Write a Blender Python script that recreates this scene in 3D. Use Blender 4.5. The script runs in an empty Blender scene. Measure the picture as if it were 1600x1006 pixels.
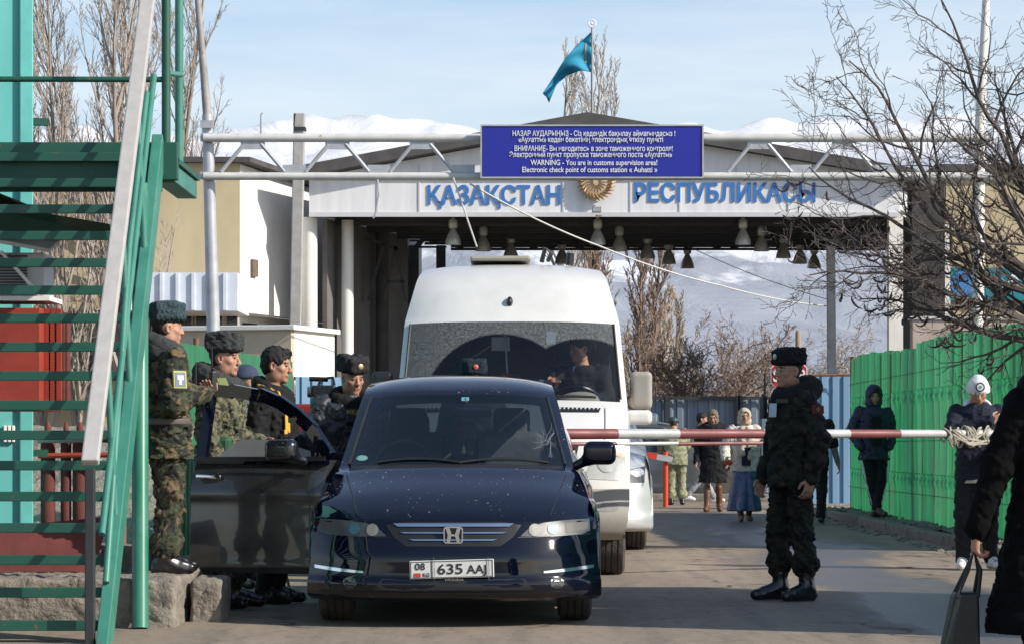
import bpy, bmesh, math, random
import numpy as np
from mathutils import Vector, Matrix
from mathutils.bvhtree import BVHTree

# ------------------------------------------------------------------ camera, sky, sun, exposure
SC = bpy.context.scene
COL = SC.collection
R = math.radians
HAZE = 4.5e-5
FPX, HY, CH = 4500.0, 690.0, 1.15          # focal length in photo pixels, horizon row, eye height

cam_d = bpy.data.cameras.new('camera'); cam = bpy.data.objects.new('camera', cam_d); COL.objects.link(cam)
cam_d.sensor_width = 36.0
cam_d.lens = FPX / 1600.0 * 36.0
cam_d.shift_y = (HY - 503.0) / 1600.0
cam_d.clip_start, cam_d.clip_end = 0.3, 60000.0
cam.location = (0, 0, CH); cam.rotation_euler = (R(90), 0, 0)
SC.camera = cam

SUN_AZ, SUN_EL = 66.0, 32.0                 # to the right of straight behind the camera, above the ground
sv = Vector((math.sin(R(SUN_AZ)) * math.cos(R(SUN_EL)), -math.cos(R(SUN_AZ)) * math.cos(R(SUN_EL)), math.sin(R(SUN_EL))))
sun_d = bpy.data.lights.new('sun', 'SUN'); sun_d.energy = 5.0; sun_d.angle = R(0.55); sun_d.color = (1.0, 0.93, 0.82)
sun = bpy.data.objects.new('sun', sun_d); COL.objects.link(sun)
sun.rotation_euler = sv.to_track_quat('Z', 'Y').to_euler()
sun.location = (30, -20, 30)

world = bpy.data.worlds.new('World'); SC.world = world; world.use_nodes = True
wn = world.node_tree; wn.nodes.clear()
_o = wn.nodes.new('ShaderNodeOutputWorld'); _b = wn.nodes.new('ShaderNodeBackground')
_s = wn.nodes.new('ShaderNodeTexSky'); _s.sky_type = 'NISHITA'; _s.sun_disc = False
_s.sun_elevation = R(SUN_EL)
_s.sun_rotation = R(180.0 - SUN_AZ)
_s.altitude = 700; _s.air_density = 1.0; _s.dust_density = 1.0; _s.ozone_density = 1.0
_tc = wn.nodes.new('ShaderNodeTexCoord'); _mp = wn.nodes.new('ShaderNodeMapping')
_mp.inputs['Scale'].default_value = (2.2, 2.2, 16.0)
_n = wn.nodes.new('ShaderNodeTexNoise'); _n.inputs['Scale'].default_value = 2.3; _n.inputs['Detail'].default_value = 7
_n.inputs['Roughness'].default_value = 0.55
_r = wn.nodes.new('ShaderNodeValToRGB'); _r.color_ramp.elements[0].position = 0.36; _r.color_ramp.elements[1].position = 0.66
_r.color_ramp.elements[1].color = (0.58, 0.58, 0.58, 1)
_mx = wn.nodes.new('ShaderNodeMix'); _mx.data_type = 'RGBA'
_mx.inputs['B'].default_value = (6.3, 6.6, 6.9, 1)        # thin bright cloud, in the sky's own units
wn.links.new(_tc.outputs['Generated'], _mp.inputs['Vector']); wn.links.new(_mp.outputs[0], _n.inputs['Vector'])
wn.links.new(_n.outputs['Fac'], _r.inputs[0])
_sp = wn.nodes.new('ShaderNodeSeparateXYZ'); wn.links.new(_tc.outputs['Generated'], _sp.inputs[0])       # cloud veil only low over the valley
_mr = wn.nodes.new('ShaderNodeMapRange'); _mr.inputs['From Min'].default_value = .12; _mr.inputs['From Max'].default_value = .45; _mr.inputs['To Min'].default_value = 1; _mr.inputs['To Max'].default_value = 0
wn.links.new(_sp.outputs[2], _mr.inputs['Value'])
_mu = wn.nodes.new('ShaderNodeMath'); _mu.operation = 'MULTIPLY'; wn.links.new(_r.outputs[0], _mu.inputs[0]); wn.links.new(_mr.outputs[0], _mu.inputs[1])
wn.links.new(_mu.outputs[0], _mx.inputs['Factor'])
wn.links.new(_s.outputs[0], _mx.inputs['A']); wn.links.new(_mx.outputs['Result'], _b.inputs['Color'])
_b.inputs['Strength'].default_value = 0.14
wn.links.new(_b.outputs[0], _o.inputs['Surface'])
SC.view_settings.view_transform = 'Standard'; SC.view_settings.look = 'None'
SC.view_settings.exposure = 0.36; SC.view_settings.gamma = 1.0
SC.render.engine = 'CYCLES'
SC.cycles.use_denoising = True
SC.cycles.max_bounces = 6; SC.cycles.diffuse_bounces = 3; SC.cycles.glossy_bounces = 3
SC.cycles.transparent_max_bounces = 12; SC.cycles.transmission_bounces = 4; SC.cycles.volume_bounces = 0
SC.cycles.caustics_reflective = False; SC.cycles.caustics_refractive = False
SC.cycles.sample_clamp_indirect = 6.0

def PX(px, Y): return (px - 800.0) * Y / FPX
def PZ(py, Y): return CH + (HY - py) * Y / FPX
def P(px, py, Y): return Vector((PX(px, Y), Y, PZ(py, Y)))
def GY(py, z=0.0): return FPX * (CH - z) / (py - HY)

# ------------------------------------------------------------------ materials
MATS = {}
def _mix(nt, fac, a, b):
    m = nt.nodes.new('ShaderNodeMix'); m.data_type = 'RGBA'
    for sock, v in ((m.inputs['Factor'], fac), (m.inputs['A'], a), (m.inputs['B'], b)):
        if hasattr(v, 'is_linked') or isinstance(v, bpy.types.NodeSocket): nt.links.new(v, sock)
        elif isinstance(v, (int, float)): sock.default_value = v
        else: sock.default_value = (v[0], v[1], v[2], 1)
    return m.outputs['Result']
def _ramp(nt, v, p0, p1, c0=0.0, c1=1.0, mode='LINEAR'):
    r = nt.nodes.new('ShaderNodeValToRGB'); r.color_ramp.interpolation = mode
    e = r.color_ramp.elements
    e[0].position, e[1].position = p0, p1
    e[0].color = (c0, c0, c0, 1); e[1].color = (c1, c1, c1, 1)
    nt.links.new(v, r.inputs[0]); return r.outputs[0]
def _noise(nt, vec, scale, detail=4, rough=.55, dist=0.0):
    n = nt.nodes.new('ShaderNodeTexNoise'); n.inputs['Scale'].default_value = scale
    n.inputs['Detail'].default_value = detail; n.inputs['Roughness'].default_value = rough
    n.inputs['Distortion'].default_value = dist
    nt.links.new(vec, n.inputs['Vector']); return n.outputs['Fac']
def _vec(nt, scale=(1, 1, 1), rot=(0, 0, 0)):
    t = nt.nodes.new('ShaderNodeTexCoord'); m = nt.nodes.new('ShaderNodeMapping')
    m.inputs['Scale'].default_value = scale; m.inputs['Rotation'].default_value = rot
    nt.links.new(t.outputs['Object'], m.inputs['Vector']); return m.outputs[0]
def _new(name):
    m = bpy.data.materials.new(name); m.use_nodes = True
    nt = m.node_tree; p = nt.nodes['Principled BSDF']
    return m, nt, p
def _bump(nt, p, h, strength, dist=0.01):
    b = nt.nodes.new('ShaderNodeBump'); b.inputs['Strength'].default_value = strength; b.inputs['Distance'].default_value = dist
    nt.links.new(h, b.inputs['Height']); nt.links.new(b.outputs[0], p.inputs['Normal'])

def M(name, col, rough=.6, metal=0., var=.25, vs=6., col2=None, p0=.35, p1=.7, bump=0., bs=60., bd=.01, coat=0., spec=.5,
      stretch=(1, 1, 1), speck=None, rvar=0.0):
    if name in MATS: return MATS[name]
    m, nt, p = _new(name)
    v = _vec(nt, stretch)
    c2 = col2 if col2 is not None else tuple(c * (1 - var) for c in col)
    n = _noise(nt, v, vs, 6, .62)
    c = _mix(nt, _ramp(nt, n, p0, p1), col, c2)
    if speck:                                        # fine specks: (colour, scale, threshold)
        n3 = _noise(nt, _vec(nt), speck[1], 3, .6)
        c = _mix(nt, _ramp(nt, n3, speck[2], speck[2] + .04), c, speck[0])
    nt.links.new(c, p.inputs['Base Color'])
    p.inputs['Roughness'].default_value = rough
    if rvar: nt.links.new(_ramp(nt, n, .3, .75, rough, min(1, rough + rvar)), p.inputs['Roughness'])
    p.inputs['Metallic'].default_value = metal
    p.inputs['Specular IOR Level'].default_value = spec
    p.inputs['Coat Weight'].default_value = coat; p.inputs['Coat Roughness'].default_value = .04
    if bump: _bump(nt, p, _noise(nt, v, bs, 5, .6), bump, bd)
    MATS[name] = m; return m

def camo(name, base, c1, c2, c3, sc=9., rough=.85):
    if name in MATS: return MATS[name]
    m, nt, p = _new(name); v = _vec(nt, (1, 1, 1.25), (.3, .2, .1))
    a = _noise(nt, v, sc, 3, .6, .6); b = _noise(nt, _vec(nt, (1.1, 1, 1.4), (1.2, .7, .4)), sc * 1.15, 3, .6, .6)
    d = _noise(nt, _vec(nt, (1, 1.2, 1), (2.2, 1.7, .9)), sc * 1.3, 4, .6, .8)
    c = _mix(nt, _ramp(nt, a, .50, .515), base, c1)
    c = _mix(nt, _ramp(nt, b, .54, .555), c, c2)
    c = _mix(nt, _ramp(nt, d, .55, .565), c, c3)
    nt.links.new(c, p.inputs['Base Color']); p.inputs['Roughness'].default_value = rough
    p.inputs['Specular IOR Level'].default_value = .25
    h = nt.nodes.new('ShaderNodeMath'); h.operation = 'ADD'
    nt.links.new(_noise(nt, v, 16, 5, .6, 1.2), h.inputs[0]); nt.links.new(_noise(nt, v, 90, 3, .6), h.inputs[1])
    _bump(nt, p, h.outputs[0], .55, .014)
    MATS[name] = m; return m

def cloth(name, col, rough=.85, bump=.5, sheen=.0, sc=18., var=.3, spec=.3):
    if name in MATS: return MATS[name]
    m, nt, p = _new(name); v = _vec(nt)
    c = _mix(nt, _ramp(nt, _noise(nt, v, 5, 5, .6), .3, .7), col, tuple(x * (1 - var) for x in col))
    nt.links.new(c, p.inputs['Base Color']); p.inputs['Roughness'].default_value = rough
    p.inputs['Specular IOR Level'].default_value = spec
    _bump(nt, p, _noise(nt, v, sc, 6, .62, 1.0), bump, .014)
    MATS[name] = m; return m

def fur(name, col, col2):
    if name in MATS: return MATS[name]
    m, nt, p = _new(name); v = _vec(nt)
    n = _noise(nt, v, 110, 4, .7, .4)
    c = _mix(nt, _ramp(nt, n, .35, .68), col, col2)
    nt.links.new(c, p.inputs['Base Color']); p.inputs['Roughness'].default_value = .95
    p.inputs['Specular IOR Level'].default_value = .15
    _bump(nt, p, n, 1.0, .012)
    MATS[name] = m; return m

def glass(name, tint, rough=0.02, dirt=0.0, dirt_col=(.4, .4, .38), refl=1.0):
    if name in MATS: return MATS[name]
    m = bpy.data.materials.new(name); m.use_nodes = True; nt = m.node_tree; nt.nodes.clear()
    o = nt.nodes.new('ShaderNodeOutputMaterial')
    t = nt.nodes.new('ShaderNodeBsdfTransparent'); t.inputs[0].default_value = (*tint, 1)
    g = nt.nodes.new('ShaderNodeBsdfGlossy'); g.inputs['Roughness'].default_value = rough; g.inputs[0].default_value = (refl, refl, refl, 1)
    f = nt.nodes.new('ShaderNodeFresnel'); f.inputs[0].default_value = 1.5
    mx = nt.nodes.new('ShaderNodeMixShader')
    nt.links.new(f.outputs[0], mx.inputs[0]); nt.links.new(t.outputs[0], mx.inputs[1]); nt.links.new(g.outputs[0], mx.inputs[2])
    last = mx.outputs[0]
    if dirt > 0:                                     # dried splashes on the pane
        d = nt.nodes.new('ShaderNodeBsdfDiffuse'); d.inputs[0].default_value = (*dirt_col, 1)
        n1 = _noise(nt, _vec(nt), 2.2, 3, .6); n2 = _noise(nt, _vec(nt, (1, 1, .6)), 120, 3, .7)
        mm = nt.nodes.new('ShaderNodeMath'); mm.operation = 'MULTIPLY'
        nt.links.new(_ramp(nt, n1, .42, .75, .25, 1.0), mm.inputs[0]); nt.links.new(_ramp(nt, n2, .45, .70, .1, dirt), mm.inputs[1])
        m2 = nt.nodes.new('ShaderNodeMixShader')
        nt.links.new(mm.outputs[0], m2.inputs[0]); nt.links.new(last, m2.inputs[1]); nt.links.new(d.outputs[0], m2.inputs[2])
        last = m2.outputs[0]
    nt.links.new(last, o.inputs['Surface'])
    MATS[name] = m; return m

# ------------------------------------------------------------------ object helpers
def tag(o, label=None, cat=None, group=None, kind=None):
    if label: o['label'] = label
    if cat: o['category'] = cat
    if group: o['group'] = group
    if kind: o['kind'] = kind
    return o
ROOTM = {}
def thing(name, label, cat, loc=(0, 0, 0), rz=0.0, group=None):
    o = bpy.data.objects.new(name, None); COL.objects.link(o)
    o.empty_display_size = .2
    o.location = loc; o.rotation_euler = (0, 0, rz)
    ROOTM[o] = Matrix.Translation(Vector(loc)) @ Matrix.Rotation(rz, 4, 'Z')
    return tag(o, label, cat, group)
def raw_mesh(name, V, F):
    """V (n,3) array; F list of faces or (m,k) array"""
    me = bpy.data.meshes.new(name)
    V = np.asarray(V, np.float32)
    if isinstance(F, np.ndarray):
        k = F.shape[1]
        me.vertices.add(len(V)); me.vertices.foreach_set('co', V.ravel())
        me.loops.add(F.size); me.loops.foreach_set('vertex_index', F.ravel().astype(np.int32))
        me.polygons.add(len(F)); me.polygons.foreach_set('loop_start', np.arange(0, F.size, k, dtype=np.int32))
        try: me.polygons.foreach_set('loop_total', np.full(len(F), k, np.int32))
        except Exception: pass
        me.update(calc_edges=True); me.validate()
    else:
        me.from_pydata([tuple(map(float, v)) for v in V], [], F); me.update()
    return me
def link(name, me, mats, parent=None, smooth=False, angle=None):
    o = bpy.data.objects.new(name, me); COL.objects.link(o)
    if not isinstance(mats, (list, tuple)): mats = [mats]
    for m in mats: me.materials.append(m)
    if parent is not None:
        o.parent = parent
        if parent in ROOTM: ROOTM[o] = ROOTM[parent]
    if smooth:
        me.polygons.foreach_set('use_smooth', np.ones(len(me.polygons), bool))
        if angle: me.set_sharp_from_angle(angle=R(angle))
    return o

class MB:
    """collects shapes into one mesh"""
    def __init__(s): s.V = []; s.F = []; s.I = []; s.mi = 0
    def add(s, V, F):
        b = len(s.V); s.V.extend([tuple(v) for v in V])
        for f in F: s.F.append([b + i for i in f]); s.I.append(s.mi)
        return s
    def box(s, lo, hi, M_=None, bev=0.0):
        (x0, y0, z0), (x1, y1, z1) = lo, hi
        if x0 > x1: x0, x1 = x1, x0
        if y0 > y1: y0, y1 = y1, y0
        if z0 > z1: z0, z1 = z1, z0
        if bev > 0:
            b = min(bev, (x1 - x0) * .45, (y1 - y0) * .45, (z1 - z0) * .45)
            bm = bmesh.new(); bmesh.ops.create_cube(bm, size=1)
            for v in bm.verts:
                v.co = Vector(((x0 + x1) / 2 + v.co.x * (x1 - x0), (y0 + y1) / 2 + v.co.y * (y1 - y0), (z0 + z1) / 2 + v.co.z * (z1 - z0)))
            bmesh.ops.bevel(bm, geom=list(bm.edges), offset=b, segments=2, affect='EDGES', profile=.5)
            bm.verts.ensure_lookup_table(); bm.verts.index_update()
            V = [v.co.copy() for v in bm.verts]; F = [[v.index for v in f.verts] for f in bm.faces]; bm.free()
        else:
            V = [Vector(c) for c in ((x0, y0, z0), (x1, y0, z0), (x1, y1, z0), (x0, y1, z0), (x0, y0, z1), (x1, y0, z1), (x1, y1, z1), (x0, y1, z1))]
            F = [(0, 3, 2, 1), (4, 5, 6, 7), (0, 1, 5, 4), (1, 2, 6, 5), (2, 3, 7, 6), (3, 0, 4, 7)]
        if M_ is not None: V = [M_ @ v for v in V]
        return s.add(V, F)
    def bar(s, a, b, w, h, up=(0, 0, 1), bev=0.0):
        """rectangular bar from a to b: w across, h along up"""
        a, b = Vector(a), Vector(b); d = b - a; L = d.length; d.normalize(); up = Vector(up)
        x = d.cross(up)
        if x.length < 1e-4: x = d.cross(Vector((1, 0, 0)))
        x.normalize(); u = x.cross(d)
        m = Matrix(((x.x, d.x, u.x, a.x), (x.y, d.y, u.y, a.y), (x.z, d.z, u.z, a.z), (0, 0, 0, 1)))
        return s.box((-w / 2, 0, -h / 2), (w / 2, L, h / 2), m, bev)
    def tube(s, pts, rad, n=8, cap=True):
        pts = [Vector(p) for p in pts]
        if not isinstance(rad, (list, tuple)): rad = [rad] * len(pts)
        b = len(s.V); ref = None
        for i, p in enumerate(pts):
            d = (pts[min(i + 1, len(pts) - 1)] - pts[max(i - 1, 0)])
            if d.length < 1e-9: d = Vector((0, 0, 1))
            d.normalize()
            if ref is None: ref = Vector((0, 0, 1)) if abs(d.z) < .9 else Vector((1, 0, 0))
            x = ref - d * ref.dot(d)
            if x.length < 1e-5: x = d.orthogonal()
            x.normalize(); y = d.cross(x); ref = x
            for k in range(n):
                a = 2 * math.pi * k / n; r = rad[i]
                q = p + x * (math.cos(a) * r) + y * (math.sin(a) * r); s.V.append((q.x, q.y, q.z))
        for i in range(len(pts) - 1):
            for k in range(n):
                k2 = (k + 1) % n
                s.F.append([b + i * n + k, b + i * n + k2, b + (i + 1) * n + k2, b + (i + 1) * n + k]); s.I.append(s.mi)
        if cap:
            s.F.append([b + k for k in range(n)][::-1]); s.I.append(s.mi)
            e = b + (len(pts) - 1) * n; s.F.append([e + k for k in range(n)]); s.I.append(s.mi)
        return s
    def lathe(s, prof, n=20, M_=None):
        """prof: (r,z) pairs round the z axis"""
        V = []; F = []
        for r, z in prof:
            for k in range(n):
                a = 2 * math.pi * k / n; V.append(Vector((r * math.cos(a), r * math.sin(a), z)))
        for i in range(len(prof) - 1):
            for k in range(n):
                k2 = (k + 1) % n; F.append((i * n + k, i * n + k2, (i + 1) * n + k2, (i + 1) * n + k))
        F.append(tuple(range(n))[::-1]); F.append(tuple(range((len(prof) - 1) * n, len(prof) * n)))
        if M_ is not None: V = [M_ @ v for v in V]
        return s.add(V, F)
    def prism(s, poly, a, b, axis='y'):
        """polygon (2D) extruded between a and b on the given axis: 'y' -> (x,z), 'x' -> (y,z), 'z' -> (x,y)"""
        def mk(p, t): return {'y': (p[0], t, p[1]), 'x': (t, p[0], p[1]), 'z': (p[0], p[1], t)}[axis]
        n = len(poly); V = [mk(p, a) for p in poly] + [mk(p, b) for p in poly]
        F = [tuple(range(n)), tuple(range(n, 2 * n))[::-1]] + [(i, n + i, n + (i + 1) % n, (i + 1) % n) for i in range(n)]
        return s.add(V, F)
    def grid(s, G, flip=False):
        G = np.asarray(G); a, b = G.shape[:2]
        F = []
        for i in range(a - 1):
            for j in range(b - 1):
                q = (i * b + j, i * b + j + 1, (i + 1) * b + j + 1, (i + 1) * b + j)
                F.append(q[::-1] if flip else q)
        return s.add(G.reshape(-1, 3), F)
    def build(s, name, mats, parent=None, world=False, smooth=False, angle=40, weld=0.0):
        V = s.V
        if world and parent is not None:
            inv = ROOTM[parent].inverted(); V = [inv @ Vector(v) for v in V]
        bm = bmesh.new()
        vs = [bm.verts.new(v) for v in V]
        for f, mi in zip(s.F, s.I):
            try: fc = bm.faces.new([vs[i] for i in f]); fc.material_index = mi
            except ValueError: pass
        if weld > 0: bmesh.ops.remove_doubles(bm, verts=bm.verts, dist=weld)
        bmesh.ops.recalc_face_normals(bm, faces=bm.faces)
        me = bpy.data.meshes.new(name); bm.to_mesh(me); bm.free()
        return link(name, me, mats, parent, smooth, angle)

def text_mb(txt, width, capz, depth=.006, bold=0.012, tall=None):
    """lettering as a mesh: centred on 0 in x, base line at z 0, facing -y; scaled to the given width and cap height"""
    cu = bpy.data.curves.new('lettering', 'FONT'); cu.body = txt; cu.size = 1.0; cu.offset = bold; cu.extrude = .01
    cu.resolution_u = 3; cu.align_x = 'CENTER'
    o = bpy.data.objects.new('lettering', cu); COL.objects.link(o)
    dg = bpy.context.evaluated_depsgraph_get()
    me = bpy.data.meshes.new_from_object(o.evaluated_get(dg))
    n = len(me.vertices); co = np.empty(n * 3, np.float32); me.vertices.foreach_get('co', co); co = co.reshape(-1, 3)
    fs = [list(p.vertices) for p in me.polygons]
    bpy.data.objects.remove(o); bpy.data.curves.remove(cu); bpy.data.meshes.remove(me)
    x0, x1 = co[:, 0].min(), co[:, 0].max()
    sx = width / (x1 - x0); sz = capz / .70
    V = np.stack([(co[:, 0] - (x0 + x1) / 2) * sx, -(co[:, 2] / .01) * depth / 2, co[:, 1] * sz], 1)
    mb = MB(); mb.add([Vector(map(float, v)) for v in V], fs); return mb
def moved(mb, M_):
    mb.V = [tuple(M_ @ Vector(v)) for v in mb.V]; return mb
def copy_tree(o, parent=None):
    c = o.copy(); COL.objects.link(c)
    if parent is not None: c.parent = parent
    for ch in list(o.children): copy_tree(ch, c)
    return c
# ------------------------------------------------------------------ implicit surfaces (people, clothing, rough stones)
def rotz(a): c, s = math.cos(a), math.sin(a); return np.array([[c, -s, 0], [s, c, 0], [0, 0, 1.]])
def rotx(a): c, s = math.cos(a), math.sin(a); return np.array([[1., 0, 0], [0, c, -s], [0, s, c]])
def roty(a): c, s = math.cos(a), math.sin(a); return np.array([[c, 0, s], [0, 1., 0], [-s, 0, c]])
class SDF:
    def __init__(s, lo, hi, h):
        s.lo = np.array(lo, float); s.h = h
        s.n = np.ceil((np.array(hi, float) - s.lo) / h).astype(int) + 1
        s.D = np.full(s.n, .08, np.float32); s.frame()
    def frame(s, Rm=None, o=(0, 0, 0)):
        s.R = np.eye(3) if Rm is None else np.asarray(Rm, float); s.o = np.array(o, float); return s
    def win(s, blo, bhi, pad):
        blo, bhi = np.array(blo, float) - pad, np.array(bhi, float) + pad
        C = np.array([[(blo, bhi)[i][0], (blo, bhi)[j][1], (blo, bhi)[k][2]] for i in (0, 1) for j in (0, 1) for k in (0, 1)])
        W = C @ s.R.T + s.o
        a = np.maximum(np.floor((W.min(0) - s.lo) / s.h).astype(int), 0)
        b = np.minimum(np.ceil((W.max(0) - s.lo) / s.h).astype(int) + 1, s.n)
        if (b <= a).any(): return None
        ax = [(s.lo[i] + s.h * np.arange(a[i], b[i]) - s.o[i]).astype(np.float32) for i in range(3)]
        dx, dy, dz = ax[0][:, None, None], ax[1][None, :, None], ax[2][None, None, :]
        r = s.R.astype(np.float32)
        L = [r[0, i] * dx + r[1, i] * dy + r[2, i] * dz for i in range(3)]
        return (slice(a[0], b[0]), slice(a[1], b[1]), slice(a[2], b[2])), L
    def put(s, sl, d, k, sub=False):
        A = s.D[sl]
        if sub:
            d = -d
            if k > 0: h = np.maximum(k - np.abs(A - d), 0) / k; s.D[sl] = np.maximum(A, d) + h * h * k * .25
            else: s.D[sl] = np.maximum(A, d)
        elif k > 0: h = np.maximum(k - np.abs(A - d), 0) / k; s.D[sl] = np.minimum(A, d) - h * h * k * .25
        else: s.D[sl] = np.minimum(A, d)
    def cap(s, a, b, ra, rb=None, k=.02, sub=False):
        rb = ra if rb is None else rb
        a, b = np.array(a, float), np.array(b, float); r = max(ra, rb)
        w = s.win(np.minimum(a, b) - r, np.maximum(a, b) + r, k + 2 * s.h)
        if w is None: return s
        sl, (x, y, z) = w; v = b - a; L2 = max(float(v @ v), 1e-9)
        t = np.clip(((x - a[0]) * v[0] + (y - a[1]) * v[1] + (z - a[2]) * v[2]) / L2, 0, 1)
        d = np.sqrt((x - a[0] - t * v[0]) ** 2 + (y - a[1] - t * v[1]) ** 2 + (z - a[2] - t * v[2]) ** 2) - (ra + (rb - ra) * t)
        s.put(sl, d.astype(np.float32), k, sub); return s
    def ell(s, c, r, k=.02, sub=False):
        c, r = np.array(c, float), np.array(r, float)
        w = s.win(c - r, c + r, k + 2 * s.h)
        if w is None: return s
        sl, (x, y, z) = w; x, y, z = x - c[0], y - c[1], z - c[2]
        k0 = np.sqrt((x / r[0]) ** 2 + (y / r[1]) ** 2 + (z / r[2]) ** 2)
        k1 = np.sqrt((x / r[0] ** 2) ** 2 + (y / r[1] ** 2) ** 2 + (z / r[2] ** 2) ** 2) + 1e-6
        s.put(sl, (k0 * (k0 - 1) / k1).astype(np.float32), k, sub); return s
    def box(s, c, hf, rd=.01, k=.01, sub=False):
        c, hf = np.array(c, float), np.array(hf, float)
        w = s.win(c - hf, c + hf, k + 2 * s.h)
        if w is None: return s
        sl, (x, y, z) = w
        qx, qy, qz = np.abs(x - c[0]) - hf[0] + rd, np.abs(y - c[1]) - hf[1] + rd, np.abs(z - c[2]) - hf[2] + rd
        d = np.sqrt(np.maximum(qx, 0) ** 2 + np.maximum(qy, 0) ** 2 + np.maximum(qz, 0) ** 2) + np.minimum(np.maximum(np.maximum(qx, qy), qz), 0) - rd
        s.put(sl, d.astype(np.float32), k, sub); return s
    def stack(s, keys, k=.02, e=2.3, folds=0, fold_amp=0.0, ph=0.0, rd=.012):
        """elliptic sections: keys of (z, cx, cy, a, b) with z rising; flat hems at both ends"""
        K = np.array(keys, float)
        lo = (np.min(K[:, 1] - K[:, 3]) - .03, np.min(K[:, 2] - K[:, 4]) - .03, K[0, 0]); hi = (np.max(K[:, 1] + K[:, 3]) + .03, np.max(K[:, 2] + K[:, 4]) + .03, K[-1, 0])
        w = s.win(lo, hi, k + 2 * s.h)
        if w is None: return s
        sl, (x, y, z) = w
        z = np.broadcast_to(z, np.broadcast_shapes(x.shape, y.shape, z.shape))
        f = lambda c: np.interp(z, K[:, 0], K[:, c]).astype(np.float32)
        cx, cy, a, b = f(1), f(2), f(3), f(4)
        if folds:
            th = np.arctan2(y - cy, x - cx); t = (K[-1, 0] - z) / (K[-1, 0] - K[0, 0])
            m = 1 + fold_amp * t * np.sin(folds * th + ph + 1.5 * np.sin(2 * th + 3 * z)); a = a * m; b = b * m
        q = (np.abs((x - cx) / a) ** e + np.abs((y - cy) / b) ** e) ** (1 / e)
        d = (q - 1) * np.minimum(a, b)
        dz = np.maximum(K[0, 0] - z, z - K[-1, 0])
        h = np.maximum(rd - np.abs(d - dz), 0) / rd
        d = np.maximum(d, dz) + h * h * rd * .25
        s.put(sl, d.astype(np.float32), k); return s
    def noise(s, amp, freq, seed=0, ridged=False):
        rs = np.random.RandomState(seed)
        ax = [(s.lo[i] + s.h * np.arange(s.n[i])).astype(np.float32) for i in range(3)]
        x, y, z = ax[0][:, None, None], ax[1][None, :, None], ax[2][None, None, :]
        n = np.zeros(s.n, np.float32)
        wx = .06 * np.sin(7 * y + 9 * z + rs.rand() * 6); wy = .06 * np.sin(8 * z + 6 * x + rs.rand() * 6); wz = .06 * np.sin(7 * x + 8 * y + rs.rand() * 6)
        for o in range(5):
            d = rs.randn(3); d /= np.linalg.norm(d); f = freq * (0.7 + 1.1 * rs.rand()) * (1.0 + .35 * o)
            n += np.sin(f * (d[0] * (x + wx) + d[1] * (y + wy) + d[2] * (z + wz)) + 6 * rs.rand()) / (1 + .35 * o)
        n /= 2.2
        if ridged: n = 1 - 2 * np.abs(n)
        s.D += amp * n; return s
    def cut(s, axis, v, above=True):
        """keep the part below (above=False keeps above) the plane"""
        i = int(round((v - s.lo[axis]) / s.h)); ax = (s.lo[axis] + s.h * np.arange(s.n[axis])).astype(np.float32)
        d = (ax - v) if above else (v - ax); sh = [1, 1, 1]; sh[axis] = -1
        s.D = np.maximum(s.D, d.reshape(sh)); return s
    def mesh(s):
        D = s.D
        for i in range(3):
            for e in (0, -1):
                ix = [slice(None)] * 3; ix[i] = e; D[tuple(ix)] = np.maximum(D[tuple(ix)], .001)
        S = D < 0; n = np.array(D.shape)
        cnt = np.zeros(n - 1, np.int8)
        off = [(i, j, k) for i in (0, 1) for j in (0, 1) for k in (0, 1)]
        for (i, j, k) in off: cnt += S[i:n[0] - 1 + i, j:n[1] - 1 + j, k:n[2] - 1 + k]
        act = (cnt > 0) & (cnt < 8); ii = np.argwhere(act)
        idx = np.full(act.shape, -1, np.int32); idx[act] = np.arange(len(ii))
        vals = np.stack([D[ii[:, 0] + i, ii[:, 1] + j, ii[:, 2] + k] for (i, j, k) in off], 1)
        acc = np.zeros((len(ii), 3), np.float32); m_ = np.zeros(len(ii), np.float32)
        for a in range(8):
            for b in range(a + 1, 8):
                da, db = np.array(off[a]), np.array(off[b])
                if np.abs(da - db).sum() != 1: continue
                va, vb = vals[:, a], vals[:, b]; m = (va < 0) != (vb < 0)
                t = np.where(m, va / np.where(m, va - vb, 1), 0)
                acc += (da + t[:, None] * (db - da)) * m[:, None]; m_ += m
        V = s.lo + s.h * (ii + acc / np.maximum(m_, 1)[:, None])
        Q = []
        for ax in range(3):
            sa = [slice(1, -1)] * 3; sb = [slice(1, -1)] * 3; sa[ax] = slice(0, -1); sb[ax] = slice(1, None)
            A = S[tuple(sa)]; m = A != S[tuple(sb)]
            g = np.argwhere(m); inside = A[m]
            for q in range(3):
                if q != ax: g[:, q] += 1
            u, v = [(1, 2), (2, 0), (0, 1)][ax]
            def cell(du, dv):
                c = g.copy(); c[:, u] += du; c[:, v] += dv; return idx[c[:, 0], c[:, 1], c[:, 2]]
            q = np.stack([cell(-1, -1), cell(0, -1), cell(0, 0), cell(-1, 0)], 1)
            q[~inside] = q[~inside][:, ::-1]; Q.append(q)
        return V.astype(np.float32), np.concatenate(Q).astype(np.int32)
def sdf_obj(name, S, mats, parent):
    V, Q = S.mesh(); me = raw_mesh(name, V, Q)
    return link(name, me, mats, parent, True)

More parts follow.
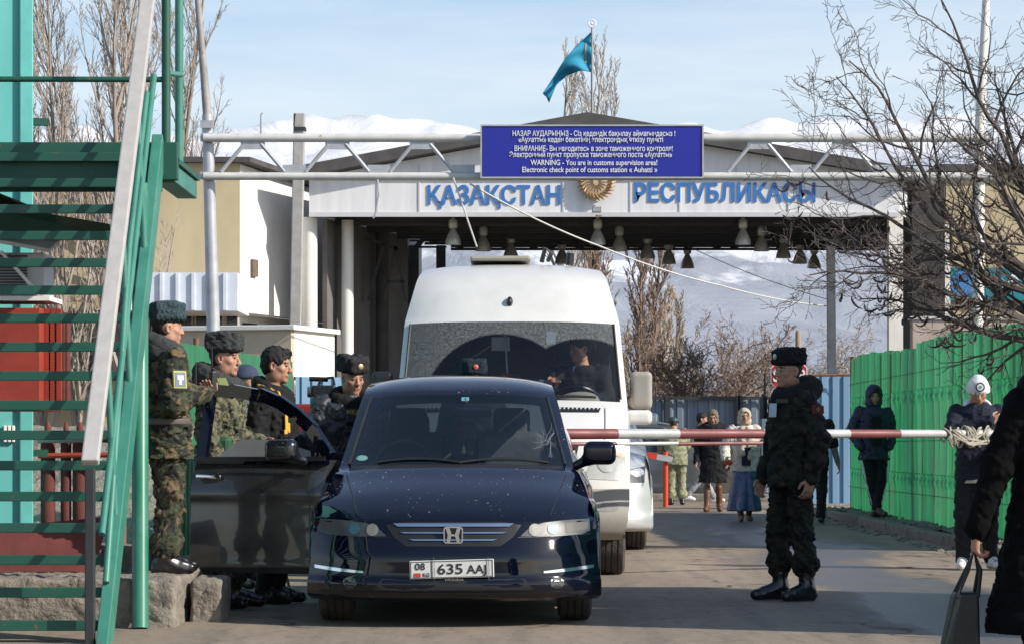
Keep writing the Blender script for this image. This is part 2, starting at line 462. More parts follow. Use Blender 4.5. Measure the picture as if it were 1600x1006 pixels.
# ------------------------------------------------------------------ people
SKIN = None
def people_materials():
    global SKIN, BROW, LIP, CROP
    CROP = M('cropped_hair', (.022, .018, .016), .8, var=.4, vs=90)
    SKIN = M('skin', (.42, .235, .155), .55, var=.18, vs=30, col2=(.36, .17, .11), bump=.08, bs=300)
    BROW = M('brow', (.018, .014, .012), .6, var=0.1); LIP = M('lip', (.30, .12, .10), .5, var=.1)
JB = dict(pelvis=(0, 0, .95), chest=(0, 0, 1.25), neck=(0, .012, 1.475), head=(0, -.022, 1.628),
          shL=(-.185, .01, 1.41), elL=(-.25, .035, 1.13), wrL=(-.255, -.045, .885),
          shR=(.185, .01, 1.41), elR=(.25, .035, 1.13), wrR=(.255, -.045, .885),
          hipL=(-.09, 0, .93), knL=(-.10, -.025, .50), anL=(-.105, .03, .10), toL=(-.125, -.15, .03),
          hipR=(.09, 0, .93), knR=(.10, -.025, .50), anR=(.105, .03, .10), toR=(.125, -.15, .03))
def unit(v): v = np.array(v, float); return v / max(np.linalg.norm(v), 1e-9)

class Person:
    def __init__(s, label, loc, rz=0., H=1.75, pose=None, yaw=0., pitch=0., far=False, group=None, cat='person', hscale=1.0):
        s.root = thing('person', label, cat, loc, rz, group); s.k = H / 1.75
        J = dict(JB); J.update(pose or {}); s.J = {a: np.array(b, float) * s.k for a, b in J.items()}
        s.far = far; s.hb = .009 if far else .006; s.hc = .012 if far else .0085
        s.HR = rotz(yaw) @ rotx(pitch); s.hs = s.k * .95 * hscale; s.seed = int(abs(loc[0] * 91 + loc[1] * 37)) % 9999
        s.palm = {'L': (1, 0, 0), 'R': (-1, 0, 0)}; s.thumb = {'L': (0, -1, 0), 'R': (0, -1, 0)}; s.curl = {'L': .35, 'R': .35}
        s.handdir = {}; s.hands = 'LR'
    def sdf(s, h, pad=.17, zlo=None, zhi=None):
        A = np.array(list(s.J.values())); lo, hi = A.min(0) - pad, A.max(0) + pad
        hi[2] += .04
        lo[2] = min(lo[2], -.02) if zlo is None else zlo
        if zhi is not None: hi[2] = zhi
        return SDF(lo, hi, h)
    def hframe(s, S): return S.frame(s.HR, s.J['head'])
    def hand(s, S, sd):
        J = s.J; w = J['wr' + sd]; d = unit(s.handdir.get(sd, w - J['el' + sd])); p = unit(s.palm[sd]); p = unit(p - d * (p @ d))
        t = np.array(s.thumb[sd], float); t = unit(t - d * (t @ d) - p * (t @ p)); c = s.curl[sd]; q = s.k
        S.frame(np.stack([t, d, -p], 1), w)
        S.box((0, .045 * q, 0), (.038 * q, .045 * q, .014 * q), .012, .012)
        for x, L in ((.031, .074), (.0105, .083), (-.0105, .077), (-.0305, .060)):
            pt = np.array([x, .085, 0]) * q; a = .15
            for seg, (fr, r) in enumerate(((.45, .0098), (.32, .009), (.26, .0078))):
                a += c * (1.0 if seg else .7)
                nx = pt + np.array([x * .08 * (1 - c), math.cos(a) * L * fr, -math.sin(a) * L * fr]) * q
                S.cap(pt, nx, r * q, r * .92 * q, .003); pt = nx
        S.cap(np.array([.028, .018, -.004]) * q, np.array([.058, .045, -.014]) * q, .0135 * q, .0115 * q, .008)
        S.cap(np.array([.058, .045, -.014]) * q, np.array([.064, .078, -.024]) * q, .0112 * q, .009 * q, .004)
        S.frame()
    def body(s, bare_arm=None, hair=False, name='body', skin=None):
        J = s.J; k = s.k; S = s.sdf(s.hb)
        S.cap(J['pelvis'], J['chest'], .10 * k, .11 * k, .03); S.cap(J['chest'], J['neck'], .09 * k, .055 * k, .04)
        for sd in 'LR':
            S.cap(J['chest'] + [0, 0, .1], J['sh' + sd], .06 * k, .05 * k, .03)
            f = 1.25 if sd == bare_arm else 1.0
            S.cap(J['sh' + sd], J['el' + sd], .046 * k, .038 * k, .02); S.cap(J['el' + sd], J['wr' + sd], .038 * k * f, .027 * k * f, .015)
            S.cap(J['hip' + sd], J['kn' + sd], .07 * k, .052 * k, .03); S.cap(J['kn' + sd], J['an' + sd], .05 * k, .035 * k, .02)
            S.cap(J['an' + sd], J['to' + sd] + [0, 0, .02], .034 * k, .026 * k, .02)
            if sd in s.hands: s.hand(S, sd)
        s.hframe(S); q = s.hs
        V = lambda *a: np.array(a) * q
        S.cap(V(0, .022, -.05), s.HR.T @ (J['neck'] - J['head']), .056 * q, .058 * q, .03)
        S.ell(V(0, .015, .03), V(.077, .097, .092), .02); S.ell(V(0, -.024, -.045), V(.062, .066, .077), .035)
        S.ell(V(0, -.066, -.105), V(.026, .020, .020), .025)
        for x in (-1, 1):
            S.ell(V(.044 * x, -.054, -.024), V(.024, .022, .020), .02)
            S.ell(V(.053 * x, -.005, -.075), V(.016, .03, .03), .03)
            S.ell(V(.0305 * x, -.100, .002), V(.019, .015, .011), .012, sub=True)
            S.ell(V(.0305 * x, -.0795, .002), V(.015, .011, .010), .004)
            S.ell(V(.077 * x, .012, -.008), V(.010, .021, .033), .008)
            S.ell(V(.078 * x, .004, -.006), V(.008, .010, .018), .005, sub=True)
            S.ell(V(.012 * x, -.101, -.040), V(.010, .009, .008), .008)
        S.cap(V(-.036, -.083, .024), V(.036, -.083, .024), .010 * q, None, .016)
        S.cap(V(0, -.086, .012), V(0, -.109, -.034), .0085 * q, .0125 * q, .012)
        S.cap(V(-.019, -.086, -.066), V(.019, -.086, -.066), .0075 * q, None, .007)
        S.cap(V(-.015, -.085, -.077), V(.015, -.085, -.077), .008 * q, None, .007)
        S.cap(V(-.018, -.097, -.0715), V(.018, -.097, -.0715), .0028 * q, None, .004, sub=True)
        S.frame(); Vv, Q = S.mesh(); me = raw_mesh(name, Vv, Q)
        o = link(name, me, [skin or SKIN, BROW, LIP, CROP], s.root, True)
        C = ((Vv[Q].mean(1) - J['head']) @ s.HR) / q
        mi = np.zeros(len(Q), np.int32); x, y, z = np.abs(C[:, 0]), C[:, 1], C[:, 2]
        fr = y < -.045
        mi[fr & (np.hypot((x - .031) / .0125, (z - .001) / .0050) < 1)] = 1
        mi[fr & (np.hypot((x - .033) / .019, (z - .0235 + (x - .033) * .12) / .0042) < 1)] = 1
        mi[fr & (np.hypot(x / .022, (z + .0715) / .010) < 1)] = 2
        mi[((y > .022) & (z > -.055) & (np.abs(C[:, 0]) < .083) & (np.hypot(y - .012, z + .008) > .036)) | ((z > .055) & (z < .2))] = 3
        me.polygons.foreach_set('material_index', mi); me.update()
        return o
    # ---- clothing
    def spine(s, z):
        J = s.J; zs = [J['pelvis'][2], J['chest'][2], J['neck'][2]]
        return np.array([np.interp(z, zs, [J['pelvis'][i], J['chest'][i], J['neck'][i]]) for i in (0, 1)])
    def jacket(s, mat, hem=.80, bulk=1.0, sleeve=1.0, fold=.007, name='jacket', flare=1.0, short=False, ends=('wrL', 'wrR'), top=1.49, cuffs=.95, freq=34):
        J = s.J; k = s.k; S = s.sdf(s.hc, zlo=hem * k - .04, zhi=None); B = bulk * k
        keys = []
        for z, a, b in ((hem, .192 * flare, .142 * flare), (.95, .184, .135), (1.08, .176, .130), (1.22, .200, .140), (1.34, .204, .134), (1.42, .172, .112), (top, .088, .085)):
            if z < hem: continue
            if z > hem + .02 or z == hem:
                c = s.spine(z * k); keys.append((z * k, c[0], c[1], a * B, b * B))
        S.stack(keys, .03)
        for sd in 'LR':
            sh, el, wr = J['sh' + sd], J['el' + sd], J['wr' + sd]
            if short: S.cap(sh, sh + (el - sh) * .9, .080 * B * sleeve, .072 * B * sleeve, .035); continue
            S.cap(sh, el, .070 * B * sleeve, .064 * B * sleeve, .03)
            S.cap(el, el + (wr - el) * cuffs, .063 * B * sleeve, .050 * B * sleeve, .025)
        if fold: S.noise(fold * .9, freq, s.seed); S.noise(fold * .8, freq * .6, s.seed + 5, True); S.noise(fold * .55, freq * 1.9, s.seed + 9, True)
        S.cut(2, hem * k + .002, False)
        return sdf_obj(name, S, mat, s.root)
    def trousers(s, mat, bulk=1.0, to=None, fold=.006, name='trousers', blouse=0.0):
        J = s.J; k = s.k; S = s.sdf(s.hc, zhi=1.12 * k); B = bulk * k
        c = s.spine(.95 * k)
        S.stack([(.80 * k, c[0], c[1], .16 * B, .12 * B), (.95 * k, c[0], c[1], .168 * B, .122 * B), (1.06 * k, c[0], c[1], .15 * B, .112 * B)], .03)
        for sd in 'LR':
            hp, kn, an = J['hip' + sd], J['kn' + sd], J['an' + sd]
            S.cap(hp, kn, .098 * B, .074 * B, .03)
            e = an if to is None else kn + (an - kn) * to
            S.cap(kn, e, .074 * B, (.062 if not blouse else .07) * B, .025)
            if blouse: S.ell(kn + (e - kn) * .86, (.085 * B * blouse, .085 * B * blouse, .08 * k), .03)
        if fold: S.noise(fold, 36, s.seed + 2); S.noise(fold * .8, 22, s.seed + 3, True); S.noise(fold * .6, 70, s.seed + 4, True)
        return sdf_obj(name, S, mat, s.root)
    def shoes(s, mat, top=.13, sole=None, name='boot', r=1.0, mats2=None):
        J = s.J; k = s.k
        for sd in 'LR':
            an, to, kn = J['an' + sd], J['to' + sd], J['kn' + sd]
            lo = np.minimum(an, to) - .12; hi = np.maximum(an, to) + .12; hi[2] = max(an[2], top * k) + .12
            S = SDF(lo, hi, .006 if not s.far else .009)
            d = unit((to - an) * [1, 1, 0]); zg = min(an[2] - .10 * k, to[2] - .03 * k)
            heel = np.array([an[0] - d[0] * .035, an[1] - d[1] * .035, an[2] - .055 * k])
            t2 = np.array([to[0], to[1], to[2] + .012])
            S.cap(heel, t2, .043 * k * r, .036 * k * r, .02); S.cap(an, an + (t2 - an) * .6, .048 * k * r, .036 * k * r, .03)
            if top > .12: S.cap(an, an + (kn - an) * ((top - .1) / .4), .050 * k * r, .056 * k * r, .02)
            S.noise(.003, 60, s.seed + 7)
            # flat sole
            S.frame(np.stack([np.cross(d, [0, 0, 1]), d, [0, 0, 1]], 1), (an + to) / 2 * [1, 1, 0] + [0, 0, zg + .0])
            S.frame()
            tilt = abs((to[2] - .03 * k) - (an[2] - .10 * k))
            if tilt < .03: S.cut(2, zg + .004, False)
            o = sdf_obj(name, S, mat, s.root)
    # ---- head gear, all in the head's own frame
    def hsdf(s, h=None, r=.21):
        o = s.J['head']; S = SDF(o - r * s.k, o + r * s.k, h or (.009 if s.far else .006)); return s.hframe(S)
    def ushanka(s, mat, top_mat=None, badge=None, w=1.0):
        S = s.hsdf(); q = s.hs * w; V = lambda *a: np.array(a) * q
        S.ell(V(0, .012, .095), V(.096, .118, .090), .02); S.box(V(0, .012, .106), V(.097, .114, .070), .062 * q, .02)
        S.box(V(0, -.092, .104), V(.078, .026, .062), .025 * q, .02)
        for x in (-1, 1): S.box(V(.083 * x, .02, .112), V(.024, .085, .066), .024 * q, .02)
        S.cap(V(0, -.05, .186), V(0, .10, .186), .014 * q, None, .025, sub=True)
        S.noise(.004, 170, s.seed); S.noise(.0045, 60, s.seed + 1)
        o = sdf_obj('fur_hat', S, mat, s.root)
        if badge:
            b = MB(); c = s.HR @ V(0, -.121, .106) + s.J['head']
            Mx = Matrix(np.block([[s.HR @ rotx(R(90)), c[:, None]], [np.zeros((1, 3)), np.ones((1, 1))]]).tolist())
            b.lathe([(.021 * s.k, -.004), (.021 * s.k, .004), (.015 * s.k, .008), (.004 * s.k, .010)], 16, Mx)
            b.build('cockade', badge, o, smooth=True)
        return o
    def hair(s, mat, length=.0):
        S = s.hsdf(); q = s.hs; V = lambda *a: np.array(a) * q
        S.ell(V(0, .018, .042), V(.088, .107, .102), .02); S.ell(V(.02, -.062, .098), V(.055, .04, .030), .025)
        S.ell(V(0, .060, -.02), V(.070, .055, .06), .03)
        if length: S.ell(V(0, .06, -.06), V(.085, .06, .12), .04)
        S.ell(V(0, -.116, -.040), V(.110, .086, .100), .012, sub=True)
        for x in (-1, 1): S.ell(V(.085 * x, .0, -.02), V(.03, .04, .045), .01, sub=True)
        S.noise(.005, 130, s.seed); S.noise(.004, 60, s.seed + 2, True)
        return sdf_obj('hair', S, mat, s.root)
    def beanie(s, mat, low=.03, w=1.0):
        S = s.hsdf(); q = s.hs; V = lambda *a: np.array(a) * q
        S.ell(V(0, .012, .045), V(.090 * w, .110 * w, .105 * w), .02)
        S.cap(V(-.03, .012, low + .015), V(.03, .012, low + .015), .0 + .085 * q, None, .02)
        S.box(V(0, -.02, low - .20), V(.3, .3, .20), .002, .006, sub=True)
        S.noise(.002, 90, s.seed)
        return sdf_obj('knit_cap', S, mat, s.root)
    def hood(s, mat, r=1.0, name='hood', shut=0.0):
        S = s.hsdf(r=.27); q = s.hs * r; V = lambda *a: np.array(a) * q
        S.ell(V(0, .022, .025), V(.112, .128, .125), .02); S.ell(V(0, .03, -.09), V(.115, .115, .09), .05)
        S.ell(V(0, -.135, -.012), V(.078 - shut, .105, .108 - shut * .8), .012, sub=True)
        S.noise(.006, 40, s.seed + 4)
        return sdf_obj(name, S, mat, s.root)
    def collar(s, mat, r=1.0, z=1.47, name='collar', thick=.05, tall=.05, back=.0):
        S = SDF(s.J['neck'] - .26 * s.k, s.J['neck'] + .26 * s.k, s.hc * .85); n = s.J['neck']; k = s.k
        N = 14; pts = []
        for i in range(N + 1):
            a = math.pi * 2 * i / N; fr = (1 - math.cos(a)) / 2                # 0 at the front, 1 behind
            pts.append(n + np.array([math.sin(a) * .105 * r, -math.cos(a) * .095 * r + .01, -.035 + .055 * fr + back * fr]) * k)
        for a, b in zip(pts[:-1], pts[1:]):
            S.cap(a, b, thick * k, None, .02); S.cap(a + [0, 0, -tall * .5 * k], b + [0, 0, -tall * .5 * k], thick * k * 1.05, None, .02)
        S.noise(.004, 70, s.seed + 8)
        return sdf_obj(name, S, mat, s.root)
    def patch(s, c, nrm, w, h, mat, name='patch', t=.004, oval=False, up=(0, 0, 1), parent=None):
        c = np.array(c, float); nrm = unit(nrm); x = unit(np.cross(up, nrm)); u = np.cross(nrm, x)
        Mx = Matrix(np.block([[np.stack([x, u, nrm], 1), c[:, None]], [np.zeros((1, 3)), np.ones((1, 1))]]).tolist())
        b = MB()
        if oval: b.prism([(math.cos(2 * math.pi * i / 20) * w / 2, math.sin(2 * math.pi * i / 20) * h / 2) for i in range(20)], 0, t, 'z')
        else: b.box((-w / 2, -h / 2, 0), (w / 2, h / 2, t), None, .003)
        moved(b, Mx); return b.build(name, mat, parent or s.root)
# ------------------------------------------------------------------ the setting
people_materials()
rnd = random.Random(7)
DIR = Vector((.28, .96, 0))                         # the gate and the yard run slightly to the right going away

def ground_material():
    m, nt, p = _new('dirt_ground'); v = _vec(nt)
    c = _mix(nt, _ramp(nt, _noise(nt, v, .35, 6, .6), .35, .7), (.20, .165, .125), (.12, .10, .08))
    c = _mix(nt, _ramp(nt, _noise(nt, v, .05, 6, .65), .52, .62), c, (.62, .63, .66))
    nt.links.new(c, p.inputs['Base Color']); p.inputs['Roughness'].default_value = .95
    _bump(nt, p, _noise(nt, v, 14, 6, .7), .6, .03); return m
def road_material():
    m, nt, p = _new('dusty_asphalt'); v = _vec(nt); vs_ = _vec(nt, (1.0, .28, 1))
    sep = nt.nodes.new('ShaderNodeSeparateXYZ'); nt.links.new(v, sep.inputs[0])
    n1 = _noise(nt, vs_, .9, 7, .62); n2 = _noise(nt, _vec(nt, (2.2, .35, 1)), 1.6, 7, .65); n3 = _noise(nt, v, 70, 3, .7)
    c = _mix(nt, _ramp(nt, n1, .34, .66), (.31, .245, .175), (.21, .166, .122))
    c = _mix(nt, _ramp(nt, n2, .52, .70, 0, .70), c, (.11, .094, .078))
    lane = _noise(nt, _vec(nt, (1.1, .035, 1)), 2.4, 5, .6); c = _mix(nt, _ramp(nt, lane, .45, .68, 0, .55), c, (.125, .105, .085))
    c = _mix(nt, _ramp(nt, _noise(nt, _vec(nt, (1, .5, 1)), 13, 6, .72), .46, .66, 0, .5), c, (.36, .30, .23))
    c = _mix(nt, _ramp(nt, _noise(nt, _vec(nt, (1, .4, 1)), 5.5, 6, .7), .56, .66, 0, .55), c, (.10, .088, .075))
    c = _mix(nt, _ramp(nt, n3, .30, .75, 0, .45), c, (.075, .068, .06))
    # damp run along the right of the road
    def math_(op, a, b=None):
        q = nt.nodes.new('ShaderNodeMath'); q.operation = op
        for i, s in enumerate((a, b)):
            if s is None: continue
            if isinstance(s, (int, float)): q.inputs[i].default_value = s
            else: nt.links.new(s, q.inputs[i])
        return q.outputs[0]
    dx = math_('ABSOLUTE', math_('SUBTRACT', sep.outputs[0], 3.05))
    wob = math_('MULTIPLY', math_('SUBTRACT', _noise(nt, _vec(nt, (1, .22, 1)), .8, 5, .6), .5), 3.2)
    wet = _ramp(nt, math_('ADD', dx, wob), .35, .80, 1, 0)
    far = _ramp(nt, math_('MULTIPLY', sep.outputs[1], .01), .38, .50, 1, 0)
    wet = math_('MULTIPLY', wet, far)
    c = _mix(nt, math_('MULTIPLY', wet, .85), c, (.070, .066, .066))
    # cracks
    vo = nt.nodes.new('ShaderNodeTexVoronoi'); vo.feature = 'DISTANCE_TO_EDGE'; vo.inputs['Scale'].default_value = .42
    w = nt.nodes.new('ShaderNodeVectorMath'); w.operation = 'ADD'
    nz = nt.nodes.new('ShaderNodeTexNoise'); nz.inputs['Scale'].default_value = 1.3; nt.links.new(v, nz.inputs['Vector'])
    nt.links.new(v, w.inputs[0]); nt.links.new(nz.outputs['Color'], w.inputs[1]); nt.links.new(w.outputs[0], vo.inputs['Vector'])
    cr = _ramp(nt, vo.outputs['Distance'], .004, .014, 1, 0)
    cr = math_('MULTIPLY', cr, _ramp(nt, _noise(nt, v, .5, 3), .45, .6))
    c = _mix(nt, cr, c, (.03, .028, .025))
    nt.links.new(c, p.inputs['Base Color'])
    rg = math_('SUBTRACT', .88, math_('MULTIPLY', wet, .52))
    nt.links.new(rg, p.inputs['Roughness'])
    _bump(nt, p, math_('ADD', n3, _noise(nt, v, 9, 5, .6)), .35, .012)
    return m
def sheet(name, x0, x1, y0, y1, z, mat, nx=2, ny=2):
    xs = np.linspace(x0, x1, nx); ys = np.linspace(y0, y1, ny)
    G = np.array([[(x, y, z) for y in ys] for x in xs]); mb = MB(); mb.grid(G)
    return tag(mb.build(name, mat), kind='structure')
sheet('ground', -16000, 16000, -300, 16000, -.012, ground_material(), 9, 9)
sheet('road', -7.5, 4.9, -6, 90, 0, road_material())

def mountains():
    rs = np.random.RandomState(4)
    nx, ny = 300, 120
    xs = np.linspace(-3600, 3600, nx); ys = np.linspace(2300, 7600, ny)
    X, Y = np.meshgrid(xs, ys, indexing='ij'); Z = np.interp(Y, [2300, 2800, 4200, 5200, 6500, 7600], [-5, 25, 160, 330, 640, 560])
    for o in range(9):
        f = .0011 * 1.75 ** o; a = 1 / 1.72 ** o; th = rs.rand() * 6.3; th2 = th + 1.2
        u = X * math.cos(th) + Y * math.sin(th); v = X * math.cos(th2) + Y * math.sin(th2)
        n = np.sin(u * f * 1.3 + 2 * np.sin(v * f * .9) + rs.rand() * 6) * .6 + np.sin(v * f * 1.9 + 1.7 * np.sin(u * f) + rs.rand() * 6) * .5
        n = .6 - 1.1 * np.abs(n)
        Z = Z + n * a * np.interp(Y, [2300, 2900, 5000, 7600], [0, 14, 85, 130])
    mb = MB(); mb.grid(np.stack([X, Y, Z], 2))
    m, nt, p = _new('snowy_slopes'); v = _vec(nt)
    sep = nt.nodes.new('ShaderNodeSeparateXYZ'); nt.links.new(v, sep.inputs[0])
    n = _noise(nt, _vec(nt, (1, .45, 1.6)), .0022, 9, .62); n2 = _noise(nt, v, .012, 6, .6)
    a = nt.nodes.new('ShaderNodeMath'); a.operation = 'MULTIPLY'; a.inputs[1].default_value = .00105
    nt.links.new(sep.outputs[2], a.inputs[0])
    b = nt.nodes.new('ShaderNodeMath'); b.operation = 'ADD'; nt.links.new(a.outputs[0], b.inputs[0]); nt.links.new(n, b.inputs[1])
    b2 = nt.nodes.new('ShaderNodeMath'); b2.operation = 'MULTIPLY_ADD'; b2.inputs[1].default_value = .22; nt.links.new(n2, b2.inputs[0]); nt.links.new(b.outputs[0], b2.inputs[2])
    c = _mix(nt, _ramp(nt, b2.outputs[0], 0.94, 1.10), (.27, .29, .34), (.68, .69, .72))
    nt.links.new(c, p.inputs['Base Color']); p.inputs['Roughness'].default_value = .9
    _bump(nt, p, _noise(nt, _vec(nt, (1, .6, 1)), .004, 7, .6, .6), .45, 60.0)
    tag(mb.build('mountains', m, smooth=True, angle=80), kind='structure')
mountains()

# right-hand verge: raised gravel strip behind a kerb
CONC = M('rough_concrete', (.26, .23, .19), .95, var=.45, vs=7, bump=.9, bs=35, bd=.02, speck=((.16, .14, .12), 45, .66))
GRAV = M('gravel', (.30, .27, .23), .95, var=.55, vs=26, bump=1.0, bs=48, bd=.03, speck=((.55, .53, .5), 60, .68))
mb = MB()
for i in range(30):
    y0 = 18 + i * 1.0
    mb.box((4.80 + .01 * rnd.uniform(-1, 1), y0 + .012, -.05), (4.97, y0 + .988, .115 + .012 * rnd.uniform(-1, 1)), None, .018)
tag(mb.build('kerb', CONC), kind='structure')
xs = np.linspace(4.97, 7.2, 36); ys = np.linspace(17.5, 52, 420)
Xg, Yg = np.meshgrid(xs, ys, indexing='ij'); rs = np.random.RandomState(3)
Zg = .095 + .018 * rs.rand(*Xg.shape) + .03 * np.sin(Xg * 3 + Yg * 1.3) * np.sin(Yg * .9) ** 2
mb = MB(); mb.grid(np.stack([Xg, Yg, Zg], 2)); tag(mb.build('pavement', GRAV), kind='structure')
bm = bmesh.new()                                       # loose stones on the strip and at the road edge
for i in range(620):
    y = rnd.uniform(22, 48); x = rnd.choice((rnd.uniform(4.98, 5.5), rnd.uniform(4.98, 5.5), rnd.uniform(4.45, 4.8)))
    z = .112 if x > 4.97 else .004; s = rnd.uniform(.012, .045)
    q = bmesh.ops.create_icosphere(bm, subdivisions=1, radius=s)
    for v in q['verts']:
        v.co = Vector((v.co.x * rnd.uniform(.8, 1.3), v.co.y * rnd.uniform(.8, 1.3), v.co.z * .6)) + Vector((x, y, z))
me = bpy.data.meshes.new('loose_stones'); bm.to_mesh(me); bm.free()
tag(link('loose_stones', me, GRAV), 'loose grey stones scattered along the right kerb', 'stones', kind='stuff')

# ---- the building on the left of the gate
TAN = M('tan_render', (.52, .43, .27), .9, var=.18, vs=1.2, bump=.3, bs=30, stretch=(1, 1, .5))
WHT = M('white_render', (.80, .78, .74), .85, var=.14, vs=1.5, bump=.2, bs=30)
GRYW = M('grey_render', (.55, .54, .53), .9, var=.2, vs=1.0, bump=.2, bs=30)
DRKROOF = M('roof_felt', (.085, .08, .08), .85, var=.4, vs=3)
CORR = M('white_sheet', (.66, .70, .78), .5, var=.15, vs=3)
DGL = M('dark_window', (.03, .035, .04), .12, var=.3, vs=2, spec=.6)
t = thing('yard_building', 'tan two storey building with a bright white side wall left of the gate', 'building', (-8, 57, 0))
A = Vector((PX(375, 57), 57, 0)); D2 = DIR.normalized(); Bq = A + D2 * 11.6
foot = [(A.x, A.y), (Bq.x, Bq.y), (-19, Bq.y), (-19, 57)]
top = 6.66
def poly_wall(p, q, z0, z1, th, inward, mat, name, parent, z1b=None):
    mb = MB(); n = Vector((q[0] - p[0], q[1] - p[1], 0)).normalized().cross(Vector((0, 0, 1))) * (th if inward else -th)
    z1b = z1 if z1b is None else z1b
    V = [Vector((p[0], p[1], z0)), Vector((q[0], q[1], z0)), Vector((q[0], q[1], z1b)), Vector((p[0], p[1], z1))]
    V += [v + n for v in V]
    mb.add(V, [(0, 1, 2, 3), (7, 6, 5, 4), (0, 4, 5, 1), (1, 5, 6, 2), (2, 6, 7, 3), (3, 7, 4, 0)])
    return mb.build(name, mat, parent, world=True)
poly_wall((-19, 57), (A.x - .002, 57), 3.75, top, .3, False, TAN, 'upper_wall', t)
poly_wall((A.x, 57.002), (Bq.x, Bq.y), 3.72, top - .02, .3, False, WHT, 'side_wall', t, top - .4)
poly_wall((A.x - .3, 57.35), (Bq.x - .3, Bq.y), 0, 3.72, .3, False, WHT, 'lower_side_wall', t)
poly_wall((-19, 57.4), (A.x - .32, 57.4), 0, 3.75, .3, False, TAN, 'lower_wall', t)
mb = MB(); mb.add([Vector((-19.2, 56.8, top)), Vector((A.x + .22, 56.8, top)), Vector((Bq.x + .25, Bq.y + .2, top - .35)), Vector((-19.2, Bq.y, top + .3)),
                   Vector((-19.2, 56.8, top + .14)), Vector((A.x + .22, 56.8, top + .10)), Vector((Bq.x + .25, Bq.y + .2, top - .25)), Vector((-19.2, Bq.y, top + .42))],
                  [(0, 3, 2, 1), (4, 5, 6, 7), (0, 1, 5, 4), (1, 2, 6, 5), (2, 3, 7, 6), (3, 0, 4, 7)])
mb.build('roof', DRKROOF, t, world=True)
x0, x1 = PX(205, 55), PX(374, 55)                      # the ribbed sheet box that projects above the ground floor
mb = MB(); zb, zt = PZ(487, 55), PZ(428, 55)
mb.box((x0, 54.6, zb), (x1, 56.98, zt))
xx = x0
while xx < x1 - .1:
    mb.box((xx, 54.55, zb + .01), (xx + .06, 54.598, zt - .01)); xx += .3
mb.build('projecting_bay', CORR, t, world=True)
for i in range(6):
    wx = PX(232 + i * 24, 57.3)
    f = MB().box((wx, 57.33, 3.05), (wx + .27, 57.398, 3.68)).build('window', WHT, t, world=True)
    MB().box((wx + .03, 57.30, 3.08), (wx + .24, 57.328, 3.65)).build('pane', DGL, f, world=True)
for tt, zz in ((.55, 4.78), (2.9, 4.95), (5.2, 4.7)):
    c = A + D2 * tt + Vector((.01, 0, 0)); nn = D2.cross(Vector((0, 0, 1)))
    mb = MB(); mb.bar(c + nn * .03 + Vector((0, 0, zz - 4.78 + 4.62)), c + nn * .03 + D2 * .28 + Vector((0, 0, zz - 4.78 + 4.62)), .05, .34)
    mb.build('wall_vent', M('vent_brown', (.16, .12, .09), .8, var=.3), t, world=True)
for tt in (.8, 2.0, 3.1, 4.4, 5.9, 7.4):
    c = A + D2 * tt + Vector((-.29, .35, 3.3)); nn = D2.cross(Vector((0, 0, 1)))
    MB().bar(c + nn * .03, c + nn * .03 + D2 * .7, .05, .5).build('window', DGL, t, world=True)

# white kiosk behind the soldiers; sun and shade are painted as white and tan
t = thing('kiosk', 'low flat roofed white kiosk, shaded sides painted tan and sunlit side glaring white', 'kiosk', (PX(455, 40), 40, 0), -R(16.5))
KX = M('kiosk_shaded_tan', (.56, .47, .36), .85, var=.2, vs=2.5); KW = M('kiosk_sunlit_white', (.86, .83, .76), .8, var=.08, vs=3)
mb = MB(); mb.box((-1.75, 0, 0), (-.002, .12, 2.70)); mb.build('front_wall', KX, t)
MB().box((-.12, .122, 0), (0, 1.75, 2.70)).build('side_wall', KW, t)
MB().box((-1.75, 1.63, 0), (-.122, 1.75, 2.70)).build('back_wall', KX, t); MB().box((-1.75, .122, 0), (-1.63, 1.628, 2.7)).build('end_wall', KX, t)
MB().box((-1.82, -.07, 2.702), (.07, 1.82, 2.77), None, .01).build('roof', WHT, t)
MB().box((-.0, .1, 2.02), (.02, 1.7, 2.06)).build('rust_strip', M('rust', (.24, .10, .04), .9, var=.5, vs=14), t)

# blue ribbed panel below the kiosk
def corrugated(name, label, cat, p, q, z0, z1, z1b, mat, pitch=.2, depth=.045, posts=None, post_mat=None, rails=None, rail_mat=None, prof='trap', group=None, seed=0, dents=0.0):
    p, q = Vector((*p, 0)), Vector((*q, 0)); d = q - p; L = d.length; d.normalize(); n = d.cross(Vector((0, 0, 1)))
    t = thing(name, label, cat, tuple(p), 0, group)
    N = int(L / pitch * 6); rs = np.random.RandomState(seed)
    us = []; u = 0; k = 0
    while u < L:
        for du, h in ((0, 0), (.35, 0), (.45, 1), (.9, 1)):
            if u + du * pitch <= L: us.append((u + du * pitch, h))
        u += pitch
    rows = 14; G = []
    for (uu, h) in us:
        row = []
        zt = z1 + (z1b - z1) * uu / L
        for r in range(rows + 1):
            z = z0 + (zt - z0) * r / rows
            w = dents * (math.sin(uu * 5.1 + z * 3.3 + seed) * math.sin(z * 4.7 + uu * 1.7))
            row.append(p + d * uu + n * (h * depth + w) + Vector((0, 0, z)))
        G.append(row)
    mb = MB(); mb.grid(np.array([[tuple(v) for v in r] for r in G]))
    o = mb.build('sheet', mat, t, world=True)
    sm = o.modifiers.new('thickness', 'SOLIDIFY'); sm.thickness = .006
    for (u, h, r) in (posts or ()):
        c = p + d * u - n * (r + .012)
        MB().tube([c, c + Vector((0, 0, h))], r, 10).build('post', post_mat, t, world=True, smooth=True)
    for (z, r) in (rails or ()):
        a = p - n * .04 + Vector((0, 0, z)); b = q - n * .04 + Vector((0, 0, z + (z1b - z1)))
        MB().bar(a, b, r, r).build('rail', rail_mat, t, world=True)
    return t
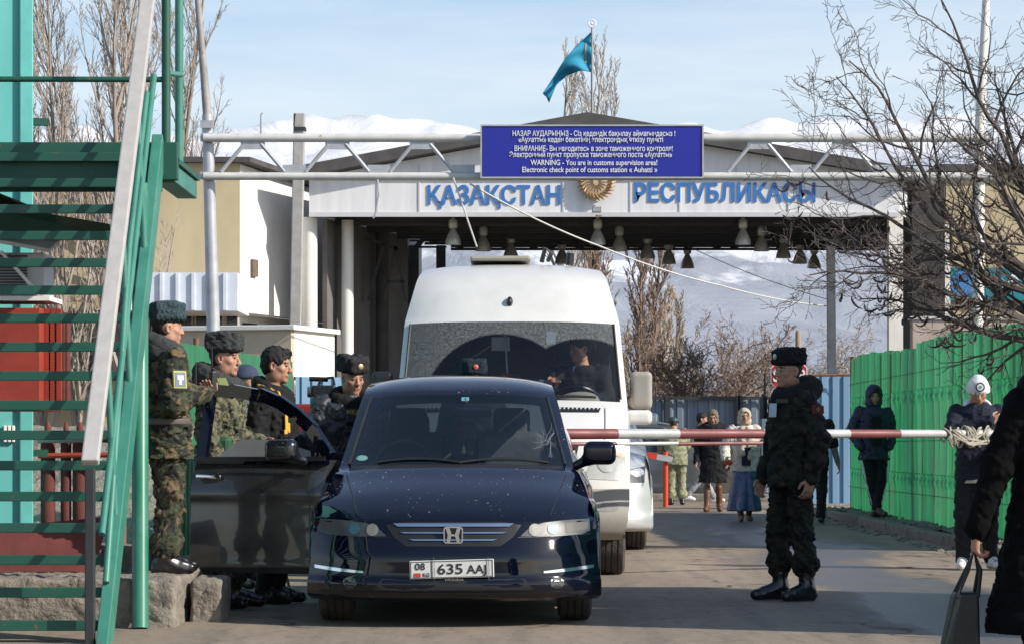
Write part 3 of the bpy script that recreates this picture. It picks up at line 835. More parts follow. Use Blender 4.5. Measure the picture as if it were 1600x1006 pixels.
BLUE = M('blue_sheet', (.15, .27, .40), .45, var=.2, vs=2, stretch=(1, 1, .2)); RUST = M('rusty_steel', (.20, .10, .055), .85, var=.5, vs=9, bump=.3)
GBLUE = M('grey_blue_sheet', (.17, .21, .27), .5, var=.25, vs=1.5, stretch=(1, 1, .2)); DKST = M('dark_steel', (.03, .032, .035), .5, var=.3)
GREENS = M('green_sheet', (.018, .20, .085), .38, var=.35, vs=2.2, stretch=(1, 1, .35), col2=(.03, .15, .075), speck=((.20, .19, .12), 16, .71), rvar=.25)
corrugated('metal_fence', 'pale blue ribbed metal panel low behind the officer in the fur hat', 'panel', (PX(462, 36), 36), (PX(545, 36.5), 36.5), 0, PZ(588, 36), PZ(588, 36), BLUE, .16, .03)
corrugated('sheet_fence', 'green ribbed fence behind the two soldiers on the left', 'fence', (PX(232, 26), 26), (PX(452, 37), 37), .05, PZ(528, 26), PZ(565, 37), GREENS, .24, .05,
           posts=((.05, 2.35, .04), (3.2, 2.2, .03), (6.4, 2.2, .03)), post_mat=RUST, dents=.012)
# fences and gate on the right
corrugated('ribbed_gate', 'tall pale blue ribbed gate at the end of the right green fence', 'gate', (PX(1225, 49), 49), (PX(1338, 49.2), 49.2), .06, PZ(587, 49), PZ(587, 49), BLUE, .19, .04,
           posts=((.0, 2.36, .03), (1.24, 2.36, .03)), post_mat=RUST, rails=((.5, .04), (1.9, .04)), rail_mat=RUST)
t = thing('gate_rail', 'thin brown pipe running along just above the pale blue gate', 'pipe', (PX(1225, 48.9), 48.9, 2.28))
MB().tube([(0, 0, 0), (1.24, 0, .005)], .022, 8).build('pipe', RUST, t, smooth=True)
def translucent(name, col, col2, col3):
    m, nt, p = _new(name); v = _vec(nt, (1, 1, .35))
    c = _mix(nt, _ramp(nt, _noise(nt, v, 2.2, 6, .62), .35, .7), col, col2)
    c = _mix(nt, _ramp(nt, _noise(nt, _vec(nt), 38, 4, .7), .64, .70, 0, .7), c, col3)
    nt.links.new(c, p.inputs['Base Color']); p.inputs['Roughness'].default_value = .35
    tr = nt.nodes.new('ShaderNodeBsdfTranslucent'); nt.links.new(c, tr.inputs[0])
    mx = nt.nodes.new('ShaderNodeMixShader'); mx.inputs[0].default_value = .40
    nt.links.new(p.outputs[0], mx.inputs[1]); nt.links.new(tr.outputs[0], mx.inputs[2]); nt.links.new(mx.outputs[0], nt.nodes['Material Output'].inputs['Surface'])
    return m
def green_fence():
    """right-hand fence: pressed translucent plastic sheets with pale weathered strips and waisted joints"""
    p, q = Vector((5.42, 45.5, 0)), Vector((5.42, 30.2, 0)); L = (q - p).length
    t = thing('pressed_sheet_fence', 'long bright green pressed translucent plastic fence with pale weathered ribs on the right', 'fence', tuple(p))
    SEAM = M('seam_dark_green', (.012, .06, .035), .6, var=.4, vs=8); TANR = M('weathered_rib', (.30, .27, .13), .8, var=.5, vs=10, stretch=(1, 1, .3), col2=(.06, .20, .09))
    GREENT = [translucent('green_translucent_sheet', (.022, .34, .125), (.035, .18, .085), (.26, .26, .16)), translucent('green_faded_sheet', (.045, .38, .165), (.07, .24, .12), (.28, .27, .18)), translucent('green_deep_sheet', (.018, .26, .11), (.03, .16, .085), (.20, .20, .13))]; rs = random.Random(5); u = 0; i = 0
    while u < L - .05:
        w = .36; lean = rs.uniform(-.012, .012); zt = 2.44 + .04 * math.sin(u * .8) + rs.uniform(-.02, .02)
        y1, y0 = p.y - u, p.y - min(u + w, L)
        mb = MB(); cols = ((0, .0), (.02, -.005), (.05, -.05), (.11, -.078), (.18, -.085), (.25, -.078), (.31, -.05), (.34, -.005), (.36, 0))
        G = []
        for (cu, dx) in cols:
            row = []
            for z in (.06, .22, .56, .60, .65, .70, .74, 1.2, 1.66, 1.70, 1.75, 1.80, 1.84, zt - .05, zt):
                wa = .55 if z in (.65, 1.75) else (.75 if z in (.60, .70, 1.70, 1.80) else 1.0)
                off = .035 if wa < 1 else 0
                zz = z + (.035 if (wa < 1 and dx < -.05) else 0)
                row.append((p.x + dx * wa - off * (dx < -.05) + lean * z + .006 * math.sin(9 * z + u), y1 - cu * (y1 - y0) / w, zz))
            G.append(row)
        mb.grid(np.array(G)); mb.build('sheet', GREENT[rs.choice((0, 0, 1, 2))], t, world=True)
        if i % 3 == 0: MB().box((p.x - .06 + lean, y0 - .024, .08), (p.x - .012 + lean, y0 + .024, zt - .03)).build('rib', TANR, t, world=True)
        else: MB().box((p.x - .022 + lean, y0 - .014, .08), (p.x - .008 + lean, y0 + .014, zt - .03)).build('seam', SEAM, t, world=True)
        u += w; i += 1
    for z in (.45, 1.15, 2.05):                        # thin dark strands added as the shadows of the rails behind
        MB().tube([(p.x - .098, p.y, z), (p.x - .098, q.y, z + .03)], .005, 5).build('wire', DKST, t, world=True)
    for yy, h in ((30.0, 2.62), (45.6, 2.5)):
        MB().tube([(p.x - .02, yy, 0), (p.x - .02, yy, h)], .045, 10).build('post', RUST, t, world=True, smooth=True)
green_fence()
# far grey fence across the yard
corrugated('yard_fence', 'grey blue ribbed fence with dark posts far behind the walking women', 'fence', (PX(985, 60), 60), (PX(1240, 60), 60), .1, PZ(622, 60), PZ(622, 60), GBLUE, .22, .03)
FARF = bpy.data.objects['yard_fence']
for px in (1043, 1152, 1157):
    MB().box((PX(px, 59.9) - .05, 59.84, 0), (PX(px, 59.9) + .05, 59.93, PZ(618, 60))).build('post', DKST, FARF, world=True)
MB().box((PX(985, 59.9), 59.86, PZ(624, 60)), (PX(1240, 59.9), 59.9, PZ(619, 60))).build('rail', DKST, FARF, world=True)

# ---- the gate canopy
FASC = M('fascia_panel', (.70, .70, .72), .55, var=.26, vs=1.6, stretch=(2.2, 1, .22), p0=.42, p1=.8, speck=((.42, .36, .28), 14, .70))
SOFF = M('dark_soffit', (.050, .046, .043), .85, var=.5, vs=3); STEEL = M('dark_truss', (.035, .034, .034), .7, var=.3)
LETTER = M('blue_letter', (.035, .17, .48), .5, var=.2, vs=4)
COLW = M('column_white', (.74, .71, .66), .8, var=.2, vs=4, stretch=(1, 1, .2))
gate = thing('gate_canopy', 'white gabled border gate canopy with blue lettering spanning the road', 'gate', (1.6, 58, 0))
xl, xr, xm, zb, ze, zp = PX(483, 58), PX(1405, 58), PX(925, 58), 5.73, 6.45, 7.48
mb = MB(); mb.prism([(xl, zb), (xr, zb), (xr, ze), (xm, zp), (xl, ze)], 58.0, 58.14, 'y'); mb.build('pediment', FASC, gate, world=True)
mb = MB()
for px in (590, 655, 880, 985, 1062, 1232): mb.box((PX(px, 58) - .015, 57.982, zb + .02), (PX(px, 58) + .015, 57.999, 6.42))
for px in (655, 720, 1150, 1232): mb.box((PX(px, 58) - .012, 57.984, 6.5), (PX(px, 58) + .012, 57.999, 6.72 + .0))
mb.box((xl, 57.96, zb - .06), (xr, 57.999, zb + .03)); mb.box((xl, 57.965, 6.40), (xr, 57.998, 6.435))
mb.build('panel_joints', M('joint_grey', (.55, .55, .57), .6, var=.1), gate, world=True)
def skew(v, s): return Vector((v[0] + DIR.x * s / .96, v[1] + s, v[2]))
DEP = 9.6
def slab(prof, mat, name, s0=0, s1=DEP):
    n = len(prof); V = [skew((x, 58.0, z), s0) for x, z in prof] + [skew((x, 58.0, z), s1) for x, z in prof]
    F = [tuple(range(n)), tuple(range(n, 2 * n))[::-1]] + [(i, n + i, n + (i + 1) % n, (i + 1) % n) for i in range(n)]
    mb = MB(); mb.add(V, F); return mb.build(name, mat, gate, world=True)
slab([(xl - .35, ze - .05), (xm, zp + .02), (xr + .35, ze - .05), (xr + .35, ze + .17), (xm, zp + .26), (xl - .35, ze + .17)], DRKROOF, 'roof', -.35, DEP + .3)
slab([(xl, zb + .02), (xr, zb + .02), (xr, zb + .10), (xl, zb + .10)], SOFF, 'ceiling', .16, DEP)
slab([(xl, zb), (xl + .12, zb), (xl + .12, ze - .02), (xl, ze - .02)], FASC, 'side_panel', .15, DEP)
slab([(xr - .12, zb), (xr, zb), (xr, ze - .02), (xr - .12, ze - .02)], FASC, 'side_panel', .15, DEP)
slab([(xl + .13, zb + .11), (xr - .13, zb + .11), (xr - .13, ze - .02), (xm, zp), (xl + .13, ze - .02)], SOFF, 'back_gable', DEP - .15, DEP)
mb = MB()
for s in (1.2, 3.1, 5.0, 6.9, 8.8):                    # beams and lattice under the ceiling
    a, b = skew((xl + .1, 58, zb - .03), s), skew((xr - .1, 58, zb - .03), s); mb.bar(a, b, .10, .10)
    a2, b2 = skew((xl + .1, 58, zb - .12), s), skew((xr - .1, 58, zb - .12), s); mb.bar(a2, b2, .06, .06)
    N = 22
    for i in range(N):
        f0, f1 = i / N, (i + 1) / N
        mb.bar(a.lerp(b, f0) if i % 2 else a2.lerp(b2, f0), a2.lerp(b2, f1) if i % 2 else a.lerp(b, f1), .03, .03)
mb.build('truss', STEEL, gate, world=True)
# lattice gusset at the far left
mb = MB(); yb = 58 + DEP - .4
gx = [PX(px, yb) for px in (622, 634, 650, 662, 674, 687, 697)]
for x in gx: mb.box((x - .022, yb, PZ(386, yb)), (x + .022, yb + .05, zb - .02))
for py in (343, 352, 364, 376, 386): mb.box((gx[0], yb + .052, PZ(py, yb) - .025), (gx[-1], yb + .09, PZ(py, yb) + .025))
mb.bar((gx[2], yb + .1, PZ(386, yb)), (gx[5], yb + .1, PZ(345, yb)), .05, .12)
mb.build('lattice', STEEL, gate, world=True)
for px, yy, r, mat in ((484, 58.3, .155, COLW), (543, 59.0, .125, COLW), (597, 61.2, .14, SOFF)):  # third column takes the dark soffit tone as painted shade
    MB().tube([(PX(px, yy), yy, 0), (PX(px, yy), yy, zb - .05)], r, 18).build('column', mat, gate, world=True, smooth=True)
for px in (647, 689):
    MB().box((PX(px, yb) - .11, yb - .12, 0), (PX(px, yb) + .11, yb + .1, PZ(384, yb))).build('column', STEEL, gate, world=True)
MB().box((PX(1388, 58.3), 58.2, 0), (PX(1410, 58.3), 58.5, zb - .01)).build('column', COLW, gate, world=True)
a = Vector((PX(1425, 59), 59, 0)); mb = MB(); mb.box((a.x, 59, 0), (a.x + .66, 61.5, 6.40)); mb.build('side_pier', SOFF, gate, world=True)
MB().box((a.x + .69, 59.1, 0), (a.x + .80, 59.4, 5.6)).build('column', COLW, gate, world=True)
mb = MB()                                              # dark bracing under the left bay
for (p0, p1) in (((570, 372), (640, 396)), ((560, 375), (520, 400)), ((600, 470), (618, 385)), ((634, 470), (618, 385)), ((604, 440), (634, 440)), ((575, 470), (600, 380))):
    mb.bar(P(*p0, 60.6), P(*p1, 60.6), .06, .06)
mb.build('brace', STEEL, gate, world=True)
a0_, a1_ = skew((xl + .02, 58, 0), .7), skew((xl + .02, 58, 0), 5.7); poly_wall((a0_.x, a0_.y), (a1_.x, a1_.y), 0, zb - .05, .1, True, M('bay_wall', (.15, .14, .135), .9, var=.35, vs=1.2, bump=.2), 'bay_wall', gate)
o = moved(text_mb('ҚАЗАҚСТАН', PX(876, 57.95) - PX(668, 57.95), .355, .016, .024), Matrix.Translation((PX(772, 57.95), 57.984, PZ(319, 57.95)))); o.build('lettering', LETTER, gate, world=True)
o = moved(text_mb('РЕСПУБЛИКАСЫ', PX(1275, 57.95) - PX(992, 57.95), .355, .016, .024), Matrix.Translation((PX(1133, 57.95), 57.984, PZ(315, 57.95)))); o.build('lettering', LETTER, gate, world=True)
# round golden emblem, half hidden behind the blue sign
GOLD = M('emblem_gold', (.40, .24, .10), .45, metal=.3, var=.4, vs=12)
c = P(932, 285, 57.9); Mx = Matrix.Translation(c) @ Matrix.Rotation(R(90), 4, 'X')
mb = MB(); mb.lathe([(.30, -.02), (.30, .03), (.26, .05), (.02, .05)], 28, Mx)
e = mb.build('emblem', M('emblem_disc', (.52, .40, .26), .5, var=.2), gate, world=True, smooth=True)
mb = MB()
for k in range(26):
    a_ = 2 * math.pi * k / 26
    p0 = Mx @ Vector((math.cos(a_) * .24, math.sin(a_) * .24, .05)); p1 = Mx @ Vector((math.cos(a_ + .28) * .39, math.sin(a_ + .28) * .39, .045))
    mb.tube([p0, (p0 + p1) / 2 + Vector((0, -.02, 0)), p1], [.02, .03, .008], 6)
for k in range(18):
    a_ = 2 * math.pi * k / 18
    mb.tube([Mx @ Vector((math.cos(a_) * .07, math.sin(a_) * .07, .055)), Mx @ Vector((math.cos(a_) * .2, math.sin(a_) * .2, .055))], [.014, .006], 5)
mb.build('gilt_rays', GOLD, e, world=True)
t = thing('floodlight', 'small dark floodlight clamped under the emblem on the gate canopy', 'lamp', tuple(P(932, 334, 57.7)))
MB().box((-.09, -.05, .02), (.09, .06, .13), None, .01).build('housing', DKST, t); MB().box((-.08, -.055, .03), (.08, -.052, .12)).build('lens', M('lens', (.3, .32, .35), .15, var=.1), t)
MB().bar((0, .03, -.04), (.1, .2, -.03), .03, .03).build('bracket', RUST, t)
# bell lamps hanging in rows under the ceiling
BELL = M('bell_aluminium', (.55, .54, .50), .45, metal=.5, var=.25, vs=8); BELLD = M('bell_dark', (.17, .16, .15), .5, metal=.3, var=.3, vs=8)
LAMP_ROWS = {0: ('first, leftmost row', ((708, 59.0), (755, 61), (798, 63.3), (878, 65.3))), 1: ('middle row', ((934, 59.0), (968, 61), (1012, 63.4), (1045, 65.4), (1074, 67.0))), 2: ('right row', ((1161, 59.0), (1190, 61), (1224, 63.3), (1250, 65.3), (1272, 67.0)))}
DEPTHW = ('nearest the blue lettering', 'second from the lettering', 'third from the lettering', 'fourth from the lettering', 'farthest from the lettering')
def bell_lamp():
    t = thing('bell_lamp', 'x', 'lamp', (0, 0, 0))
    mb = MB(); mb.lathe([(.03, .46), (.035, .20), (.085, .19), (.10, .10), (.085, .02), (.05, 0)], 16); g = mb.build('ballast', BELL, t, smooth=True)
    mb = MB(); mb.lathe([(.05, .0), (.075, -.05), (.12, -.14), (.155, -.24), (.165, -.32), (.158, -.32), (.11, -.14), (.04, -.03)], 20); mb.build('shade', BELL, t, smooth=True)
    return t
bl = None
for r_, (rn, spots) in LAMP_ROWS.items():
    for i, (px, yy) in enumerate(spots):
        o = bell_lamp() if bl is None else copy_tree(bl)
        bl = bl or o
        o.location = (PX(px, yy), yy, 5.50); o['group'] = 'bell lamps under the canopy'
        o['label'] = 'bell shaped aluminium lamp under the canopy in the %s, %s' % (rn.replace('first, ', ''), DEPTHW[i])
# flag pole on the gable and the flag
FP = P(925, 192, 60)
t = thing('flag_pole', 'thin flag pole with a small white finial rising from the gate gable', 'pole', tuple(FP))
hp = PZ(44, 60) - FP.z
MB().tube([(0, 0, -.15), (0, 0, hp)], [.03, .022], 8).build('pole', M('pole_grey', (.33, .31, .30), .5, var=.3, vs=9), t, smooth=True)
mb = MB()
for k in range(12):
    a0, a1 = R(-60 + k * 25 + 0), R(-60 + (k + 1) * 25)
    mb.tube([(math.cos(a0 + 3.6) * .075, 0, hp + .09 + math.sin(a0 + 3.6) * .075), (math.cos(a1 + 3.6) * .075, 0, hp + .09 + math.sin(a1 + 3.6) * .075)], .018, 6)
mb.lathe([(.005, .02), (.035, .055), (.005, .09)], 8, Matrix.Translation((0, 0, hp + .03))); mb.build('finial', M('finial_white', (.8, .8, .82), .3, var=.05), t, smooth=True)
FL = M('flag_sky_blue', (.015, .26, .42), .75, var=.18, vs=4)
def flag():
    W = [(924, 50), (924, 113)]
    rows, cols = 16, 22; G = []
    top_ = [(924, 50), (905, 67), (884, 92), (866, 118), (848, 146)]; bot = [(924, 113), (905, 112), (885, 118), (870, 134), (858, 161)]
    for i in range(cols + 1):
        u = i / cols * 4; k = min(int(u), 3); f = u - k
        a_ = (Vector(top_[k]).lerp(Vector(top_[k + 1]), f)); b_ = (Vector(bot[k]).lerp(Vector(bot[k + 1]), f)); row = []
        for j in range(rows + 1):
            v = j / rows; q = a_.lerp(b_, v); dep = .16 * math.sin(u * 2.3 + v * 3.2) * (u / 4) ** .7 + .05 * math.sin(9 * v + 3 * u)
            pt = P(q.x, q.y, 60) + Vector((0, dep, 0)); row.append(tuple(pt))
        G.append(row)
    return np.array(G)
G = flag(); fl = thing('flag', 'limp sky blue flag with a faint gold emblem blowing left above the gate', 'flag', tuple(P(924, 80, 60)))
mb = MB(); mb.grid(G); o = mb.build('cloth', FL, fl, world=True, smooth=True, angle=80); sm = o.modifiers.new('thickness', 'SOLIDIFY'); sm.thickness = .006
mb = MB(); Gs = G[2:5, 3:13].copy(); Gs[:, :, 1] -= .014; mb.grid(Gs[:2]); o = mb.build('ornament', M('flag_gold', (.20, .28, .20), .7, var=.2), fl, world=True)

# ---- overhead sign gantry with its two lamp poles
PIPE = M('galvanised_pipe', (.46, .47, .50), .45, metal=.25, var=.25, vs=5, speck=((.30, .16, .08), 9, .72)); PIPEW = M('pale_pipe', (.58, .57, .55), .5, var=.2, vs=5, speck=((.34, .18, .08), 8, .70))
t = thing('sign_gantry', 'grey tubular truss gantry crossing above the road', 'gantry', (0, 38, 0))
zt, zbt = PZ(216, 38), PZ(276, 38); xa, xb = PX(318, 38), PX(1545, 38)
MB().tube([(xa, 38, zt), (xb, 38, zt)], .057, 12).build('upper_pipe', PIPEW, t, world=True, smooth=True)
MB().tube([(xa, 38, zbt), (xb, 38, zbt)], .052, 12).build('lower_pipe', PIPEW, t, world=True, smooth=True)
for i in range(8):
    c_ = 395 + i * 132; cx = PX(c_, 38)
    if 740 < c_ < 1090: continue
    MB().box((cx - .16, 37.985, zt - .15), (cx + .16, 38.015, zt - .05)).build('gusset', PIPE, t, world=True)
    for sgn in (-1, 1):
        MB().tube([(cx + sgn * .11, 38, zt - .08), (cx + sgn * .42, 38, zbt + .06)], .026, 8).build('brace', PIPE, t, world=True, smooth=True)
    MB().box((cx + .40, 37.985, zbt + .05), (cx + .70, 38.015, zbt + .15)).build('gusset', PIPE, t, world=True)
MB().tube([(PX(590, 37.9), 37.9, zbt - .05), (PX(592, 37.9), 37.88, zbt - .25), (PX(586, 37.9), 37.9, zbt - .52), (PX(583, 37.9), 37.9, zbt - .56)], .012, 6).build('loose_cable', PIPE, t, world=True)
MB().tube([(PX(408, 38), 38, zt + .06), (PX(408, 38), 38, zt + .3), (PX(410, 38), 38, zt + .33)], .014, 6).build('aerial', PIPE, t, world=True)
# blue sign
SB = M('sign_blue', (.012, .018, .30), .35, var=.08, vs=2); SW = M('sign_white', (.72, .74, .78), .5, var=.03)
sg = thing('customs_sign', 'wide royal blue customs warning sign with three pairs of white lines on the gantry', 'sign', tuple(P(925, 277, 37.8)))
a, b = P(753, 277, 37.8), P(1097, 198, 37.8)
MB().box((a.x, 37.78, a.z), (b.x, 37.86, b.z), None, .008).build('panel', SB, sg, world=True)
mb = MB()
for (x0_, z0_, x1_, z1_) in ((a.x - .02, a.z - .02, b.x + .02, a.z), (a.x - .02, b.z, b.x + .02, b.z + .02), (a.x - .02, a.z, a.x, b.z), (b.x, a.z, b.x + .02, b.z)):
    mb.box((x0_, 37.765, z0_), (x1_, 37.87, z1_))
mb.build('frame', PIPE, sg, world=True)
for txt, x0_, x1_, yb_, ch_ in (('НАЗАР АУДАРЫҢЫЗ - Сіз кедендік бақылау аймағындасыз !', 801, 1055, 213, .068), ('«Аухатты» кеден бекетінің электрондық өткізу пункті', 810, 1036, 222.5, .068),
                          ('ВНИМАНИЕ- Вы находитесь в зоне таможенного контроля!', 804, 1051, 236.5, .068), ('Электронный пункт пропуска таможенного поста «Аухатты»', 796, 1050, 246, .068),
                          ('WARNING - You are in customs supervision area!', 829, 1027, 258.5, .070), ('Electronic check point of customs station « Auhatti »', 816, 1027, 269.5, .070)):
    mbt = text_mb(txt, PX(x1_, 37.77) - PX(x0_, 37.77), ch_, .006, .010)
    moved(mbt, Matrix.Translation((PX((x0_ + x1_) / 2, 37.77), 37.772, PZ(yb_, 37.77)))).build('lettering', SW, sg, world=True)
# lamp poles
def lamp_pole(label, pts, rads, mat, extra=None):
    t = thing('lamp_post', label, 'lamp post', (pts[0].x, pts[0].y, 0))
    MB().tube(pts, rads, 14).build('pole', mat, t, world=True, smooth=True)
    return t
LP = 38.12
pl = lamp_pole('grey steel lamp post leaning left at the left end of the gantry', [P(336, 812, LP), P(333, 500, LP), P(324, 180, LP)], [.098, .088, .072], PIPE)
MB().tube([P(324, 182, LP), P(319, 120, LP), P(309, 0, LP), P(306, -30, LP)], [.060, .052, .042, .04], 10).build('mast', M('rusty_grey_pipe', (.34, .32, .31), .6, var=.4, vs=6, speck=((.25, .12, .06), 5, .62)), pl, world=True, smooth=True)
for py in (196, 216, 276): MB().box((PX(318, LP) - .03, LP - .12, PZ(py, LP) - .05), (PX(331, LP) + .03, LP - .07, PZ(py, LP) + .05)).build('clamp', PIPE, pl, world=True)
pr = lamp_pole('tall white painted lamp post among the branches at the right', [P(1527, 812, LP), P(1528, 500, LP), P(1531, 200, LP), P(1541, 0, LP), P(1545, -60, LP)], [.088, .08, .07, .05, .045], COLW)
for py in (216, 276): MB().box((PX(1520, LP), LP - .11, PZ(py, LP) - .05), (PX(1548, LP), LP - .06, PZ(py, LP) + .05)).build('clamp', PIPE, pr, world=True)
t = thing('concrete_pole', 'square grey concrete utility pole in front of the white side wall', 'utility pole', (PX(459, 44), 44, 0))
mb = MB(); mb.bar(P(456, 815, 44) * 1.0, P(468, 178, 44), .17, .19, (0, -1, 0), .015); mb.build('pole', M('pole_concrete', (.40, .39, .38), .9, var=.3, vs=5, bump=.3), t, world=True)
mb = MB(); mb.box((PX(460, 44), 43.88, PZ(205, 44)), (PX(478, 44), 44.12, PZ(200, 44))); mb.tube([P(461, 178, 43.9), P(459, 195, 43.9), P(462, 205, 43.9)], .012, 5); mb.build('band', DKST, t, world=True)
CONCP = MATS['pole_concrete']
t = thing('power_pole', 'slim concrete power pole standing beyond the pale blue gate', 'utility pole', (PX(1300, 60), 60, 0))
MB().bar(Vector((PX(1301, 60), 60, 0)), P(1298, 385, 60), .17, .17, (0, -1, 0), .01).build('pole', CONCP, t, world=True)
t = thing('wooden_post', 'short weathered wooden post beyond the pale blue gate', 'post', (PX(1247, 52), 52, 0))
MB().tube([(PX(1247, 52), 52, 0), P(1247, 520, 52), P(1247, 516, 52)], [.055, .05, .03], 10).build('post', M('old_wood', (.33, .24, .15), .9, var=.4, vs=9, stretch=(1, 1, .15), bump=.4), t, world=True, smooth=True)
# overhead cables
CAB = M('cable', (.30, .30, .31), .6, var=.2); CABW = M('pale_cable', (.62, .61, .58), .5, var=.15)
def cable(label, pts, r, mat, sag=.0):
    t = thing('overhead_cable', label, 'cable', tuple(pts[0]))
    out = []
    for a, b in zip(pts[:-1], pts[1:]):
        for i in range(12):
            f = i / 12; p = a.lerp(b, f); p.z -= sag * 4 * f * (1 - f); out.append(p)
    out.append(pts[-1]); MB().tube(out, r, 6).build('wire', mat, t, world=True, smooth=True)
cable('pale cable slanting down right from the gantry across the gate opening', [P(735, 288, 38.1), P(935, 384, 44), P(1125, 446, 52), P(1290, 478, 60)], .014, CABW, .05)
cable('pale cord hanging from the gantry towards the van roof', [P(708, 278, 37.9), P(745, 386, 38.1)], .011, CABW)
cable('thin dark wire crossing the view of the mountains beyond the gate', [P(1075, 385, 66), P(1300, 470, 60)], .008, CAB, .08)

# ---- right-hand building with its mural board
t = thing('ochre_building', 'ochre building with a teal painted board behind the bare tree on the right', 'building', (PX(1478, 62), 62, 0))
bx = PX(1478, 62)
MB().box((bx, 62, 3.2), (bx + 9, 70, 6.95)).build('upper_wall', TAN, t, world=True)
MB().box((bx, 62.3, 0), (bx + 9, 70, 3.19)).build('lower_wall', M('pink_render', (.47, .36, .28), .9, var=.15, vs=2), t, world=True)
MB().box((bx - .2, 61.8, 6.952), (bx + 9.2, 70.2, 7.1)).build('roof', DRKROOF, t, world=True)
MB().box((PX(1540, 62), 62.24, PZ(497, 62)), (PX(1600, 62) + 2, 62.298, PZ(478, 62))).build('window', DGL, t, world=True)
bd = thing('mural_board', 'teal board with a blue disc and a white mountain shape on the ochre building', 'board', tuple(P(1480, 470, 61.9)))
q0, q1 = P(1480, 470, 61.9), P(1660, 419, 61.9)
MB().box((q0.x, 61.86, q0.z), (q1.x, 61.95, q1.z)).build('panel', M('board_teal', (.012, .20, .25), .5, var=.2, vs=3), bd, world=True)
mb = MB(); c = P(1505, 443, 61.85); mb.prism([(c.x + math.cos(2 * math.pi * k / 24) * .27, c.z + math.sin(2 * math.pi * k / 24) * .29) for k in range(24)], 61.855, 61.84, 'y')
mb.build('disc', M('board_blue', (.06, .25, .60), .5, var=.3, vs=6), bd, world=True)
mb = MB(); mb.prism([(PX(x, 61.85), PZ(y, 61.85)) for x, y in ((1556, 450), (1566, 436), (1574, 442), (1582, 426), (1600, 448))], 61.855, 61.84, 'y'); mb.build('white_shape', SW, bd, world=True)
t = thing('stone_pier', 'pale pinkish wall pier behind the green fence on the right', 'wall', (PX(1425, 56), 56, 0))
MB().box((PX(1425, 56), 56, 0), (PX(1640, 56), 56.3, PZ(500, 56)), None, .02).build('wall', M('pier_render', (.42, .34, .29), .9, var=.2, vs=2), t, world=True)
MB().box((PX(1425, 56) - .04, 55.96, PZ(500, 56) + .002), (PX(1640, 56) + .04, 56.34, PZ(500, 56) + .07), None, .01).build('coping', GRYW, t, world=True)

# round-cornered stop sign behind the guard
t = thing('stop_sign', 'red octagonal stop sign on a post half hidden behind the guard', 'sign', (PX(1233, 36), 36, 0))
RED = M('sign_red', (.50, .02, .03), .4, var=.1)
zc = PZ(586, 36); rr = .235
MB().prism([(math.cos(R(22.5 + 45 * k)) * rr, zc + math.sin(R(22.5 + 45 * k)) * rr) for k in range(8)], 0, .02, 'y').build('plate', RED, t)
MB().prism([(math.cos(R(22.5 + 45 * k)) * (rr + .012), zc + math.sin(R(22.5 + 45 * k)) * (rr + .012)) for k in range(8)], .004, .018, 'y').build('rim', SW, t)
moved(text_mb('STOP', .40, .15, .006, .02), Matrix.Translation((0, -.006, zc - .075))).build('lettering', SW, t)
MB().tube([(0, .05, 0), (0, .05, zc + .1)], .03, 8).build('post', PIPE, t, smooth=True)
# ------------------------------------------------------------------ trees
BARK = M('bark_dark', (.060, .050, .045), .9, var=.5, vs=12, bump=.4); BARKP = M('bark_pale', (.30, .25, .20), .9, var=.45, vs=7, stretch=(1, 1, .3)); TWIGB = M('twig_brown', (.27, .19, .145), .9, var=.4, vs=3)
TWIGG = M('twig_grey', (.36, .31, .27), .9, var=.35, vs=2); TWIGO = M('twig_ochre', (.42, .34, .23), .9, var=.3, vs=2); TWIGD = M('twig_dark', (.095, .078, .070), .9, var=.4, vs=6)
def grow(mb, rng, p, d, L, r, lev, par):
    """one limb as a bent tube, then its side limbs"""
    n = par['seg'][lev]; pts = [p.copy()]; rad = [r]; q = p.copy(); dd = d.copy()
    for i in range(n):
        dd = dd + Vector((rng.gauss(0, 1), rng.gauss(0, 1), rng.gauss(0, 1))) * par['wig'][lev] + Vector((0, 0, par['up'][lev]))
        if 'pull' in par: dd += par['pull'] * par['pullw'][lev]
        dd.normalize(); q = q + dd * (L / n); pts.append(q.copy()); rad.append(max(r * (1 - .86 * (i + 1) / n), par['rmin']))
    (mb[0] if lev == 0 else mb[1]).tube(pts, rad, par['sides'][lev], cap=False)
    if lev >= par['lev'] - 1:
        if 'tips' in par: par['tips'].append((q.copy(), dd.copy()))
        return
    for i in range(par['num'][lev]):
        f = par['start'][lev] + (1 - par['start'][lev]) * (i + rng.random()) / par['num'][lev]; f = min(f, .985)
        k = min(int(f * n), n - 1); pt = pts[k].lerp(pts[k + 1], f * n - k); ax = (pts[k + 1] - pts[k]).normalized()
        o = ax.orthogonal().normalized(); o = Matrix.Rotation(rng.uniform(0, 2 * math.pi), 3, ax) @ o
        a = R(rng.uniform(*par['ang'][lev])); nd = (ax * math.cos(a) + o * math.sin(a)).normalized()
        if par.get('flat'): nd.y *= par['flat']; nd.normalize()
        rr = rad[k] * .62; grow(mb, rng, pt, nd, L * par['len'][lev] * rng.uniform(.65, 1.2) * (1 - par.get('taper', .45) * f), max(rr, par['rmin']), lev + 1, par)
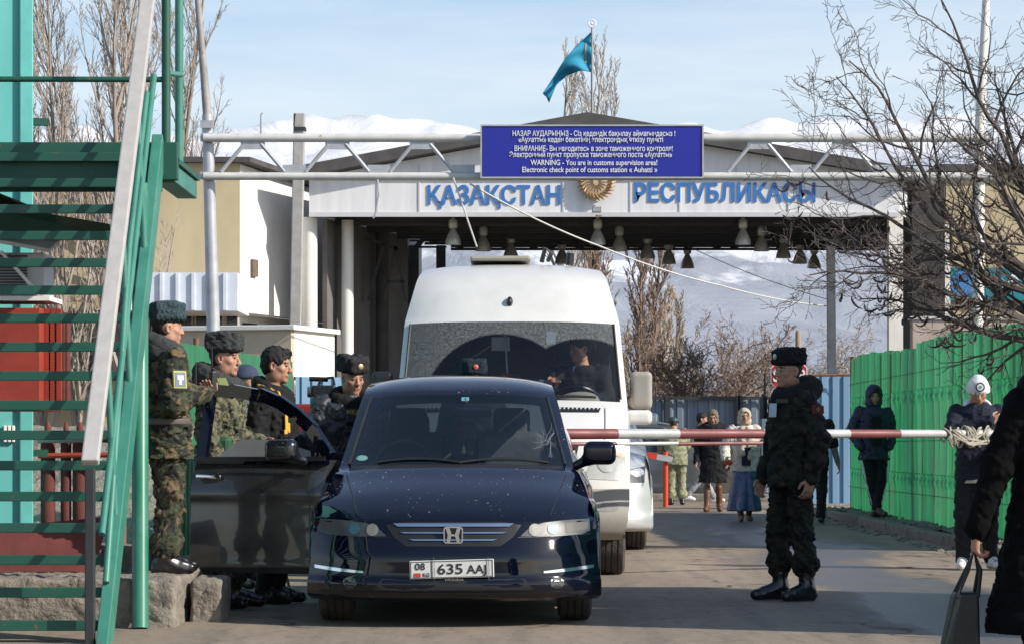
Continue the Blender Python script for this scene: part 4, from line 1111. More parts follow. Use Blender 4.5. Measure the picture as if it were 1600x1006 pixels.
def tree(name, label, base, H, r, par, bark, twig, seed, group=None, stems=1, spread=.0, cat='tree', lean=(0, 0)):
    rng = random.Random(seed); t = thing(name, label, cat, tuple(base), 0, group); mb = (MB(), MB())
    for s in range(stems):
        a = 2 * math.pi * s / max(stems, 1) + rng.random()
        off = Vector((math.cos(a), math.sin(a), 0)) * (spread if stems > 1 else 0)
        d = Vector((lean[0] + math.cos(a) * (.10 if stems > 1 else 0), lean[1] + math.sin(a) * (.06 if stems > 1 else 0), 1)).normalized()
        grow(mb, rng, off, d, H * (1 if s == 0 else rng.uniform(.72, .98)), r * (1 if s == 0 else rng.uniform(.6, .9)), 0, par)
    mb[0].build('trunk', bark, t, smooth=True, angle=80); mb[1].build('crown', twig, t)
    return t
POP = dict(lev=4, seg=(9, 6, 4, 3), sides=(6, 4, 3, 3), wig=(.03, .06, .09, .12), up=(.03, .22, .16, .10), num=(30, 12, 6), start=(.10, .12, .15), ang=((20, 38), (16, 36), (18, 42)), len=(.34, .34, .42), rmin=.0055, taper=.5)
POPB = dict(POP, num=(34, 11, 6), len=(.24, .40, .42), rmin=.009)
for i, (px, yy, hp, seed, st) in enumerate(((108, 57, -60, 3, 2), (160, 55, -120, 5, 2), (205, 58, -90, 8, 2), (245, 60, 60, 11, 1))):
    tree('poplar_tree', ('tall bare pale poplar nearest the turquoise cabin', 'tall bare poplar second from the turquoise cabin', 'tall bare poplar behind the white handrail', 'shorter bare poplar just right of the stair landing')[i],
         (PX(px, yy), yy, 0), PZ(hp, yy), .10, POP, BARKP, TWIGG, seed, 'bare poplars behind the stairs', st, .35)
for i, (px, yy, hp, seed) in enumerate(((885, 100, 118, 21), (915, 96, 105, 22), (892, 102, 150, 23))):
    tree('poplar_tree', ('bare poplar top above the gate roof under the flag, the left one of three', 'bare poplar top directly behind the flag pole, the middle one of three', 'bare poplar top just right of the flag pole above the gate roof')[i],
         (PX(px, yy), yy, 0), PZ(hp, yy), .15, POPB, BARKP, TWIGG, seed, 'bare poplars behind the gate')
for i, (px, yy, hp, seed, tw) in enumerate(((958, 88, 330, 31, TWIGB), (985, 92, 360, 32, TWIGB), (1012, 105, 455, 33, TWIGO), (1030, 112, 470, 35, TWIGO))):
    tree('poplar_tree', ('reddish brown bare poplar beside the van roof, seen through the gate', 'second reddish brown bare poplar right of the van, seen through the gate', 'pale ochre bare poplar beyond the brown ones, seen through the gate', 'small pale ochre bare poplar, the rightmost of the row through the gate')[i],
         (PX(px, yy), yy, 0), PZ(hp, yy), .13, dict(POPB, rmin=.011, num=(38, 11, 6)), BARK if tw is TWIGB else BARKP, tw, seed, 'bare poplars through the gate', 2, .5)
SPR = dict(lev=5, seg=(5, 5, 5, 4, 3), sides=(6, 5, 4, 3, 3), wig=(.10, .16, .2, .22, .25), up=(.02, .10, .08, .05, .04), num=(8, 7, 6, 5), start=(.35, .2, .2, .2), ang=((25, 60), (25, 60), (25, 65), (25, 60)), len=(.72, .62, .55, .5), rmin=.007, taper=.3)
for i, (px, yy, hp, seed) in enumerate(((1066, 72, 470, 41), (1105, 75, 478, 42), (1140, 80, 520, 43), (1205, 92, 500, 44), (1255, 95, 480, 45), (1330, 98, 490, 46), (1170, 105, 545, 47), (1040, 90, 540, 48))):
    tree('bare_tree', ('bare spreading tree behind the grey fence, nearest the van', 'bare forked tree behind the grey fence above the woman in the black coat', 'low bare tree behind the grey fence above the woman in white', 'hazy bare tree left of the guard hat beyond the gate', 'hazy bare tree behind the guard and the wooden post', 'hazy bare tree beyond the pale blue gate right of the power pole', 'small hazy bare tree far off between the women and the guard', 'small hazy bare tree far off beside the van mirror')[i],
         (PX(px, yy), yy, 0), PZ(hp, yy) * .60, .085, SPR, BARKP, TWIGB if i < 2 else TWIGG, seed, 'bare trees beyond the gate', 2 if i < 2 else 3, .2)
# leafless scrub that closes the far end of the yard
def scrub():
    rng = random.Random(9); mb = MB()
    for i in range(520):
        y = rng.uniform(86, 150); x = rng.uniform(PX(930, y), PX(1420, y)); h = rng.uniform(.8, 2.3)
        for k in range(9):
            p = Vector((x + rng.gauss(0, .3), y, 0)); q = p + Vector((rng.gauss(0, .5), rng.gauss(0, .3), h * rng.uniform(.6, 1)))
            m_ = p.lerp(q, .55) + Vector((rng.gauss(0, .15), 0, .1)); mb.tube([p, m_, q], [.02, .014, .008], 3, cap=False)
            for j in range(3):
                s = m_.lerp(q, rng.random()); mb.tube([s, s + Vector((rng.gauss(0, .4), rng.gauss(0, .2), rng.uniform(.2, .6)))], [.014, .008], 3, cap=False)
    o = mb.build('scrub', TWIGB); tag(o, 'brown leafless scrub far beyond the grey fence', 'scrub', kind='stuff')
scrub()
# the honey locust that leans in from the right, with its curled pods
def locust():
    rng = random.Random(12); base = (PX(1655, 30), 30, 0)
    t = thing('pod_tree', 'big bare dark tree hung with curled pods leaning in at the upper right', 'tree', base)
    par = dict(lev=5, seg=(8, 16, 9, 6, 4), sides=(8, 6, 4, 3, 3), wig=(.05, .17, .20, .20, .18), up=(.0, .02, .03, .02, .01), num=(0, 12, 7, 4), start=(.3, .10, .10, .1), ang=((30, 60), (28, 60), (28, 62), (30, 60)), len=(.6, .44, .46, .42), rmin=.0030, taper=.35, tips=[], flat=.7)
    mb = (MB(), MB()); B = Vector(base)
    mb[0].tube([(0, 0, -.1), (.02, 0, .8), (-.04, .02, 1.7), (-.02, 0, 2.5), (.06, .05, 3.4), (.16, .05, 4.6)], [.17, .14, .125, .11, .08, .04], 10)
    limbs = [((1668, 500), (1225, 175), .075), ((1660, 470), (1330, 60), .085), ((1662, 520), (1250, 420), .075), ((1660, 440), (1460, -30), .08), ((1670, 420), (1560, -90), .08),
             ((1660, 540), (1330, 500), .065), ((1655, 480), (1240, 290), .07), ((1668, 430), (1640, -120), .07), ((1660, 505), (1380, 270), .075), ((1650, 530), (1420, 450), .06), ((1662, 455), (1500, 120), .07), ((1655, 500), (1300, 380), .06)]
    for a, b, r in limbs:
        yb = 30 + rng.uniform(-1.2, 1.2); p = P(*a, 30) - B; q = P(*b, yb) - B; d = q - p; L = d.length * 1.0; r *= .60
        par['pull'] = d.normalized(); par['pullw'] = (0, .22, .06, .03, 0)
        dd = (d.normalized() + Vector((0, 0, .20 * (1 if b[1] < 380 else -.2)))).normalized()
        grow(mb, rng, p, dd, L, r, 1, par)
    mb[0].build('trunk', BARK, t, smooth=True, angle=80); mb[1].build('branches', TWIGD, t)
    pods = MB()
    for tip, dd in par['tips']:
        pz = (tip + B); ppx = 800 + FPX * pz.x / pz.y; ppy = HY - FPX * (pz.z - CH) / pz.y
        prob = .5 if (ppy > 340 and ppx > 1330) else (.07 if ppy < 260 else .16)
        if ppy < 170 or rng.random() > prob * .15: continue
        p = tip.copy(); a = rng.uniform(0, 6.3); L = rng.uniform(.12, .24); pts = [p]; ang = rng.uniform(-.5, .5)
        ca, sa = math.cos(a), math.sin(a)
        for k in range(7):
            ang += rng.uniform(.15, .55) * (1 if a > 3 else -1)
            p = p + Vector((math.sin(ang) * ca, math.sin(ang) * sa, -math.cos(ang))) * (L / 6); pts.append(p)
        pods.tube(pts, [.004, .011, .013, .013, .012, .010, .008, .003], 4)
    o = pods.build('seed_pods', M('pod_brown', (.045, .022, .018), .5, var=.5, vs=20), t); o['kind'] = 'stuff'
locust()

# ------------------------------------------------------------------ left side: stairs, cabin, plant
TURQ = M('turquoise_paint', (.10, .41, .385), .6, var=.22, vs=2.2, stretch=(1, 1, .18), col2=(.16, .50, .48)); GRNP = M('darkened_green_paint', (.007, .082, .050), .45, var=.3, vs=4, speck=((.15, .075, .035), 17, .665), col2=(.014, .075, .058), rvar=.2)  # the dark green carries the shade on the stairs in its colour
GRNL = M('light_green_paint', (.055, .22, .165), .42, var=.2, vs=4, col2=(.03, .16, .12), speck=((.13, .08, .05), 19, .675)); ALU = M('bare_wood_rail', (.42, .405, .39), .5, var=.15, vs=3, stretch=(6, 6, .8))
st = thing('steel_stairs', 'steep dark green steel staircase with a pale handrail at the left edge', 'staircase', (-2.4, 16.5, 0))
y0, z0, y1, z1 = 16.42, -.04, 18.95, 3.06
XR = -2.33
N = 17
for i in range(N):                                     # treads
    f = (i + .55) / N; y = y0 + (y1 - y0) * f; z = z0 + (z1 - z0) * f + .06
    mb = MB(); mb.box((-3.75, y, z - .022), (XR - .035, y + .15, z + .0)); mb.box((-3.75, y - .004, z - .052), (XR - .035, y + .03, z + .006), None, .004)
    mb.build('tread', GRNP, st, world=True)
mb = MB(); mb.bar((XR, y0, z0 - .02), (XR, y1 + .05, z1 + .05), .07, .19, (0, 0, 1), .006); mb.build('stringer', GRNL, st, world=True)
mb = MB(); mb.bar((-3.80, y0, z0 - .02), (-3.80, y1, z1), .06, .19, (0, 0, 1), .006); mb.build('stringer', GRNP, st, world=True)
MB().bar((XR - .07, 16.38, 1.03), (XR - .07, 19.3, 4.45), .10, .055, (0, 0, 1), .01).build('handrail', ALU, st, world=True)
MB().bar((XR - .075, 16.42, -.03), (XR - .075, 16.42, 1.0), .055, .055, (0, 1, 0), .006).build('newel_post', DKST, st, world=True)
sl = (z1 - z0) / (y1 - y0)
for k, (ya, up) in enumerate(((16.95, .98), (17.6, .98), (18.3, .98))):
    z = z0 + sl * (ya - y0); MB().tube([(XR, ya, z), (XR - .05, ya, z + up)], .021, 10).build('baluster', GRNL, st, world=True, smooth=True)
MB().tube([(XR - .02, 16.5, .62), (XR - .02, 18.9, 3.55)], .021, 10).build('mid_rail', GRNL, st, world=True, smooth=True)
MB().tube([(XR - .01, 16.6, .34), (XR - .03, 17.75, 2.35), (XR - .03, 18.6, 3.4)], .02, 10).build('mid_rail', GRNL, st, world=True, smooth=True)
# landing
mb = MB(); mb.box((-4.6, 18.98, 2.985), (-2.20, 20.3, 3.02)); mb.box((-4.6, 18.96, 2.87), (-2.2, 19.02, 3.12), None, .008); mb.box((-4.6, 18.90, 2.79), (-2.3, 18.96, 2.865), None, .006)
mb.build('landing', GRNP, st, world=True)
MB().box((-2.36, 19.03, 2.86), (-2.22, 20.3, 2.98), None, .006).build('landing_beam', GRNL, st, world=True)
for (x, y) in ((-2.30, 19.15), (-2.34, 20.25)):
    MB().tube([(x, y, 2.9), (x, y, 4.35)], .030, 12).build('landing_post', GRNP if y < 20 else GRNL, st, world=True, smooth=True)
MB().tube([(-4.6, 19.15, 3.56), (-2.30, 19.15, 3.555)], .019, 10).build('landing_rail', GRNP, st, world=True, smooth=True)
MB().tube([(-2.32, 20.2, 3.72), (-2.30, 19.15, 3.60)], .019, 10).build('landing_rail', GRNL, st, world=True, smooth=True)
MB().box((-4.6, 19.10, 4.13), (-2.24, 19.18, 4.17)).build('landing_top_rail', GRNP, st, world=True)
MB().tube([(PX(219, 17.74), 17.74, 0), (PX(219, 18.5), 18.5, 2.80)], .052, 16).build('column', M('column_green', (.012, .15, .085), .35, var=.35, vs=5, col2=(.07, .22, .17), stretch=(1, 1, .4)), st, world=True, smooth=True)
mb = MB(); mb.add([Vector(v) for v in ((-4.4, 19.4, 2.90), (-2.74, 19.6, 2.63), (-2.74, 19.7, 2.56), (-4.4, 19.5, 2.60), (-4.4, 20.2, 2.90), (-2.74, 20.2, 2.63), (-2.74, 20.2, 2.56), (-4.4, 20.2, 2.60))],
                  [(0, 1, 2, 3), (7, 6, 5, 4), (0, 4, 5, 1), (1, 5, 6, 2), (2, 6, 7, 3), (3, 7, 4, 0)]); mb.build('gusset_plate', M('plate_green', (.015, .07, .05), .5, var=.3), st, world=True)
# turquoise cabin
cb = thing('metal_cabin', 'tall turquoise metal cabin cut by the left edge of the photo', 'cabin', (PX(49, 21.0), 21.0, .35), R(11))
xr_ = 0.0
MB().box((-3.2, 0, 0), (0, 2.8, 5.3)).build('wall', TURQ, cb)
MB().box((-.085, -.04, 0), (.012, -.002, 5.3), None, .008).build('corner_post', M('turquoise_post', (.13, .50, .46), .5, var=.2), cb)
for i in range(9): MB().box((-.42 - i * .34, -.018, .02), (-.40 - i * .34, -.002, 5.28)).build('seam', TURQ, cb)
MB().box((-3.3, -.1, 5.302), (.1, 2.9, 5.42)).build('roof', GRNP, cb)
for z in (3.13, .72): MB().box((.013, -.03, z - .025), (.12, .05, z + .025)).build('bracket', GRNP, cb)
for i in range(3): MB().box((-.20 + i * .030, -.035, .80), (-.178 + i * .030, -.003, .92), None, .004).build('vent_slat', WHT, cb)
MB().tube([(-3.95, 20.2, 2.98), (-3.3, 20.25, 2.72), (-3.05, 20.3, 2.62)], .05, 8).build('old_pipe', M('old_pipe_brown', (.22, .14, .09), .9, var=.5, vs=14, bump=.4), cb, world=True, smooth=True)
# air conditioner
ac = thing('air_conditioner', 'grey air conditioner unit hung on a white bracket behind the stair treads', 'air conditioner', (PX(20, 19.9), 19.7, PZ(466, 19.9)))
a, b = P(-40, 463, 19.8), P(70, 395, 19.8)
MB().box((a.x, 19.8, a.z), (b.x, 20.2, b.z), None, .015).build('housing', M('ac_grey', (.48, .49, .51), .45, var=.15, vs=4), ac, world=True)
mb = MB()
for i in range(13): mb.box((a.x + .02, 19.783, a.z + .03 + i * .02), (b.x - .12, 19.799, a.z + .040 + i * .02))
mb.build('grille', DKST, ac, world=True)
mb = MB(); mb.bar((PX(0, 19.7), 19.74, PZ(393, 19.7)), (PX(60, 19.7), 19.74, PZ(460, 19.7)), .02, .05, (0, -1, 0)); mb.box((a.x - .1, 19.7, a.z - .035), (b.x + .05, 20.25, a.z - .005)); mb.build('bracket', WHT, ac, world=True)
mb = MB(); mb.bar(P(-20, 366, 19.7), P(85, 385, 19.7), .28, .025, (0, -.3, 1)); mb.build('awning', M('awning_white', (.6, .6, .58), .6, var=.3), ac, world=True)
# red cage
rc = thing('equipment_box', 'rust red steel equipment box with a mesh side under the air conditioner', 'equipment box', (PX(45, 19.7), 19.7, PZ(641, 19.7)))
REDP = M('red_oxide', (.33, .042, .024), .6, var=.3, vs=4, bump=.1); REDD = M('dark_red', (.15, .035, .03), .8, var=.4, vs=6)
a, b = P(-60, 641, 19.7), P(63, 481, 19.7)
MB().box((a.x, 19.7, a.z), (b.x, 20.34, b.z), None, .008).build('housing', REDP, rc, world=True)
mb = MB(); x0_, x1_ = b.x + .002, PX(97, 19.9)
for (u0, u1, v0, v1) in ((x0_, x0_ + .03, a.z, b.z), (x1_ - .03, x1_, a.z, b.z), ((x0_ + x1_) / 2 - .012, (x0_ + x1_) / 2 + .012, a.z, b.z)): mb.box((u0, 19.85, v0), (u1, 19.9, v1))
for v in (a.z, b.z - .03): mb.box((x0_ + .03, 19.852, v), (x1_ - .03, 19.898, v + .03))
mb.build('frame', REDP, rc, world=True)
mb = MB()
for i in range(30): mb.box((x0_ + .03, 19.87, a.z + .03 + i * .0215), (x1_ - .03, 19.876, a.z + .038 + i * .0215))
for i in range(6): mb.box((x0_ + .03 + i * .02, 19.878, a.z + .03), (x0_ + .036 + i * .02, 19.884, b.z - .03))
mb.build('mesh_panel', RUST, rc, world=True)
MB().box((x0_ + .01, 20.2, a.z + .01), (x1_ - .01, 20.34, b.z - .01)).build('back_panel', REDD, rc, world=True)
# red brown posts and pipes behind the stairs
for i, (px, w) in enumerate(((75, .055), (103, .04), (125, .055), (186, .055))):
    t = thing('rusty_post', ('rusty brown post right beside the turquoise cabin', 'slim rusty post second from the turquoise cabin', 'thick rusty post third from the turquoise cabin', 'orange brown post just left of the round green stair column')[i], 'post', (PX(px, 21.5), 21.5, 0), 0, 'rusty posts behind the stairs')
    MB().tube([(0, 0, 0), (0, 0, 1.22)], w, 12).build('pipe', REDD if i < 3 else M('orange_brown', (.34, .12, .06), .8, var=.4, vs=7), t, smooth=True)
    MB().tube([(0, 0, 1.2), (0, 0, 1.26), (0, 0, 1.3)], [w * .5, w * .5, w * .2], 10).build('cap', REDD, t, smooth=True)
t = thing('horizontal_pipe', 'grey and rusty horizontal pipe between the rusty posts', 'pipe', (PX(60, 21.4), 21.38, PZ(682, 21.4)))
MB().tube([(0, 0, 0), (PX(150, 21.4) - PX(60, 21.4), 0, 0)], .045, 12).build('grey_length', PIPE, t, smooth=True)
MB().tube([(PX(150, 21.4) - PX(60, 21.4), 0, 0), (PX(215, 21.4) - PX(60, 21.4), 0, 0)], .043, 12).build('rusty_length', RUST, t, smooth=True)
MB().tube([(0, .0, -.14), (PX(215, 21.4) - PX(60, 21.4), 0, -.13)], .02, 8).build('lower_rod', REDP, t, smooth=True)
t = thing('scrap_plate', 'dark red sheet metal leaning on the concrete behind the lowest treads', 'scrap sheet', (-3.4, 18.9, .3))
mb = MB(); mb.add([Vector(v) for v in ((-4.3, 18.75, .30), (-2.72, 18.75, .30), (-2.66, 18.95, .66), (-4.3, 18.95, .50), (-4.3, 18.77, .30), (-2.72, 18.77, .30), (-2.66, 18.97, .66), (-4.3, 18.97, .50))],
                  [(0, 1, 2, 3), (7, 6, 5, 4), (0, 4, 5, 1), (1, 5, 6, 2), (2, 6, 7, 3), (3, 7, 4, 0)]); mb.build('sheet', REDD, t, world=True)
MB().tube([(-4.2, 18.7, .33), (-2.7, 18.68, .40)], .012, 6).build('edge_rod', WHT, t, world=True)
# broken concrete blocks
def rough_block(label, lo, hi, seed, h=.016):
    t = thing('concrete_block', label, 'concrete block', ((lo[0] + hi[0]) / 2, lo[1], 0), 0, 'broken concrete under the stairs')
    lo_, hi_ = np.array(lo) - np.array(t.location), np.array(hi) - np.array(t.location)
    S = SDF(lo_ - .06, hi_ + .06, h); c = (lo_ + hi_) / 2; S.box(c, (hi_ - lo_) / 2, .03, 0)
    S.noise(.010, 20, seed); S.noise(.005, 60, seed + 1, True); S.noise(.004, 120, seed + 2); sdf_obj('block', S, CONC, t)
rough_block('long broken concrete slab under the stairs that the first soldier stands on', (-4.2, 17.85, -.05), (-2.09, 19.5, .30), 3)
rough_block('upper concrete slab lying on the long one behind the round green column', (-4.2, 19.0, .26), (-2.36, 19.7, .46), 7)
rough_block('small concrete lump beside the boots of the second soldier', (-2.06, 18.4, -.04), (-1.86, 19.1, .27), 11)
# gravel bank behind the posts
mb = MB(); rs = np.random.RandomState(8); xs = np.linspace(-7, -2.75, 60); ys = np.linspace(22.2, 27, 40); Xg, Yg = np.meshgrid(xs, ys, indexing='ij')
Zg = np.clip((Yg - 22.2) * .45, 0, 1.25) + .05 * rs.rand(*Xg.shape); mb.grid(np.stack([Xg, Yg, Zg], 2)); tag(mb.build('gravel_bank', GRAV), kind='structure')

# ------------------------------------------------------------------ boom barrier
BRED = M('boom_red', (.20, .055, .055), .45, var=.35, vs=5, rvar=.2); BWHT = M('boom_white', (.44, .45, .45), .45, var=.25, vs=5)
bz = 1.215
bt = thing('boom_barrier', 'red and white boom barrier lowered across the road', 'barrier', (4.6, 25.7, 0))
e0, e1 = Vector((PX(880, 23.15), 23.15, bz)), Vector((PX(1600, 25.7), 25.7, bz + .01))
marks = [880, 963, 1059, 1192, 1326, 1405, 1478, 1600]
def onb(px):
    # parameter along the bar whose picture column is px
    lo, hi = 0., 1.
    for _ in range(40):
        m_ = (lo + hi) / 2; q = e0.lerp(e1, m_)
        if 800 + FPX * q.x / q.y < px: lo = m_
        else: hi = m_
    return lo
for i in range(len(marks) - 1):
    f0, f1 = onb(marks[i]), onb(marks[i + 1]); r0, r1 = .043 - .010 * f0, .043 - .010 * f1
    MB().tube([e0.lerp(e1, f0), e0.lerp(e1, f1)], [r0, r1], 14).build('red_band' if i % 2 == 0 and i != 6 else 'white_band', BRED if i % 2 == 0 and i != 6 else BWHT, bt, world=True, smooth=True)
f1 = onb(1200)
for i, (m0, m1) in enumerate(((880, 963), (963, 1059), (1059, 1200))):
    a, b = e0.lerp(e1, onb(m0)) - Vector((0, 0, .082)), e0.lerp(e1, onb(m1)) - Vector((0, 0, .078)); MB().tube([a, b], .016, 8).build('lower_rail', BRED if i != 1 else BWHT, bt, world=True, smooth=True)
MB().box((e1.x + .02, e1.y - .1, 0), (e1.x + .22, e1.y + .1, 1.32), None, .01).build('pivot_post', RUST, bt, world=True)
mb = MB(); mb.box((e1.x + .24, e1.y - .12, .95), (e1.x + .55, e1.y + .12, 1.4), None, .02); mb.build('counterweight', DKST, bt, world=True)
# rope wound round the boom
rp = thing('rope_coil', 'tangled pale rope wound round the right end of the boom', 'rope', tuple(e0.lerp(e1, onb(1510))))
rng = random.Random(3); mb = MB()
for k in range(26):
    f = onb(1480 + 62 * rng.random()); c = e0.lerp(e1, f); d = (e1 - e0).normalized(); sl_ = rng.uniform(-.10, .10); pts = []
    ry = rng.uniform(.046, .06); rzz = rng.uniform(.05, .085); dz = -rng.uniform(0, .05)
    for i in range(15):
        a = 2 * math.pi * i / 14; pts.append(c + d * (sl_ * math.sin(a / 2)) + Vector((0, -ry * math.cos(a), rzz * math.sin(a) + dz)))
    mb.tube(pts, .0085, 6)
for k in range(9):
    a = e0.lerp(e1, onb(1484 + 12 * rng.random())) + Vector((0, -.06, rng.uniform(-.05, .05))); b = e0.lerp(e1, onb(1525 + 18 * rng.random())) + Vector((0, -.06, rng.uniform(-.12, .05)))
    mb.tube([a, a.lerp(b, .5) + Vector((0, -.02, rng.uniform(-.10, .02))), b], .0085, 6)
mb.build('rope', M('rope_grey', (.40, .37, .30), .9, var=.4, vs=30), rp, world=True, smooth=True)
# small far barrier with red post
fb = thing('small_barrier', 'small red and white barrier arm on a bright red post beside the camouflaged man', 'barrier', (PX(1040, 51), 51, 0))
MB().tube([(0, 0, 0), (0, 0, .98)], .045, 10).build('post', M('bright_red', (.62, .05, .02), .5, var=.15), fb, smooth=True)
MB().bar((-.33, -.06, .93), (-.16, -.06, .89), .05, .10).build('red_band', MATS['bright_red'], fb); MB().bar((-.158, -.06, .89), (.12, -.06, .84), .05, .10).build('white_band', BWHT, fb)
# kerb stones and a step at the far end
mb = MB(); mb.box((PX(1000, 56), 56, .0), (PX(1230, 56), 56.4, .14), None, .02); tag(mb.build('far_kerb', CONC), kind='structure')
# two unseen huts right of the road, added to shade the guard
for (y0_, y1_, h_, lab) in ((18.15, 20.25, 4.0, 'unseen turquoise hut added for shade, the one nearer the boom'), (16.15, 17.8, 3.3, 'unseen turquoise hut added for shade, the one farther from the boom')):
    gh = thing('shade_hut', lab, 'hut', (5.6, y0_, 0), 0, 'unseen huts added right of the road for shade')
    MB().box((4.5, y0_ + .1, 0), (7.2, y1_ - .1, h_ - .15)).build('wall', TURQ, gh, world=True); MB().box((4.42, y0_, h_ - .148), (7.35, y1_, h_), None, .02).build('roof', GRNP, gh, world=True)
    f = MB().box((4.47, y0_ + .4, 1.1), (4.498, y1_ - .4, 2.1)).build('window', WHT, gh, world=True); MB().box((4.45, y0_ + .46, 1.16), (4.468, y1_ - .46, 2.04)).build('pane', DGL, gh, world=True)
    MB().box((5.3, y0_ + .05, .02), (6.2, y0_ + .098, 2.1)).build('door', GRNP, gh, world=True)
# ------------------------------------------------------------------ vehicles
PAINT = None
def screen_glass():
    m = glass('van_windshield_glass', (.88, .90, .88), .02); nt = m.node_tree
    v = _vec(nt); sep = nt.nodes.new('ShaderNodeSeparateXYZ'); nt.links.new(v, sep.inputs[0])
    def mth(op, a, b=0.0):
        q = nt.nodes.new('ShaderNodeMath'); q.operation = op
        for i, s in enumerate((a, b)):
            if isinstance(s, (int, float)): q.inputs[i].default_value = s
            else: nt.links.new(s, q.inputs[i])
        return q.outputs[0]
    ds = []
    for cx, cz, r in ((-.10, 1.42, .66), (.62, 1.40, .64)):
        dx, dz = mth('SUBTRACT', sep.outputs[0], cx), mth('SUBTRACT', sep.outputs[2], cz)
        ds.append(mth('SUBTRACT', mth('SQRT', mth('ADD', mth('MULTIPLY', dx, dx), mth('MULTIPLY', dz, dz))), r))
    d = mth('MINIMUM', ds[0], ds[1])
    arc = _ramp(nt, d, -.005, .02, .0, 1.0)
    n = _ramp(nt, _noise(nt, _vec(nt, (1, 1, .55)), 85, 4, .7), .40, .74, .08, .46)
    n0 = _ramp(nt, _noise(nt, v, 150, 3, .7), .62, .70, .0, .55)
    f = mth('ADD', mth('MULTIPLY', arc, n), mth('MULTIPLY', n0, .25))
    o = nt.nodes['Material Output']; old = o.inputs['Surface'].links[0].from_socket
    df = nt.nodes.new('ShaderNodeBsdfDiffuse'); df.inputs[0].default_value = (.40, .42, .42, 1); mx = nt.nodes.new('ShaderNodeMixShader')
    nt.links.new(f, mx.inputs[0]); nt.links.new(old, mx.inputs[1]); nt.links.new(df.outputs[0], mx.inputs[2]); nt.links.new(mx.outputs[0], o.inputs['Surface'])
    return m
def veh_materials():
    global PAINT, WPAINT, CHROME, BLKP, RUBBER, RIM, WGL, VGL, SGL, INT, INTL, LAMPG, RGL, VSG, SILV, DGREY, GREYPL
    m, nt, p = _new('navy_paint'); v = _vec(nt)
    sep = nt.nodes.new('ShaderNodeSeparateXYZ'); nt.links.new(v, sep.inputs[0])
    dust = _ramp(nt, _noise(nt, v, 1.4, 5, .65), .42, .75, 0, .06)
    c = _mix(nt, dust, (.0018, .0026, .010), (.020, .021, .026))
    sp = _noise(nt, _vec(nt, (1, .35, 1)), 75, 2, .6); area = _noise(nt, v, 2.6, 2, .5)       # dried white splashes
    def mth(op, a, b):
        q = nt.nodes.new('ShaderNodeMath'); q.operation = op
        for i, s in enumerate((a, b)):
            if isinstance(s, (int, float)): q.inputs[i].default_value = s
            else: nt.links.new(s, q.inputs[i])
        return q.outputs[0]
    spk = mth('MULTIPLY', _ramp(nt, sp, .705, .73), _ramp(nt, area, .44, .52))
    top = _ramp(nt, sep.outputs[2], .66, .72); spk = mth('MULTIPLY', spk, top)
    c = _mix(nt, spk, c, (.62, .62, .6))
    low = _ramp(nt, sep.outputs[2], .14, .30, .10, 0)
    c = _mix(nt, mth('MULTIPLY', low, _ramp(nt, _noise(nt, v, 18, 5, .7), .35, .7)), c, (.10, .085, .07))
    nt.links.new(c, p.inputs['Base Color']); p.inputs['Roughness'].default_value = .35; p.inputs['Metallic'].default_value = .0
    p.inputs['Coat Weight'].default_value = 1.0; nt.links.new(_ramp(nt, _noise(nt, v, 3, 5, .7), .3, .8, .02, .08), p.inputs['Coat Roughness']); p.inputs['Specular IOR Level'].default_value = .0
    PAINT = m
    WPAINT = M('white_van_paint', (.62, .61, .59), .35, var=.22, vs=1.6, p0=.45, p1=.8, stretch=(1, 1, .5), coat=.5, speck=((.45, .42, .38), 70, .69))
    CHROME = M('chrome', (.72, .73, .74), .12, metal=1, var=.1); BLKP = M('black_plastic', (.014, .014, .015), .4, var=.3, vs=8); GREYPL = M('grey_bumper', (.30, .30, .29), .6, var=.3, vs=3, col2=(.30, .25, .19), speck=((.25, .2, .15), 40, .66))
    RUBBER = M('tyre_rubber', (.035, .033, .031), .85, var=.4, vs=6, col2=(.10, .085, .07), bump=.7, bs=34, bd=.02); RIM = M('alloy_rim', (.45, .45, .46), .35, metal=.7, var=.2)
    WGL = glass('windshield_glass', (.62, .68, .70), .02); VGL = screen_glass(); SGL = glass('side_glass', (.42, .46, .48), .02); VSG = glass('van_side_glass', (.86, .88, .88), .02); RGL = glass('rear_glass', (.10, .12, .13), .02)
    INT = M('interior_dark', (.016, .016, .018), .8, var=.3); INTL = M('lit_seat_fabric', (.22, .22, .21), .9, var=.3, vs=20, bump=.2, bs=90)
    LAMPG = M('headlight_glass', (.06, .07, .075), .4, var=.5, vs=9, coat=.3); SILV = M('silver_paint', (.55, .56, .58), .3, metal=.4, var=.1, coat=.6); DGREY = M('dark_grey_paint', (.055, .060, .066), .3, var=.2, coat=.6)
veh_materials()
def pchip(xs, ys, x):
    xs, ys = np.array(xs, float), np.array(ys, float); h = np.diff(xs); d = np.diff(ys) / h; m = np.zeros(len(xs))
    m[0], m[-1] = d[0], d[-1]
    for i in range(1, len(xs) - 1):
        m[i] = 0 if d[i - 1] * d[i] <= 0 else 2 * d[i - 1] * d[i] / (d[i - 1] + d[i])
    k = np.clip(np.searchsorted(xs, x) - 1, 0, len(xs) - 2); t = (x - xs[k]) / h[k]
    return (2 * t**3 - 3 * t**2 + 1) * ys[k] + (t**3 - 2 * t**2 + t) * h[k] * m[k] + (-2 * t**3 + 3 * t**2) * ys[k + 1] + (t**3 - t**2) * h[k] * m[k + 1]
